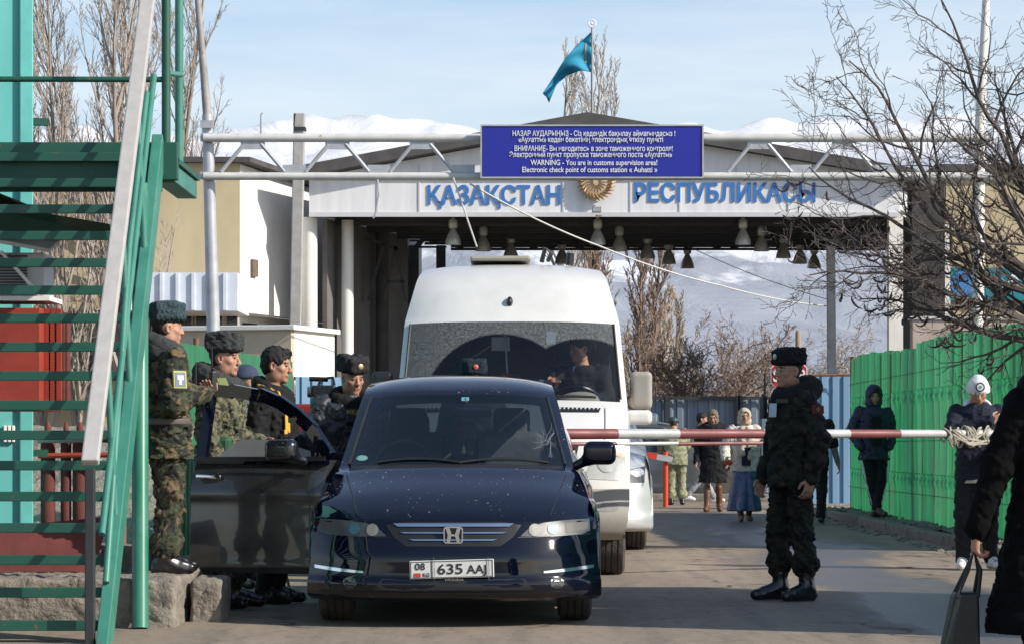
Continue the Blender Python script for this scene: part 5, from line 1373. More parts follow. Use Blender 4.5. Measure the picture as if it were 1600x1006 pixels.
def shell(prof, side, us, cols, roof, cls, axles, arch_r, sub=6, zarch=.78):
    """body skin: a profile swept across the car plus two sides; cls names the part each cell belongs to"""
    prof = np.array(prof, float); n = len(prof); ts = np.linspace(0, n - 1, (n - 1) * sub + 1)
    F = [pchip(np.arange(n), prof[:, i], ts) for i in range(5)]
    us = np.array(us); parts = {}
    def cell(name, q):
        if name is None: return
        parts.setdefault(name, MB()).add(q, [(0, 1, 2, 3)])
    G = np.zeros((len(ts), len(us), 3))
    G[:, :, 0] = F[2][:, None] * us[None]; G[:, :, 1] = F[0][:, None] + F[3][:, None] * np.abs(us[None]) ** 3; G[:, :, 2] = F[1][:, None] - F[4][:, None] * np.abs(us[None]) ** 3
    for i in range(len(ts) - 1):
        for j in range(len(us) - 1):
            cell(cls('top', (i + .5) / sub, (us[j] + us[j + 1]) / 2, 0, 0, 0), [G[i, j], G[i, j + 1], G[i + 1, j + 1], G[i + 1, j]])
    i0, i1 = roof[0] * sub, roof[1] * sub; E = G[:, -1]
    fr, rr = E[:i0 + 1], E[i1:][::-1]; ro = E[i0:i1 + 1]
    S0, S1 = zip(*side)
    for sg in (-1, 1):
        R_ = []
        for j in range(len(fr)):
            w, yf, z = fr[j]; yr = np.interp(z, rr[:, 2], rr[:, 1]); wr = np.interp(z, rr[:, 2], rr[:, 0]); ws = np.interp(z, S0, S1); row = []
            ys = [yf, yf + .05, yf + .10] + [min(max(c, yf + .10), yr - .1) for c in cols] + [yr - .05, yr]
            fj = (j / (len(fr) - 1)) ** 6
            for y in ys:
                a = min((y - yf) / .45, 1); b = min((yr - y) / .45, 1); a = a * a * (3 - 2 * a); b = b * b * (3 - 2 * b)
                x = w + (ws - w) * a; x = wr + (x - wr) * b; zz = z
                if fj > .01 and ro[0, 1] < y < ro[-1, 1]:
                    x += (np.interp(y, ro[:, 1], ro[:, 0]) - x) * fj; zz += (np.interp(y, ro[:, 1], ro[:, 2]) - (ro[0, 2] + (ro[-1, 2] - ro[0, 2]) * (y - ro[0, 1]) / (ro[-1, 1] - ro[0, 1]))) * fj
                for ax in axles:
                    dy = abs(y - ax)
                    if dy < arch_r and zz < zarch:
                        zb = max(math.sqrt(arch_r ** 2 - dy ** 2) + .335 - .02, fr[0, 2])
                        zz = zb + (zarch - zb) * (zz - fr[0, 2]) / (zarch - fr[0, 2])
                row.append((sg * x, y, zz))
            R_.append(row)
        for j in range(len(R_) - 1):
            for k in range(len(R_[0]) - 1):
                q = [R_[j][k], R_[j][k + 1], R_[j + 1][k + 1], R_[j + 1][k]]; c = np.mean(np.array(q), 0)
                cell(cls('side', k, sg, c[1], c[2], j), q if sg > 0 else q[::-1])
    return parts
def build_parts(parts, mats, root, default=None):
    out = {}
    for k, mb in parts.items():
        m_ = mats.get(k, default)
        if k not in ('side_window', 'trim', 'pillar'): out[k] = mb.build(k, m_, root, smooth=True, angle=32, weld=.001); continue
        par = {}                                       # one object for each separate pane
        def find(a):
            while par[a] != a: a = par[a]
            return a
        key = lambda v: tuple(round(c * 400) for c in v)
        for f in mb.F:
            ks = [key(mb.V[i]) for i in f]
            for q in ks: par.setdefault(q, q)
            for q in ks[1:]: par[find(q)] = find(ks[0])
        grp = {}
        for f in mb.F: grp.setdefault(find(key(mb.V[f[0]])), []).append(f)
        for fs in grp.values():
            p_ = MB()
            for f in fs: p_.add([mb.V[i] for i in f], [range(len(f))])
            out[k] = p_.build(k, m_, root, smooth=True, angle=32, weld=.001)
    return out
def bvh_of(objs):
    V = []; Fc = []
    for o in objs:
        b = len(V); V += [v.co.copy() for v in o.data.vertices]; Fc += [[b + i for i in p.vertices] for p in o.data.polygons]
    return BVHTree.FromPolygons(V, Fc)
def onto(bvh, x, z, y0=-2.0):
    h = bvh.ray_cast(Vector((x, y0, z)), Vector((0, 1, 0)))
    return h[0].y if h[0] is not None else None
def decal(name, bvh, poly, off, mat, parent, th=.012, cuts=3, smooth=True):
    """a piece of trim shaped in front view and laid on the curved body"""
    bm = bmesh.new(); f = bm.faces.new([bm.verts.new((x, 0, z)) for x, z in poly]); bmesh.ops.triangulate(bm, faces=[f])
    for _ in range(cuts): bmesh.ops.subdivide_edges(bm, edges=[e for e in bm.edges if e.calc_length() > .03], cuts=1, use_grid_fill=False)
    bmesh.ops.triangulate(bm, faces=bm.faces[:])
    last = 0
    for v in bm.verts:
        y = onto(bvh, v.co.x, v.co.z)
        if y is None: y = onto(bvh, v.co.x * .97, v.co.z) or last
        last = y; v.co.y = y - off
    r = bmesh.ops.extrude_face_region(bm, geom=bm.faces[:])
    for e in r['geom']:
        if isinstance(e, bmesh.types.BMVert): e.co.y += th
    bmesh.ops.recalc_face_normals(bm, faces=bm.faces[:])
    me = bpy.data.meshes.new(name); bm.to_mesh(me); bm.free(); return link(name, me, mat, parent, smooth, 35)
def circ(x, z, r, n=20, rx=None): return [(x + (rx or r) * math.cos(2 * math.pi * i / n), z + r * math.sin(2 * math.pi * i / n)) for i in range(n)]
def wheel(parent, x, y, r, w, sg, steer=0.0):
    Mx = Matrix.Translation((x, y, r)) @ Matrix.Rotation(steer, 4, 'Z') @ Matrix.Rotation(R(90) * sg, 4, 'Y')
    h = w / 2; mb = MB()
    mb.lathe([(r * .62, -h), (r * .90, -h), (r * .985, -h * .82), (r, -h * .55), (r, -h * .5), (r * .972, -h * .47), (r * .972, -h * .40), (r, -h * .37), (r, -h * .06), (r * .972, -h * .04), (r * .972, h * .04), (r, h * .06), (r, h * .37), (r * .972, h * .40), (r * .972, h * .47), (r, h * .5), (r, h * .55), (r * .985, h * .82), (r * .90, h), (r * .62, h)], 40, Mx)
    wb = MB(); wb.lathe([(.03, h * .70), (r * .18, h * .72), (r * .55, h * .55), (r * .64, h * .95), (r * .66, h * 1.01), (r * .66, -h * .9), (.03, -h * .8)], 30, Mx)
    k0 = wb.build('wheel', RIM, parent, smooth=True)
    mb.build('tyre', RUBBER, k0, smooth=True, angle=30)
    sp = MB()
    for k in range(7):
        a = 2 * math.pi * k / 7; sp.bar(Mx @ Vector((math.cos(a) * .04, math.sin(a) * .04, h * .78)), Mx @ Vector((math.cos(a) * r * .62, math.sin(a) * r * .62, h * .80)), .035, .02, Mx.to_3x3() @ Vector((0, 0, 1)))
    sp.build('spokes', RIM, k0)
def blob(name, mat, parent, lo, hi, fn, h=.010):
    S = SDF(lo, hi, h); fn(S); return sdf_obj(name, S, mat, parent)
US = [-1, -.97, -.93, -.90, -.84, -.76, -.66, -.55, -.44, -.33, -.22, -.11, 0, .11, .22, .33, .44, .55, .66, .76, .84, .90, .93, .97, 1]
HPROF = [(.08, .165, .90, .34, 0), (.02, .20, .925, .35, 0), (.0, .27, .925, .36, 0), (.02, .33, .915, .36, 0), (.02, .42, .905, .37, 0), (.05, .52, .90, .37, 0), (.085, .60, .893, .37, 0), (.11, .655, .885, .37, 0), (.17, .70, .875, .36, .005),
         (.45, .82, .855, .25, .035), (.80, .925, .835, .2, .055), (1.0, .985, .80, .24, .035), (1.04, .99, .785, .24, .03), (1.90, 1.475, .672, .2, .03), (1.98, 1.51, .66, .19, .03), (2.4, 1.60, .645, .05, .06),
         (3.2, 1.635, .635, 0, .06), (4.2, 1.59, .62, -.02, .05), (4.45, 1.45, .64, -.1, .03), (4.65, 1.05, .76, -.2, .02), (4.74, .9, .84, -.3, 0), (4.76, .5, .87, -.35, 0), (4.7, .2, .85, -.35, 0)]
HSIDE = [(.16, .90), (.27, .925), (.36, .912), (.6, .905), (.85, .895), (.93, .875), (.985, .835), (1.03, .815), (1.475, .672), (1.56, .62)]
HCOLS = sorted([.42, .5, .6, .7, .8, .9, 1.0, 1.1, 1.2, 1.25, 1.3, 1.36, 1.7, 2.0, 2.28, 2.36, 2.6, 2.9, 3.2, 3.26, 3.34, 3.4, 3.5, 3.6, 3.7, 3.8, 3.9, 4.0, 4.1, 4.15, 4.22])
def car_cls(door=False, white=False):
    def cls(kind, i, u, y, z, j):
        if kind == 'top':
            if 12 < i < 13: return 'windshield' if abs(u) < .905 else 'body'
            if 18 < i < 19: return 'rear_window' if abs(u) < .9 else 'body'
            return 'body'
        if door and u < 0 and 1.31 < y < 2.28 and .24 < z < 1.49 and i > 2: return None
        if 1.04 < z < 1.425 and i > 1:
            if y < 2.28 or 2.36 < y < 3.26 or 3.34 < y < 4.15: return 'side_window'
            return 'pillar'
        return 'body'
    return cls
def simple_car(name, label, loc, rz, paint, sx=1, sy=1, sz=1, lamps=True, wr=.33, group=None):
    t = thing(name, label, 'car', loc, rz, group)
    parts = shell([(a * sy, b * sz, c * sx, d * sx, e) for a, b, c, d, e in HPROF], [(a * sz, b * sx) for a, b in HSIDE], US, [c * sy for c in HCOLS], (14, 17),
                  lambda k, i, u, y, z, j: car_cls()(k, i, u, y / sy, z / sz, j), (.88 * sy, 3.71 * sy), wr + .05, 3, .78 * sz)
    ob = build_parts(parts, {'body': paint, 'pillar': BLKP}, t, SGL)
    MB().box((-.78 * sx, .6, .24), (.78 * sx, 4.5 * sy, .32)).build('underbody', INT, t); MB().box((-.76 * sx, 1.3 * sy, .7 * sz), (.76 * sx, 4.5 * sy, .95 * sz)).build('interior', INT, t)
    for sg in (-1, 1):
        for ax in (.88, 3.71): wheel(t, sg * (.88 * sx - .12), ax * sy, wr, .22, sg)
        blob('mirror', paint, t, (sg * .92 * sx - .16, 1.2 * sy, .95 * sz), (sg * .92 * sx + .16, 1.6 * sy, 1.25 * sz), lambda S: S.box((sg * .94 * sx, 1.36 * sy, 1.09 * sz), (.09, .05, .07), .04, 0), .015)
    if lamps:
        b = bvh_of([ob['body']])
        for sg in (-1, 1): decal('headlight', b, [(sg * .85 * sx, .70 * sz), (sg * .62 * sx, .66 * sz), (sg * .45 * sx, .60 * sz), (sg * .50 * sx, .56 * sz), (sg * .84 * sx, .565 * sz)], .004, LAMPG, t)
        decal('grille', b, [(-.36 * sx, .50 * sz), (.36 * sx, .50 * sz), (.38 * sx, .62 * sz), (-.38 * sx, .62 * sz)], .003, BLKP, t)
        decal('number_plate', b, [(-.26, .34), (.26, .34), (.26, .45), (-.26, .45)], .006, SW, t)
    return t, ob

# ---- the dark blue car at the boom
CX, CY = -.363, 17.75
car = thing('parked_car', 'dark navy minivan with its driver door open, nearest car on the road', 'car', (CX, CY, 0))
parts = shell(HPROF, HSIDE, US, HCOLS, (14, 17), car_cls(True), (.88, 3.71), .375, 6)
PM = {'body': PAINT, 'windshield': WGL, 'side_window': SGL, 'rear_window': RGL, 'pillar': BLKP}
CO = build_parts(parts, PM, car)
HB = bvh_of([CO['body'], CO['windshield']])
MB().box((-.80, .55, .21), (.80, 4.5, .30)).build('underbody', INT, car)
mb = MB(); mb.box((-.80, 2.0, .80), (.80, 4.5, .90)); mb.box((-.72, 1.25, .75), (.72, 2.0, .80)); mb.box((-.74, 1.42, .801), (.74, 1.75, .965), None, .05); mb.box((-.50, 1.35, .966), (-.14, 1.72, 1.02), None, .03)
mb.build('dashboard', INT, car)
for sg in (-1, 1):
    for ax in (.88, 3.71): wheel(car, sg * .765, ax, .33, .215, sg)
    s = blob('seat', INTL if sg > 0 else INT, car, (sg * .36 - .30, 2.15, .75), (sg * .36 + .30, 2.75, 1.45), lambda S: (S.box((sg * .36, 2.38, .98), (.23, .09, .24), .07, .03), S.box((sg * .36, 2.42, 1.30), (.13, .06, .09), .05, .03)), .014)  # paler grey paints the light on the passenger seat
    s = blob('rear_seat', INT, car, (sg * .36 - .32, 3.05, .75), (sg * .36 + .32, 3.5, 1.4), lambda S: (S.box((sg * .36, 3.25, .98), (.28, .08, .22), .06, .03), S.box((sg * .36, 3.28, 1.27), (.12, .05, .08), .04, .03)), .014)
mb = MB()                                              # steering wheel, on the right-hand side of the car
Mw = Matrix.Translation((-.37, 1.86, .99)) @ Matrix.Rotation(R(-62), 4, 'X'); N = 28
mb.tube([Mw @ Vector((math.cos(2 * math.pi * i / N) * .185, math.sin(2 * math.pi * i / N) * .185, 0)) for i in range(N + 1)], .016, 8)
mb.bar(Mw @ Vector((-.18, 0, 0)), Mw @ Vector((.18, 0, 0)), .02, .05, Mw.to_3x3() @ Vector((0, 1, 0))); mb.build('steering_wheel', M('wheel_leather', (.06, .06, .062), .5, var=.2), car, smooth=True)
blob('rear_view_mirror', M('mirror_back', (.12, .13, .13), .25, var=.2, coat=.5), car, (-.02, 1.6, 1.28), (.32, 1.95, 1.46), lambda S: (S.box((.10, 1.76, 1.352), (.125, .02, .036), .018, 0), S.cap((.06, 1.76, 1.36), (.05, 1.84, 1.44), .012)), .008)
mb = MB(); mb.tube([(.035, 1.72, 1.34), (.035, 1.715, 1.25), (.035, 1.715, 1.12)], .006, 6); pd = mb.build('pendant', M('red_cord', (.42, .04, .03), .7, var=.2), car)
MB().lathe([(.004, .07), (.012, .05), (.016, .03), (.022, .015), (.012, .005), (.004, 0)], 12, Matrix.Translation((.035, 1.715, 1.06))).build('brass_charm', M('brass', (.62, .42, .16), .3, metal=.8, var=.2), pd, smooth=True)
# wipers, cowl and glass stickers
mb = MB()
for (x0_, x1_, lift) in ((-.52, .02, .03), (.02, .60, .03)):
    pts = []
    for i in range(9):
        x = x0_ + (x1_ - x0_) * i / 8; z = 1.005 + lift * (1 - (i / 4 - 1) ** 2) * .8 + .012; y = onto(HB, x, z); pts.append((x, (y or 1.05) - .012, z))
    mb.tube(pts, .009, 6)
mb.build('wiper', BLKP, car, smooth=True)
decal('cowl', HB, [(-.68, .972), (-.3, .984), (.3, .984), (.68, .972), (.70, .992), (.3, 1.006), (-.3, 1.006), (-.70, .992)], .004, BLKP, car, .01)
decal('round_sticker', HB, circ(-.63, 1.045, .018, 16, .04), .003, M('sticker_green', (.22, .45, .42), .6, var=.2), car, .003)
decal('top_sticker', HB, [(.02, 1.43), (.07, 1.43), (.07, 1.455), (.02, 1.455)], .003, M('sticker_teal', (.10, .34, .42), .6, var=.1), car, .003)
mb = MB()                                              # black trim lines either side of the screen and the bonnet shut lines
for sg in (-1, 1):
    pts = []
    for i in range(14):
        f = i / 13; z = 1.0 + f * .455; x = sg * (.712 - .108 * f); y = onto(HB, x, z); pts.append((x, (y or 1.2 + f * .8) - .004, z))
    MB().tube(pts, .011, 6).build('screen_trim', BLKP, car, smooth=True)
mb = MB()
for sg in (-1, 1):
    pts = []
    for i in range(16):
        f = i / 15; y = .27 + f * .80; x = sg * (.60 + .115 * f ** .8 + .0 * f)
        h = HB.ray_cast(Vector((x, y, 2)), Vector((0, 0, -1))); pts.append((x, y, h[0].z + .0005))
    mb.tube(pts, .0045, 5)
mb.build('bonnet_gap', BLKP, car)
# a crack spreading in the lower right of the windscreen
rng = random.Random(4); mb = MB()
for k in range(13):
    x, z = .60 + rng.uniform(-.02, .02), 1.15 + rng.uniform(-.03, .03); a = rng.uniform(0, 6.28); pts = []
    for i in range(6):
        y = onto(HB, x, z)
        if y is None or x > .66 or z < 1.03: break
        pts.append((x, y - .003, z)); a += rng.uniform(-.5, .5); x += math.cos(a) * .022; z += math.sin(a) * .028
    if len(pts) > 1: mb.tube(pts, .0007, 4)
mb.build('glass_crack', M('crack_white', (.34, .37, .40), .4, var=.1), CO['windshield'])
# front trim
for sg in (-1, 1):
    hl = decal('headlight', HB, [(sg * x, z) for x, z in ((.852, .668), (.70, .662), (.56, .648), (.48, .625), (.415, .566), (.62, .562), (.80, .572), (.855, .592))], .004, LAMPG, car)
    decal('reflector', HB, circ(sg * .505, .605, .038), .009, M('reflector', (.24, .235, .21), .5, var=.2), hl, .004); decal('reflector', HB, circ(sg * .62, .612, .036), .009, M('reflector_blue', (.05, .14, .19), .4, var=.3), hl, .004)
    decal('reflector', HB, [(sg * x, z) for x, z in ((.70, .585), (.84, .60), (.84, .65), (.70, .645))], .007, M('indicator', (.07, .07, .066), .5, var=.2), hl, .003)
    decal('chrome_strip', HB, [(sg * x, z) for x, z in ((.56, .338), (.72, .345), (.875, .362), (.878, .382), (.72, .366), (.56, .350))], .012, CHROME, car, .014)
    decal('fog_lamp', HB, circ(sg * .645, .277, .036, 18, .045), .003, M('fog_lamp_dark', (.02, .022, .03), .1, var=.3, coat=1), car)
    decal('bumper_gap', HB, [(sg * x, z) for x, z in ((.40, .556), (.86, .572), (.86, .577), (.40, .561))], .002, BLKP, car, .004)
g = decal('grille', HB, [(-.42, .635), (-.37, .56), (-.29, .505), (.29, .505), (.37, .56), (.42, .635), (.30, .655), (-.30, .655)], .003, BLKP, car, .006)
for z, w, h in ((.637, .375, .010), (.589, .335, .0045), (.545, .275, .0045)):
    decal('grille_bar', HB, [(-w, z + h), (w, z + h), (w - .03, z - h), (-w + .03, z - h)], .012, CHROME, g, .014)
decal('lower_intake', HB, [(-.50, .235), (.50, .235), (.44, .305), (-.44, .305)], .003, BLKP, car, .006)
decal('front_lip', HB, [(-.80, .186), (.80, .186), (.84, .222), (-.84, .222)], .010, M('lip_dark', (.006, .006, .007), .55, var=.4, vs=10), car, .012)
yb_ = onto(HB, 0, .57) - .022
mb = MB(); H2 = [(-.060, -.052), (.060, -.052), (.060, .052), (-.060, .052)]
def rrect(w, h, r, n=5):
    o = []
    for cx, cz, a0 in ((w - r, h - r, 0), (-w + r, h - r, 90), (-w + r, -h + r, 180), (w - r, -h + r, 270)):
        for k in range(n + 1): a = R(a0 + 90 * k / n); o.append((cx + r * math.cos(a), cz + r * math.sin(a)))
    return o
ou, inn = rrect(.060, .052, .018), rrect(.0525, .0445, .013); n_ = len(ou)
for k in range(n_):
    k2 = (k + 1) % n_; q = [ou[k], ou[k2], inn[k2], inn[k]]; mb.prism([(x, .575 + z) for x, z in q], yb_ - .006, yb_ + .01, 'y')
for sg in (-1, 1): mb.prism([(sg * x, .575 + z) for x, z in ((.047, .044), (.024, .044), (.012, .008), (.012, -.006), (.022, -.044), (.040, -.044), (.034, .0))], yb_ - .006, yb_ + .01, 'y')
mb.prism([(x, .575 + z) for x, z in ((-.018, .005), (.018, .005), (.018, -.007), (-.018, -.007))], yb_ - .0045, yb_ + .01, 'y')
mb.build('badge', CHROME, g)
MB().prism([(x, .575 + z) for x, z in rrect(.055, .047, .015)], yb_ + .006, yb_ + .018, 'y').build('badge_back', BLKP, g)
# number plate
yp = onto(HB, 0, .37) - .03; Mp = Matrix.Translation((-.008, yp, .368)) @ Matrix.Rotation(R(-1.6), 4, 'Y')
pl_ = moved(MB().box((-.26, 0, -.056), (.26, .012, .056), None, .004), Mp).build('number_plate', M('plate_white', (.62, .62, .60), .45, var=.08), car)
PLK = M('plate_black', (.015, .015, .015), .5, var=.1)
for txt, w, x, z, h in (('08', .062, -.195, .000, .042), ('KG', .040, -.158, -.042, .022), ('635', .155, -.010, -.030, .062), ('AAJ', .120, .152, -.030, .052)):
    moved(moved(text_mb(txt, w, h, .003, .01), Matrix.Translation((x, -.002, z))), Mp).build('lettering', PLK, pl_)
moved(MB().box((-.232, -.004, -.044), (-.192, -.001, -.020)), Mp).build('flag_mark', M('plate_red', (.5, .04, .03), .5, var=.1), pl_)
mb = MB()
for (x0_, x1_, z0_, z1_) in ((-.253, .253, .048, .051), (-.253, .253, -.051, -.048), (-.253, -.250, -.048, .048), (.250, .253, -.048, .048), (-.126, -.123, -.048, .048)): mb.box((x0_, -.003, z0_), (x1_, -.0005, z1_))
moved(mb, Mp).build('border', PLK, pl_)
moved(text_mb('HONDA', .115, .013, .003, .01), Matrix.Translation((.01, yp - .002, .295))).build('lettering', CHROME, pl_)
mb = MB()
for x in (-.118, .218): mb.tube([(x, yp - .006, .44), (x + .004, yp - .006, .30)], .002, 5)
mb.build('plate_wire', CHROME, pl_)
mir = blob('mirror', PAINT, car, (.72, 1.15, .92), (1.14, 1.60, 1.22), lambda S: (S.box((.945, 1.36, 1.078), (.108, .062, .078), .05, 0), S.cap((.86, 1.37, 1.03), (.78, 1.38, .99), .035, .03, .03)), .009)
# the open driver door
DA = R(66); hinge = Vector((-.885, 1.31, 0)); ds, dn = Vector((-math.sin(DA), math.cos(DA), 0)), Vector((-math.cos(DA), -math.sin(DA), 0))
def dp(s, z, out=0.0): return hinge + ds * s + dn * out + Vector((0, 0, z))
S0, S1 = zip(*HSIDE); G = []
for i in range(25):
    s = 1.0 * i / 24; row = []
    for j in range(29):
        z = .275 + (1.03 - .275) * j / 28; o = np.interp(z, S0, S1) - .885 + .012 * math.sin(math.pi * s / 1.07) - .03 * max(0, 1 - s / .08) ** 2 + .010 * math.exp(-((z - .80) / .03) ** 2) - .02 * max(0, (.32 - z) / .05)
        row.append(tuple(dp(s, z, o)))
    G.append(row)
mb = MB(); mb.grid(np.array(G)); 
G2 = [[tuple(Vector(v) - dn * .10) for v in r] for r in G]; mb.grid(np.array(G2), True)
a, b = len(G), len(G[0]); idx = [(i, 0) for i in range(a)] + [(a - 1, j) for j in range(1, b)] + [(i, b - 1) for i in range(a - 2, -1, -1)] + [(0, j) for j in range(b - 2, 0, -1)]
mb.F += [[i * b + j, i2 * b + j2, a * b + i2 * b + j2, a * b + i * b + j] for (i, j), (i2, j2) in zip(idx, idx[1:] + idx[:1])]; mb.I += [0] * len(idx)
DPAINT = M('door_reflection_paint', (.026, .027, .028), .25, var=.4, vs=3, col2=(.060, .056, .050), coat=.8, p0=.4, p1=.75, speck=((.11, .10, .09), 60, .69))  # grey-brown reflections are painted into the door's colour
door = mb.build('open_door', DPAINT, car, smooth=True, angle=35); door['label'] = 'open driver door swung forward with its pane half lowered'
mb = MB(); fr_ = [(.0, 1.06), (.14, 1.235), (.27, 1.335), (.42, 1.42), (.56, 1.465), (.80, 1.495), (.98, 1.50)]
for p0, p1 in zip(fr_[:-1], fr_[1:]): mb.bar(dp(p0[0] - .012, p0[1] - .008, -.07 - .24 * (p0[1] - 1.03)), dp(p1[0] + .012, p1[1] + .008, -.07 - .24 * (p1[1] - 1.03)), .045, .085, dn.cross(ds))
mb.bar(dp(.965, 1.03, -.07), dp(.955, 1.52, -.19), .045, .07, ds); mb.bar(dp(.0, 1.02, -.06), dp(.99, 1.02, -.06), .06, .035)
mb.bar(dp(.10, 1.03, -.065), dp(.10, 1.19, -.10), .04, .03, ds)
mb.build('window_frame', PAINT, door)
mb = MB(); mb.add([dp(s, z, -.065 - .22 * (z - 1.03)) for s, z in ((.12, 1.03), (.14, 1.09), (.30, 1.135), (.48, 1.165), (.66, 1.17), (.72, 1.15), (.86, 1.03))], [(0, 1, 2, 3, 4, 5, 6)])
mb.build('pane', M('dusty_reflecting_pane', (.30, .29, .27), .15, var=.2, vs=3, coat=.6), door)  # opaque pale grey paints the glass's reflections along with its dust
mb = MB(); mb.bar(dp(.76, .915, .034), dp(.95, .917, .034), .02, .034, bev=.01); mb.build('handle', CHROME, door, smooth=True)
mb = MB(); mb.bar(dp(.79, .905, .006), dp(.91, .906, .006), .012, .085, bev=.005); mb.build('handle_cup', BLKP, door)
mb = MB(); mb.bar(dp(.02, .372, .008), dp(.99, .368, .012), .016, .026, bev=.006); mb.build('chrome_strip', CHROME, door)
mb = MB(); mb.bar(dp(-.01, 1.04, -.004), dp(.99, 1.035, -.004), .012, .03); mb.build('belt_strip', BLKP, door)
c = dp(.26, 1.095, .10)
def dmir(S):
    S.frame(np.stack([np.array(ds), -np.array(dn), (0, 0, 1)], 1), np.array(c)); S.box((0, 0, 0), (.115, .062, .074), .05, 0); S.cap((-.08, .03, -.05), (-.12, .09, -.07), .035, .03, .03); S.frame()
blob('mirror', M('mirror_dirty', (.008, .009, .014), .25, var=.2, coat=1, speck=((.5, .5, .5), 90, .70)), door, tuple(np.array(c) - .26), tuple(np.array(c) + .26), dmir, .009)

# ---- the white van
VX, VY = 0.0, 24.05
van = thing('white_van', 'high roofed white van waiting behind the dark car with its driver at the wheel', 'van', (VX, VY, 0))
VPROF = [(.20, .32, .93, .25, 0), (.06, .40, .96, .27, 0), (.0, .55, .985, .25, 0), (.02, .80, .995, .24, 0), (.06, 1.05, .995, .22, 0), (.12, 1.20, .985, .22, 0), (.35, 1.36, .985, .18, .02), (.62, 1.49, .995, .18, .02), (.66, 1.51, .994, .18, .02),
         (1.12, 2.20, .945, .18, .02), (1.17, 2.26, .935, .19, .02), (1.35, 2.46, .884, .16, .02), (1.65, 2.65, .838, .12, .03), (2.1, 2.755, .79, .05, .05), (3, 2.785, .765, 0, .05), (5.6, 2.775, .765, 0, .05), (5.9, 2.6, .8, 0, .02), (6.0, 1.5, .94, 0, 0), (6.0, .4, .95, 0, 0)]
VSIDE = [(.32, .94), (.6, 1.0), (1.2, 1.02), (1.5, 1.015), (2.2, .955), (2.5, .876), (2.78, .775)]
def vcls(kind, i, u, y, z, j):
    if kind == 'top':
        if i < 3 and i < 2.85: return 'bumper'
        if 8 < i < 9: return 'windshield' if abs(u) < .94 else 'body'
        return 'body'
    if z < .72 and y < .9: return 'bumper'
    if 1.52 < z < 2.12 and i > 1 and (y < 1.95 or 2.1 < y < 3.4 or 3.5 < y < 4.7): return 'side_window'
    return 'body'
VUS = [-1, -.985, -.94, -.9, -.8, -.68, -.55, -.41, -.27, -.13, 0, .13, .27, .41, .55, .68, .8, .9, .94, .985, 1]
parts = shell(VPROF, VSIDE, VUS, [.5, .6, .7, .8, .9, 1.0, 1.1, 1.2, 1.3, 1.4, 1.5, 1.95, 2.1, 2.7, 3.4, 3.5, 4.1, 4.2, 4.3, 4.4, 4.5, 4.6, 4.7, 4.8, 4.9, 5.0, 5.1, 5.4], (13, 15), vcls, (1.0, 4.65), .41, 6, .80)
VM = {'body': WPAINT, 'bumper': GREYPL, 'windshield': VGL, 'side_window': VSG, }
VO = build_parts(parts, VM, van)
VB = bvh_of([VO[k] for k in ('body', 'bumper', 'windshield')])
MB().box((-.85, .5, .30), (.85, 5.8, .45)).build('underbody', INT, van)
mb = MB(); mb.box((-.88, .75, 1.1), (.88, 5.7, 1.22)); mb.box((-.86, .82, 1.221), (.86, 1.25, 1.46), None, .06); mb.build('dashboard', INT, van)
MB().box((-.72, 3.4, 1.23), (.72, 3.5, 2.3)).build('partition', M('van_inside', (.05, .05, .055), .9, var=.3), van)
for sg in (-1, 1):
    for ax in (1.0, 4.65): wheel(van, sg * .855, ax, .345, .24, sg)
    blob('seat', INT, van, (sg * .52 - .34, 1.85, 1.1), (sg * .52 + .34, 2.45, 2.2), lambda S: (S.box((sg * .52, 2.12, 1.52), (.25, .09, .32), .07, .03), S.box((sg * .52, 2.14, 1.96), (.13, .06, .1), .05, .03)), .018)
sc_ = blob('seat_cover', M('cover_red', (.42, .05, .04), .8, var=.2), van, (-.17, 1.8, 1.4), (.09, 2.3, 1.86), lambda S: S.ell((-.04, 2.05, 1.66), (.115, .08, .115), 0), .01)
blob('cover_stripe', M('cover_blue', (.07, .16, .40), .8, var=.2), sc_, (-.02, 1.8, 1.4), (.14, 2.3, 1.86), lambda S: S.ell((.045, 2.04, 1.655), (.055, .082, .113), 0), .01)
pn = MB(); 
for x0_, x1_, m_ in ((.235, .275, 0), (.275, .31, 1), (.31, .345, 2)): pn.mi = m_; pn.box((x0_, .93, 1.60), (x1_, .936, 1.69))
pn.build('pennant', [SW, M('pennant_blue', (.05, .12, .45), .7, var=.1), M('pennant_red', (.5, .05, .05), .7, var=.1)], van)
blob('instrument_hood', M('binnacle_grey', (.26, .26, .245), .8, var=.15), van, (.28, .80, 1.35), (.94, 1.45, 1.75), lambda S: S.ell((.60, 1.08, 1.42), (.27, .20, .17), 0), .014)
mb = MB(); Mw = Matrix.Translation((.56, 1.52, 1.50)) @ Matrix.Rotation(R(-40), 4, 'X')
mb.tube([Mw @ Vector((math.cos(2 * math.pi * i / 24) * .215, math.sin(2 * math.pi * i / 24) * .215, 0)) for i in range(25)], .017, 8); mb.bar(Mw @ Vector((-.2, 0, 0)), Mw @ Vector((.2, 0, 0)), .03, .05); mb.build('steering_wheel', BLKP, van, smooth=True)
mb_ = []
for sg in (-1, 1):
    pts = []
    for i in range(12):
        z = 1.52 + .66 * i / 11; x = sg * (.938 - .046 * i / 11); y = onto(VB, x, z); pts.append((x, (y or 25) - .004, z))
    MB().tube(pts, .012, 6).build('screen_seal', BLKP, van, smooth=True)
decal('paper_pass', VB, [(.30, 2.00), (.38, 2.00), (.38, 2.11), (.30, 2.11)], -.010, SW, van, .003, 1)
mb = MB(); mb.box((-.18, 1.25, 1.95), (-.02, 1.28, 2.07)); mb.tube([(-.06, 1.2, 2.09), (-.04, 1.1, 1.75)], .008, 6); mb.build('inside_mirror', M('mirror_dull', (.2, .21, .21), .3, var=.2), van)
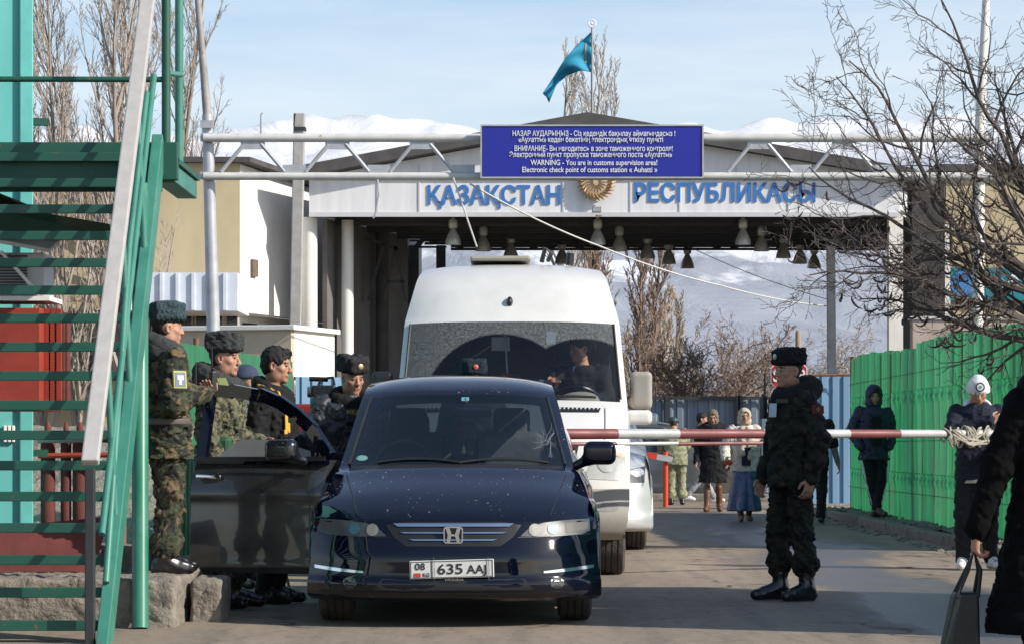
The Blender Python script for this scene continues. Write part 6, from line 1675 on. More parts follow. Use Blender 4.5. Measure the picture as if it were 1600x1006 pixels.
# front trim of the van
for sg in (-1, 1):
    hl = decal('headlight', VB, [(sg * x, z) for x, z in ((.60, .845), (.70, 1.06), (.80, 1.145), (.945, 1.16), (.958, 1.05), (.955, .90), (.90, .825))], .005, M('van_headlight', (.62, .62, .60), .15, metal=.25, var=.2, vs=5, coat=1), van)
    decal('reflector', VB, circ(sg * .80, .98, .085), .009, M('van_reflector', (.70, .70, .68), .2, metal=.5, var=.2), hl, .004); decal('reflector', VB, circ(sg * .905, 1.06, .035), .009, M('indicator_amber', (.55, .34, .20), .3, var=.1), hl, .004)
    decal('bumper_slot', VB, [(sg * x, z) for x, z in ((.73, .565), (.76, .645), (.90, .635), (.89, .58), (.86, .565))], .003, M('slot_grey', (.24, .24, .24), .6, var=.2), van, .004)
    decal('bonnet_vent', VB, [(sg * x, z) for x, z in ((.30, 1.405), (.74, 1.402), (.76, 1.442), (.30, 1.452))], .006, BLKP, van, .008)
    mb = MB()
    for i in range(12):
        x = sg * (.33 + i * .036); y = onto(VB, x, 1.425) - .012; mb.bar((x, y, 1.408), (x + sg * .012, y + .05, 1.445), .012, .012)
    mb.build('vent_slat', WPAINT, van)
    mr = blob('mirror', GREYPL if sg > 0 else BLKP, van, (sg * 1.12 - .2, .85, 1.25), (sg * 1.12 + .2, 1.5, 1.9), lambda S: (S.box((sg * 1.13, 1.15, 1.60), (.095, .07, .165), .04, 0), S.cap((sg * .93, 1.2, 1.48), (sg * 1.05, 1.17, 1.50), .05, .05, .03)), .012)
    blob('lower_mirror', WPAINT, mr, (sg * 1.11 - .2, .85, 1.2), (sg * 1.11 + .2, 1.5, 1.55), lambda S: S.box((sg * 1.11, 1.13, 1.365), (.115, .075, .065), .045, 0), .012)
decal('grille', VB, [(-.50, .86), (.50, .86), (.56, 1.12), (-.56, 1.12)], .004, BLKP, van)
decal('number_plate', VB, [(-.26, .50), (.26, .50), (.26, .61), (-.26, .61)], .008, SW, van)
decal('bonnet_gap', VB, [(.775, 1.17), (.785, 1.17), (.80, 1.44), (.79, 1.44)], .002, BLKP, van, .003)
decal('bonnet_gap', VB, [(-.775, 1.17), (-.785, 1.17), (-.80, 1.44), (-.79, 1.44)], .002, BLKP, van, .003)
mb = MB()
for a_, b_ in (((.2, 1.525), (.72, 1.535)), ((-.72, 1.53), (-.05, 1.54))):
    mb.tube([(a_[0] + (b_[0] - a_[0]) * i / 8, onto(VB, a_[0] + (b_[0] - a_[0]) * i / 8, 1.535) - .02, a_[1] + (b_[1] - a_[1]) * i / 8 + .012 * math.sin(math.pi * i / 8)) for i in range(9)], .011, 6)
mb.build('wiper', BLKP, van, smooth=True)
ya = onto(VB, -.02, 2.38)
blob('roof_aerial', BLKP, van, (-.12, ya - .25, 2.22), (.08, ya + .25, 2.55), lambda S: S.ell((-.02, ya - .0, 2.375), (.028, .06, .05), 0), .008)
mb = MB(); mb.box((-.38, 2.0, 2.785), (.17, 2.7, 2.83), None, .02); mb.build('roof_hatch', GREYPL, van)
mb = MB(); mb.tube([(.27, 2.1, 2.78), (.30, 2.05, 2.90), (.36, 2.1, 2.86), (.33, 2.2, 2.80)], .022, 6); mb.build('roof_clamp', BLKP, van, smooth=True); MB().tube([(.52, 2.1, 2.75), (.53, 2.1, 2.86)], .035, 8).build('roof_knob', BLKP, van, smooth=True)

# ---- vehicles farther back
suv, so = simple_car('silver_suv', 'tall silver off road car half hidden behind the white van', (.50, 30.0, 0), 0, SILV, 1.07, 1.0, 1.28, True, .40)
hc, ho = simple_car('dark_hatchback', 'dark grey car parked crosswise behind the woman in the long black coat', (PX(1195, 57.5), 57.5, 0), R(90) + .12, DGREY, .97, .9, .97, False, .31)
hc.rotation_euler = (0, 0, R(90) + .12)
# ------------------------------------------------------------------ people
CAMO1 = camo('camo_woodland', (.060, .062, .038), (.018, .019, .017), (.125, .088, .050), (.034, .045, .026), 8.)
CAMO2 = camo('camo_digital', (.115, .115, .075), (.028, .032, .026), (.17, .15, .09), (.05, .065, .035), 15.)
CAMOD = camo('camo_shaded', (.020, .022, .016), (.007, .007, .007), (.034, .027, .018), (.012, .016, .010), 8.)  # camouflage tones darkened to carry the shade on the guard
CAMOL = camo('camo_pale', (.27, .28, .17), (.16, .17, .10), (.32, .28, .20), (.20, .22, .13), 10.)
FURD = fur('fur_grey', (.030, .033, .034), (.085, .09, .092)); FURB = fur('fur_black', (.010, .010, .012), (.034, .033, .036)); FURT = fur('fur_teal', (.018, .032, .036), (.085, .13, .15))
FURC = fur('fur_charcoal', (.022, .020, .022), (.060, .056, .060))
BLKC = cloth('black_cloth', (.010, .010, .012)); NAVYC = cloth('navy_quilt', (.016, .019, .055), .6, .8, sc=14, spec=.5); NAVYD = cloth('navy_denim', (.012, .016, .032), .8)
DKGR = cloth('dark_uniform', (.030, .032, .042), .5, .8, sc=16, spec=.6); WHTC = cloth('cream_jacket', (.62, .58, .52), .9); SKIRT = cloth('blue_satin', (.030, .060, .17), .35, .5, sc=10, spec=.7)
BROWNB = M('brown_boot', (.14, .055, .025), .5, var=.3, vs=10); BOOT = M('boot_black', (.010, .010, .011), .30, var=.3, vs=12, coat=.3); SCARF = cloth('beige_scarf', (.50, .42, .33), .9); SCARFG = cloth('olive_scarf', (.17, .15, .10), .9)
HAIR = M('hair_black', (.007, .006, .006), .75, var=.3, vs=60, bump=.5, bs=160); YEL = M('yellow_trim', (.62, .36, .03), .6, var=.15); GOLDB = M('badge_gold', (.70, .55, .25), .35, metal=.5, var=.2); SILB = M('badge_silver', (.6, .6, .56), .35, metal=.4, var=.2)
WSHOE = M('white_shoe', (.74, .74, .74), .5, var=.15); LEATH = M('belt_brown', (.10, .085, .075), .6, var=.4, vs=12); GREYT = cloth('grey_shirt', (.35, .35, .37)); PATG = M('patch_green', (.05, .09, .05), .8, var=.1); PATY = M('patch_yellow', (.55, .50, .10), .7, var=.1); PATB = M('patch_blue', (.16, .20, .26), .7, var=.2); PATR = M('patch_red', (.40, .03, .03), .7, var=.1)
SKIND = M('skin_dark', (.30, .165, .11), .6, var=.2, vs=30, col2=(.25, .12, .08))
def arr(*a): return np.array(a, float)
def radio(p, pos, h=.13, parent=None, name='radio'):
    mb = MB(); x, y, z = pos; mb.box((x - .028, y - .018, z), (x + .028, y + .018, z + h), None, .006); mb.tube([(x + .015, y, z + h), (x + .017, y, z + h + .17)], [.008, .005], 6); mb.lathe([(.010, 0), (.010, .018)], 8, Matrix.Translation((x - .012, y, z + h)))
    return mb.build(name, BLKP, parent or p.root)
# 1 soldier on the slab, back three-quarters
p = Person('soldier in a teal fur hat, his back turned, standing on the concrete slab', (PX(257, 18.75), 18.75, .292), R(118), 1.72,
           dict(elL=(-.275, .05, 1.12), wrL=(-.13, -.23, 1.20), elR=(.26, -.02, 1.13), wrR=(.10, -.30, 1.19), anL=(-.12, .06, .10), toL=(-.15, -.12, .03), knL=(-.12, 0, .5), anR=(.12, -.07, .10), toR=(.15, -.26, .03), knR=(.12, -.08, .5), head=(0, -.02, 1.628)), yaw=R(-8), group='soldiers beside the car')
p.curl = {'L': .75, 'R': .7}; p.palm = {'L': (.4, .2, .9), 'R': (-.4, .2, .9)}; p.thumb = {'L': (.9, 0, .4), 'R': (-.9, 0, .4)}; p.handdir = {'L': (.75, -.6, .25), 'R': (-.4, -.85, .3)}
p.body(); p.jacket(CAMO1, .76, 1.16, 1.12, .011, flare=1.06); p.trousers(CAMO1, 1.18, .86, .011, blouse=1.15); p.shoes(BOOT, .22, r=1.1)
p.collar(FURD, 1.12, thick=.055, tall=.11, back=.05, name='fur_collar'); p.ushanka(FURT, w=1.02)
J = p.J; S = SDF(J['pelvis'] - .32, J['pelvis'] + .32, .008); c = p.spine(1.0 * p.k)
S.stack([(.985 * p.k, c[0], c[1], .222, .168), (1.03 * p.k, c[0], c[1], .222, .168)], 0, rd=.006); sdf_obj('belt', S, LEATH, p.root)
mid = J['shL'] * .55 + J['elL'] * .45
pt = p.patch(mid + arr(-.092, -.01, .0), (-1, -.10, .12), .105, .125, PATG, t=.006); p.patch(mid + arr(-.0985, -.01, .0), (-1, -.10, .12), .09, .11, PATY, t=.003, parent=pt); p.patch(mid + arr(-.102, -.01, .0), (-1, -.10, .12), .075, .095, PATB, t=.003, parent=pt)
p.patch(mid + arr(-.106, -.01, .012), (-1, -.10, .12), .045, .03, SW, t=.002, parent=pt); p.patch(mid + arr(-.106, -.01, -.008), (-1, -.10, .12), .018, .05, SW, t=.002, parent=pt)
w = J['wrL'] + arr(.075, -.09, .0); radio(p, tuple(w), .14)
# 2 second soldier in profile
p = Person('soldier in profile with a grey fur hat and thick grey collar', (PX(346, 20.0), 20.0, 0), R(82), 1.86,
           dict(elL=(-.27, .03, 1.12), wrL=(-.25, -.05, .86), elR=(.26, -.03, 1.13), wrR=(.16, -.24, 1.06), anL=(-.12, .02, .10), toL=(-.16, -.17, .03), anR=(.12, -.04, .10), toR=(.13, -.23, .03)), yaw=R(-6), group='soldiers beside the car')
p.body(); p.jacket(CAMO2, .78, 1.14, 1.1, .010, flare=1.05); p.trousers(CAMO2, 1.12, .86, .010, blouse=1.1); p.shoes(BOOT, .24, r=1.15)
p.collar(FURD, 1.15, thick=.058, tall=.12, back=.05, name='fur_collar'); p.ushanka(FURD, w=1.03)
J = p.J; c = J['shL'] + arr(-.02, -.075, .045); p.patch(c, (-.6, -.4, .8), .07, .12, M('olive_tab', (.17, .20, .07), .8, var=.2), 'shoulder_tab', .012)
radio(p, tuple(J['shL'] + arr(-.10, .10, -.10)), .13)
mb = MB(); x, y, z = J['hipL'] + arr(-.15, -.06, .10); mb.box((x - .05, y - .07, z - .09), (x + .05, y + .07, z + .10), None, .03); mb.build('green_pouch', M('pouch_green', (.020, .10, .05), .6, var=.3, vs=9, bump=.3), p.root)
# a man almost hidden behind them
p = Person('man in a dark blue cap almost hidden behind the second soldier', (PX(383, 22.6), 22.6, 0), R(60), 1.74, far=True); p.body(); p.jacket(DKGR, .8, 1.0); p.trousers(BLKC); p.shoes(BOOT, .13)
p.beanie(M('cap_navy', (.030, .040, .085), .8, var=.2))
# 3 civilian
p = Person('bareheaded man with short black hair in a black jacket with yellow trim', (PX(428, 20.5), 20.5, 0), R(72), 1.82,
           dict(elL=(-.26, .03, 1.13), wrL=(-.20, -.20, .98), elR=(.25, -.02, 1.13), wrR=(.12, -.26, 1.02), toL=(-.14, -.16, .03)), yaw=R(4), pitch=R(3))
p.body(); p.jacket(BLKC, .82, 1.08, 1.05, .008); p.trousers(cloth('dark_jeans', (.014, .014, .018)), 1.05); p.shoes(BOOT, .12); p.hair(HAIR); p.collar(BLKC, 1.02, thick=.032, tall=.08, back=.03)
J = p.J; n = J['neck']; mb = MB()
mb.tube([n + arr(-.10, -.085, -.03), n + arr(-.138, -.03, -.005), n + arr(-.142, .04, .018), n + arr(-.09, .10, .035)], .011, 6); mb.tube([n + arr(.09, -.10, -.035), n + arr(.135, -.04, -.01), n + arr(.14, .03, .015)], .011, 6)
mb.tube([n + arr(-.10, -.088, -.03), n + arr(-.13, -.125, -.09), n + arr(-.125, -.15, -.17)], .010, 6); mb.build('yellow_piping', YEL, p.root, smooth=True)
c = J['chest'] + arr(-.135, -.135, -.03)
for i, (dx, dz, w_, h_) in enumerate(((0, .02, .025, .12), (.035, -.02, .02, .07), (-.03, -.05, .03, .03))): p.patch(c + arr(dx, -.012 - .004 * i, dz), (-.5, -.85, .05), w_, h_, YEL, 'yellow_print', .012)
c = n + arr(.0, -.105, -.10); p.patch(c, (0, -1, .3), .07, .13, GREYT, 'shirt_front', .012)
# 4 officer at the car
p = Person('officer in a dark uniform and charcoal fur hat beside the car roof', (PX(544, 21.2), 21.2, 0), R(16), 1.75,
           dict(elL=(-.29, .0, 1.15), wrL=(-.25, -.16, .92), head=(.02, -.055, 1.620), neck=(.015, -.02, 1.47)), yaw=R(14), pitch=R(10))
p.body(); p.jacket(DKGR, .78, 1.2, 1.12, .010); p.trousers(DKGR, 1.1); p.shoes(BOOT, .13); p.collar(FURB, 1.05, thick=.045, tall=.09, back=.03, name='fur_collar'); p.ushanka(FURC, badge=GOLDB)
J = p.J; c = J['chest'] + arr(.0, -.185, .07); p.patch(c + arr(.06, .01, .02), (.12, -1, .15), .24, .10, cloth('flap_grey', (.045, .045, .058), .5), 'chest_flap', .02)
mb = text_mb('КЕДЕН', .17, .026, .004, .015); moved(mb, Matrix.Translation(Vector(c + arr(.03, -.020, .035)))).build('lettering', M('lettering_yellow', (.62, .50, .06), .6, var=.1), p.root)
q = p.patch(c + arr(.03, -.005, -.10), (.05, -1, .1), .062, .085, M('card_pink', (.72, .55, .56), .6, var=.05), 'id_card', .006); p.patch(c + arr(.03, -.012, -.10), (.05, -1, .1), .035, .045, PATR, 'emblem_mark', .003, parent=q)
# 5 person between the car and the van
p = Person('person in a blue fur hat with a red cockade between the two vehicles', (PX(740, 23.3), 23.3, 0), R(8), 1.775, far=True); p.body(); p.jacket(DKGR, .8, 1.1); p.trousers(DKGR); p.shoes(BOOT, .13)
p.ushanka(fur('fur_blue', (.008, .012, .018), (.03, .055, .07)), badge=M('cockade_red', (.55, .12, .08), .5, var=.2))
# 6 driver in the van
p = Person('van driver in a dark jacket looking left behind the windscreen', (VX + .63, VY + 1.80, .68), R(-18), 1.74,
           dict(hipL=(-.10, 0, .62), hipR=(.10, 0, .62), pelvis=(0, .02, .66), knL=(-.14, -.42, .62), knR=(.14, -.42, .62), anL=(-.14, -.45, .2), anR=(.14, -.45, .2), toL=(-.14, -.60, .14), toR=(.14, -.60, .14), chest=(0, 0, .94), neck=(0, 0, 1.155), head=(-.02, -.025, 1.31),
                shL=(-.185, .01, 1.09), shR=(.185, .01, 1.09), elL=(-.29, -.22, .95), wrL=(-.14, -.42, 1.06), elR=(.27, -.1, .86), wrR=(.15, -.36, .86)), yaw=R(-34), pitch=R(2))
p.curl = {'L': .5, 'R': .8}; p.handdir = {'L': (.3, -.5, -.55)}; p.palm = {'L': (.2, -.4, .4), 'R': (-1, 0, 0)}
p.body()
S = p.sdf(.0085, zlo=.56); J = p.J
S.stack([(z * p.k, 0, 0.0, a, b) for z, a, b in ((.60, .18, .135), (.78, .178, .13), (.92, .20, .138), (1.03, .20, .13), (1.10, .17, .11), (1.165, .085, .082))], .03)
for sd in 'LR': S.cap(J['sh' + sd], J['el' + sd], .08, .066, .04); S.cap(J['el' + sd], J['wr' + sd] * .95 + J['el' + sd] * .05, .064, .048, .03)
S.noise(.008, 34, 5); sdf_obj('jacket', S, BLKC, p.root)
S = p.sdf(.012, zhi=.8); 
for sd in 'LR': S.cap(J['hip' + sd], J['kn' + sd], .09, .075, .03); S.cap(J['kn' + sd], J['an' + sd], .075, .06, .03)
sdf_obj('trousers', S, BLKC, p.root); p.hair(HAIR)
p.patch(J['neck'] + arr(-.02, -.09, -.05), (0, -1, .3), .08, .09, M('shirt_blue', (.05, .14, .35), .8, var=.1), 'shirt_front', .012)
# 7 the guard on the road
p = Person('guard in shade-darkened camouflage, black fur hat and glasses standing alone on the road', (PX(1238, 20.9), 20.9, 0), R(-66), 1.79,
           dict(elL=(-.26, .0, 1.13), wrL=(-.25, -.10, .86), elR=(.275, .06, 1.13), wrR=(.26, .0, .86), anL=(-.10, -.04, .10), toL=(-.12, -.23, .03), knL=(-.10, -.06, .5), anR=(.11, .06, .10), toR=(.13, -.12, .03), knR=(.10, .02, .5), head=(0, -.03, 1.628)), yaw=R(2))
p.curl = {'L': .45, 'R': .45}
p.body(); p.jacket(CAMOD, .80, 1.12, 1.08, .009, flare=1.03); p.trousers(CAMOD, 1.14, .66, .011, blouse=1.02); p.shoes(BOOT, .36, r=1.08); p.ushanka(FURB, badge=SILB, w=.98)
p.collar(FURB, 1.15, thick=.055, tall=.09, back=.04, name='fur_collar')
S = p.hsdf(r=.34, h=.009); S.frame(); J = p.J; S.ell(J['neck'] + arr(0, .12, .03), (.15, .10, .10), .0); S.noise(.008, 40, 4); sdf_obj('hood', S, CAMOD, p.root)
c = J['chest'] + arr(.055, -.190, .10); p.patch(c, (.42, -1, .1), .066, .10, M('id_white', (.55, .62, .68), .4, var=.2, vs=30), 'id_card', .006)
radio(p, tuple(J['chest'] + arr(-.06, -.205, .04)), .16)
mid = J['shR'] * .72 + J['elR'] * .28; q = p.patch(mid + arr(.098, .005, .02), (1, 0, .12), .10, .06, M('patch_maroon', (.10, .012, .010), .8, var=.1), 'flag_patch', .006); p.patch(mid + arr(.105, .005, .022), (1, 0, .12), .03, .03, M('patch_ochre', (.22, .12, .03), .8, var=.1), 'sun_mark', .003, oval=True, parent=q)
c = J['chest'] + arr(.12, -.150, .165); p.patch(c, (.6, -1, .15), .10, .03, M('name_tape', (.06, .055, .03), .8, var=.2), 'name_tape', .01)
mb = MB()                                              # glasses
q_ = p.hs; Hm = lambda *a: Vector(p.J['head'] + p.HR @ (np.array(a) * q_))
for x in (-1, 1):
    mb.tube([Hm(x * .032 + .020 * math.cos(2 * math.pi * i / 16), -.112, .0 + .015 * math.sin(2 * math.pi * i / 16)) for i in range(17)], .0016, 5); mb.tube([Hm(x * .052, -.110, .004), Hm(x * .080, -.03, .006), Hm(x * .080, .005, .006)], .0016, 5)
mb.tube([Hm(-.012, -.112, .004), Hm(.012, -.112, .004)], .0016, 5); mb.build('glasses', SILB, p.root)
w = J['wrR']; mb = MB(); mb.tube([(w[0] + math.cos(a) * .036, w[1] + math.sin(a) * .036, w[2] + .02) for a in np.linspace(0, 6.2832, 15)], .007, 6); mb.box((w[0] + .03, w[1] - .018, w[2] + .004), (w[0] + .042, w[1] + .018, w[2] + .038), None, .005); mb.build('wrist_watch', BLKP, p.root, smooth=True)
c = J['pelvis'] + arr(-.10, -.19, .12); p.patch(c, (-.3, -1, 0), .03, .08, SILB, 'belt_clip', .006)
# 8 walker behind the guard
p = Person('walker in dark clothes with a tattooed forearm mostly hidden behind the guard', (PX(1273, 40.5), 40.5, 0), R(170), 1.72, dict(elL=(-.27, .04, 1.12), wrL=(-.33, -.03, .86), anR=(.10, -.16, .12), toR=(.11, -.32, .07), anL=(-.10, .16, .12), toL=(-.11, .0, .03)), far=True)
p.body(bare_arm='L'); p.jacket(BLKC, .82, 1.1, 1.05, .008, short=True); p.trousers(BLKC, 1.1); p.shoes(BOOT, .13); p.hair(HAIR)
J = p.J; S = SDF(np.minimum(J['elL'], J['wrL']) - .1, np.maximum(J['elL'], J['wrL']) + .1, .008); S.cap(J['elL'], J['wrL'] * .85 + J['elL'] * .15, .050, .038, .0); sdf_obj('tattooed_sleeve', S, M('tattoo', (.28, .25, .24), .8, var=.6, vs=30, col2=(.07, .07, .09)), p.root)
# 9 man in the hooded quilted coat
p = Person('man in a navy hooded quilted coat and striped track trousers by the green fence', (PX(1365, 40), 40, .115), R(6), 1.80,
           dict(elL=(-.31, .05, 1.14), wrL=(-.19, -.10, .93), elR=(.31, .05, 1.14), wrR=(.19, -.10, .93), hipL=(-.08, 0, .93), knL=(-.05, -.03, .5), anL=(.04, .02, .10), toL=(-.04, -.13, .03), knR=(.09, -.06, .5), anR=(.02, -.10, .10), toR=(.10, -.25, .03)), far=False, pitch=R(6))
p.hands = ''; p.body(); p.jacket(NAVYC, .76, 1.08, 1.05, .010); p.trousers(BLKC, .98, .96, .006); p.shoes(M('trainer_brown', (.06, .045, .035), .6, var=.3), .11); p.hood(NAVYC, 1.1, shut=.01); p.hair(HAIR)
J = p.J; p.patch(p.J['chest'] + arr(0, -.178, -.10), (0, -1, .02), .13, .40, BLKC, 'shirt_front', .012)
for sd, sx in (('L', -1), ('R', 1)):
    mb = MB(); hp, kn, an = J['hip' + sd], J['kn' + sd], J['an' + sd]
    mb.tube([hp + arr(sx * .10, -.03, -.12), kn + arr(sx * .074, -.03, 0), an + arr(sx * .060, -.03, .06)], .012, 6); mb.build('white_stripe', SW, p.root, smooth=True)
# 10 man in the white knitted cap
p = Person('man in a white knitted cap and navy jacket with one hand on his shoulder', (PX(1527, 26.0), 26.0, 0), R(-4), 1.76,
           dict(elL=(-.24, -.16, 1.22), wrL=(.10, -.26, 1.33), elR=(.30, -.03, 1.20), wrR=(.17, -.20, 1.06), head=(0, -.07, 1.600), neck=(0, -.015, 1.475), anL=(-.13, -.05, .10), toL=(-.17, -.23, .03), anR=(.13, .04, .10), toR=(.17, -.13, .03), knL=(-.13, -.06, .5)), pitch=R(26), yaw=R(4))
p.handdir = {'L': (.9, .05, .35)}; p.palm = {'L': (.1, .9, -.2), 'R': (0, .6, -.6)}; p.thumb = {'L': (-.2, 0, 1), 'R': (-.5, -.5, .5)}; p.curl = {'L': .4, 'R': .5}
p.body(); p.jacket(NAVYD, .80, 1.06, 1.05, .007); p.trousers(cloth('black_jeans', (.014, .015, .019)), 1.1); p.shoes(WSHOE, .12, name='trainer'); p.beanie(cloth('white_knit', (.78, .78, .78), .95, .6, sc=90), -.005, 1.04)
J = p.J; c = J['head'] + p.HR @ (arr(0, -.096, .085) * p.hs); nrm = p.HR @ arr(0, -1, .45); q = p.patch(c, nrm, .085, .085, M('badge_dark', (.03, .035, .05), .7, var=.1), 'round_badge', .006, oval=True, up=p.HR @ arr(0, 0, 1)); p.patch(c + unit(nrm) * .006, nrm, .058, .058, SW, 'badge_ring', .003, oval=True, up=p.HR @ arr(0, 0, 1), parent=q); p.patch(c + unit(nrm) * .009, nrm, .03, .03, M('badge_grey', (.25, .26, .3), .7, var=.2), 'badge_centre', .003, oval=True, up=p.HR @ arr(0, 0, 1), parent=q)
p.collar(SW, .9, thick=.022, tall=.04, back=.02, name='white_hood')
S = SDF(J['pelvis'] - .3, J['pelvis'] + .3, .009); c = p.spine(.8); S.stack([(.775 * p.k, c[0], c[1], .197, .146), (.82 * p.k, c[0], c[1], .197, .146)], 0, rd=.006); sdf_obj('shirt_hem', S, WHTC, p.root)
# 11 woman in white, 12 woman in black
p = Person('woman in a cream jacket, beige headscarf and long blue skirt', (PX(1163, 41.4), 41.4, 0), R(4), 1.63,
           dict(elL=(-.30, -.02, 1.14), wrL=(-.32, -.20, .98), anL=(-.07, -.10, .10), toL=(-.09, -.26, .03), anR=(.08, .06, .11), toR=(.09, -.10, .03)), far=False)
p.handdir = {'L': (.3, -.6, -.4)}; p.body(); p.jacket(WHTC, .78, 1.16, 1.15, .008); p.hood(SCARF, .98, 'headscarf'); p.shoes(BROWNB, .16, r=.9)
J = p.J; S = p.sdf(.012, zhi=.95); S.stack([(.17 * p.k, -.0, -.03, .235, .20), (.5 * p.k, 0, -.02, .20, .17), (.88 * p.k, 0, 0, .165, .13)], .02, folds=9, fold_amp=.10); S.noise(.006, 26, 3); sdf_obj('skirt', S, SKIRT, p.root)
S = SDF(J['chest'] - .34, J['chest'] + .34, .009); S.cap(J['neck'] + arr(-.05, -.10, -.03), J['chest'] + arr(-.05, -.17, -.18), .038, .045, .02); S.cap(J['neck'] + arr(.04, -.10, -.03), J['chest'] + arr(.05, -.17, -.24), .038, .042, .02); S.noise(.006, 60, 2); sdf_obj('scarf_ends', S, SCARF, p.root)
p.patch(J['chest'] + arr(.0, -.178, -.22), (0, -1, 0), .13, .26, NAVYD, 'dress_front', .012)
w = J['wrL'] + arr(.02, -.08, -.06); mb = MB(); mb.box(tuple(w - arr(.05, .02, .035)), tuple(w + arr(.06, .02, .03)), None, .012)
hp = thing('red_purse', 'small red purse held out by the woman in the cream jacket', 'purse', tuple(ROOTM[p.root] @ Vector(w))); mb.V = [tuple(Vector(v) - Vector(w)) for v in mb.V]; mb.build('purse', M('purse_red', (.55, .04, .02), .5, var=.2), hp); MB().box((-.045, -.024, .030), (.055, .024, .036)).build('clasp', GOLDB, hp)
p = Person('woman in a long black coat and brown boots looking down', (PX(1114, 47.5), 47.5, 0), R(-6), 1.68, dict(anL=(-.10, -.08, .10), toL=(-.12, -.24, .03), anR=(.11, .05, .10), toR=(.13, -.12, .03), wrL=(-.28, -.08, .86)), pitch=R(18), far=False)
p.body(); p.hood(SCARFG, .92, 'headscarf'); p.jacket(BLKC, .50, 1.12, 1.12, .007, 'coat', 1.15); p.collar(FURB, 1.25, thick=.06, tall=.12, name='fur_collar'); p.shoes(BROWNB, .42, r=1.05)
# 13 man in pale camouflage seen from behind, 14 legs walking beyond
p = Person('man in pale camouflage seen from behind beside the small barrier', (PX(1057, 52.5), 52.5, 0), R(186), 1.72, dict(chest=(0, -.14, 1.20), neck=(0, -.27, 1.39), head=(0, -.36, 1.50), shL=(-.185, -.22, 1.34), shR=(.185, -.22, 1.34), elL=(-.24, -.30, 1.08), wrL=(-.2, -.42, .90), elR=(.24, -.30, 1.08), wrR=(.18, -.44, .92)), pitch=R(20), far=True)
p.body(); p.jacket(CAMOL, .74, 1.12, 1.1, .009, top=1.40); p.trousers(CAMOL, 1.1, .86, blouse=1.1); p.shoes(BOOT, .2); p.beanie(M('helmet_teal', (.03, .06, .07), .5, var=.1))
p = Person('passer-by in grey trousers and pale trainers striding behind the woman in black', (PX(1096, 54.5), 54.5, 0), R(80), 1.70, dict(anL=(-.1, .28, .14), toL=(-.1, .14, .06), anR=(.1, -.24, .10), toR=(.1, -.42, .04)), far=True)
p.body(); p.jacket(DKGR, .8); p.trousers(GREYT, 1.0); p.shoes(WSHOE, .11, name='trainer'); p.hair(HAIR)
# 15 woman in the right foreground with her bag
p = Person('dark clothed woman cropped by the right edge walking away with a bag', (2.37, 12.5, 0), R(186), 1.66, dict(elR=(.29, .02, 1.10), wrR=(.38, -.02, .80), shR=(.175, .01, 1.38), elL=(-.26, .03, 1.13), head=(0, -.02, 1.63), anR=(.11, .10, .11), toR=(.12, -.06, .03)))
p.handdir = {'R': (0, -.05, -1)}; p.curl['R'] = .9
BLK0 = cloth('coat_black', (.0045, .0045, .005), .95, .4, spec=.1); FUR0 = fur('fur_jet', (.004, .004, .004), (.012, .012, .012))
p.body(); p.jacket(BLK0, .34, 1.16, 1.04, .006, 'coat', 1.55); p.hood(FUR0, 1.12, 'fur_hood'); p.collar(FUR0, 1.2, thick=.06, tall=.10, name='fur_collar'); p.trousers(BLK0); p.shoes(BOOT, .3)
hw = ROOTM[p.root] @ Vector(p.J['wrR'] + arr(0, -.03, -.085))
bag = thing('handbag', 'black shopping bag with long handles carried by the woman at the right edge', 'bag', (hw.x - .06, hw.y, .14))
mb = MB(); zt_ = .36; poly = [(-.105, 0), (.085, 0), (.075, zt_), (-.030, zt_)]
mb.prism(poly, -.06, .07, 'y'); o = mb.build('bag_body', M('bag_black', (.004, .0045, .0045), .5, var=.3, vs=8, coat=.0, bump=.2, bs=30), bag); bvm = o.modifiers.new('soft_edges', 'BEVEL'); bvm.width = .02; bvm.segments = 3
MB().prism([(-.100, .03), (-.06, .03), (-.008, zt_ - .03), (-.026, zt_ - .03)], -.064, -.0602, 'y').build('side_panel', M('bag_lit_edge', (.012, .018, .017), .45, var=.3), bag)  # greenish strip paints a lit edge onto the bag
hz = hw.z - .14; hx = hw.x - (hw.x - .06)
for y in (-.05, .06): MB().tube([(-.022, y, zt_ - .02), (hx - .03, y * .6, hz - .08), (hx, 0, hz), (hx + .025, y * .6, hz - .08), (.07, y, zt_ - .02)], .009, 8).build('handle', MATS['bag_black'], bag, smooth=True)
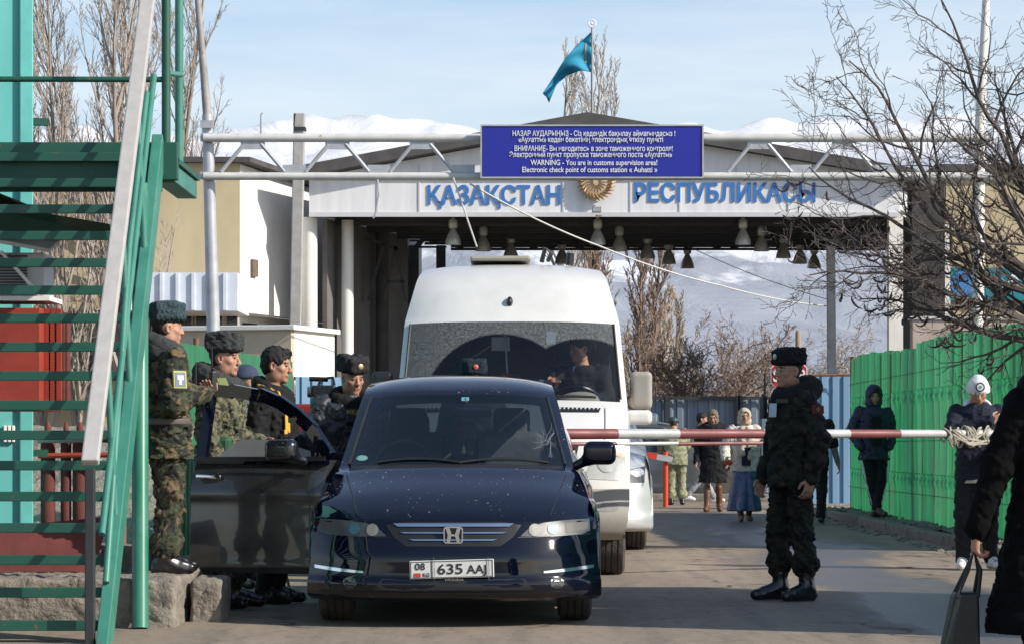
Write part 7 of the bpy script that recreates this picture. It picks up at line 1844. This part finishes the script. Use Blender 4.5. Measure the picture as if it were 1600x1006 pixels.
# tripod, camera and red chair back seen between the men
t = thing('tripod', 'silver and brown camera tripod standing between the soldier and the man in black', 'tripod', (PX(386, 21.3), 21.3, 0))
for k in range(3):
    a = R(90 + 120 * k + 20); MB().tube([(math.cos(a) * .03, math.sin(a) * .03, 1.22), (math.cos(a) * .34, math.sin(a) * .34, 0)], [.016, .011], 8).build('leg', M('tripod_metal', (.30, .22, .14), .4, metal=.4, var=.3), t, smooth=True)
mb = MB(); mb.tube([(0, 0, 1.15), (0, 0, 1.40)], .018, 8); mb.box((-.04, -.05, 1.40), (.04, .05, 1.43), None, .008); mb.box((-.035, -.035, 1.18), (.035, .035, 1.25), None, .01); mb.build('head', BLKP, t); MB().tube([(0, -.02, 1.40), (.05, -.25, 1.30)], .010, 6).build('pan_handle', PIPE, t)
vc = thing('video_camera', 'black video camera poised behind the shoulder of the customs officer', 'camera', tuple(P(508, 612, 21.6)))
mb = MB(); mb.box((-.10, -.06, -.04), (.08, .10, .05), None, .015); mb.build('camera_body', BLKP, vc); MB().tube([(-.13, -.03, .0), (-.10, -.03, .0)], .04, 14).build('lens', LAMPG, vc); mb = MB(); mb.tube([(-.05, 0, .05), (-.03, 0, .10), (.06, 0, .11), (.07, 0, .05)], .011, 6); mb.tube([(-.12, .02, .10), (.02, .02, .095)], .018, 8); mb.build('handle', BLKP, vc)
MB().tube([(0, .02, -.04), (.02, .04, -1.58)], .02, 8).build('monopod', DKST, vc)
ch = thing('red_chair', 'dark red plastic chair behind the open car door', 'chair', (PX(478, 23.0), 23.0, 0))
blob('backrest', M('chair_red', (.22, .012, .012), .5, var=.2), ch, (-.3, .1, .6), (.3, .4, 1.5), lambda S: S.box((0, .24, 1.12), (.22, .02, .34), .02, 0), .014); MB().box((-.22, -.2, .80), (.22, .21, .84), None, .015).build('seat', MATS['chair_red'], ch)
for x in (-.2, .2):
    for y in (-.18, .18): MB().tube([(x, y, .80), (x * 1.1, y * 1.1, 0)], .014, 8).build('leg', DKST, ch)
# ------------------------------------------------------------------ the air over the valley
HZ = bpy.data.materials.new('valley_air'); HZ.use_nodes = True; nt = HZ.node_tree; nt.nodes.clear()
_ho = nt.nodes.new('ShaderNodeOutputMaterial'); _hv = nt.nodes.new('ShaderNodeVolumePrincipled')
_hv.inputs['Color'].default_value = (.80, .86, .96, 1); _hv.inputs['Density'].default_value = HAZE; _hv.inputs['Anisotropy'].default_value = 0.1
nt.links.new(_hv.outputs[0], _ho.inputs['Volume'])
if HAZE > 0: tag(MB().box((-17000, -400, -1.2), (17000, 16500, 1150)).build('haze', HZ), kind='stuff')
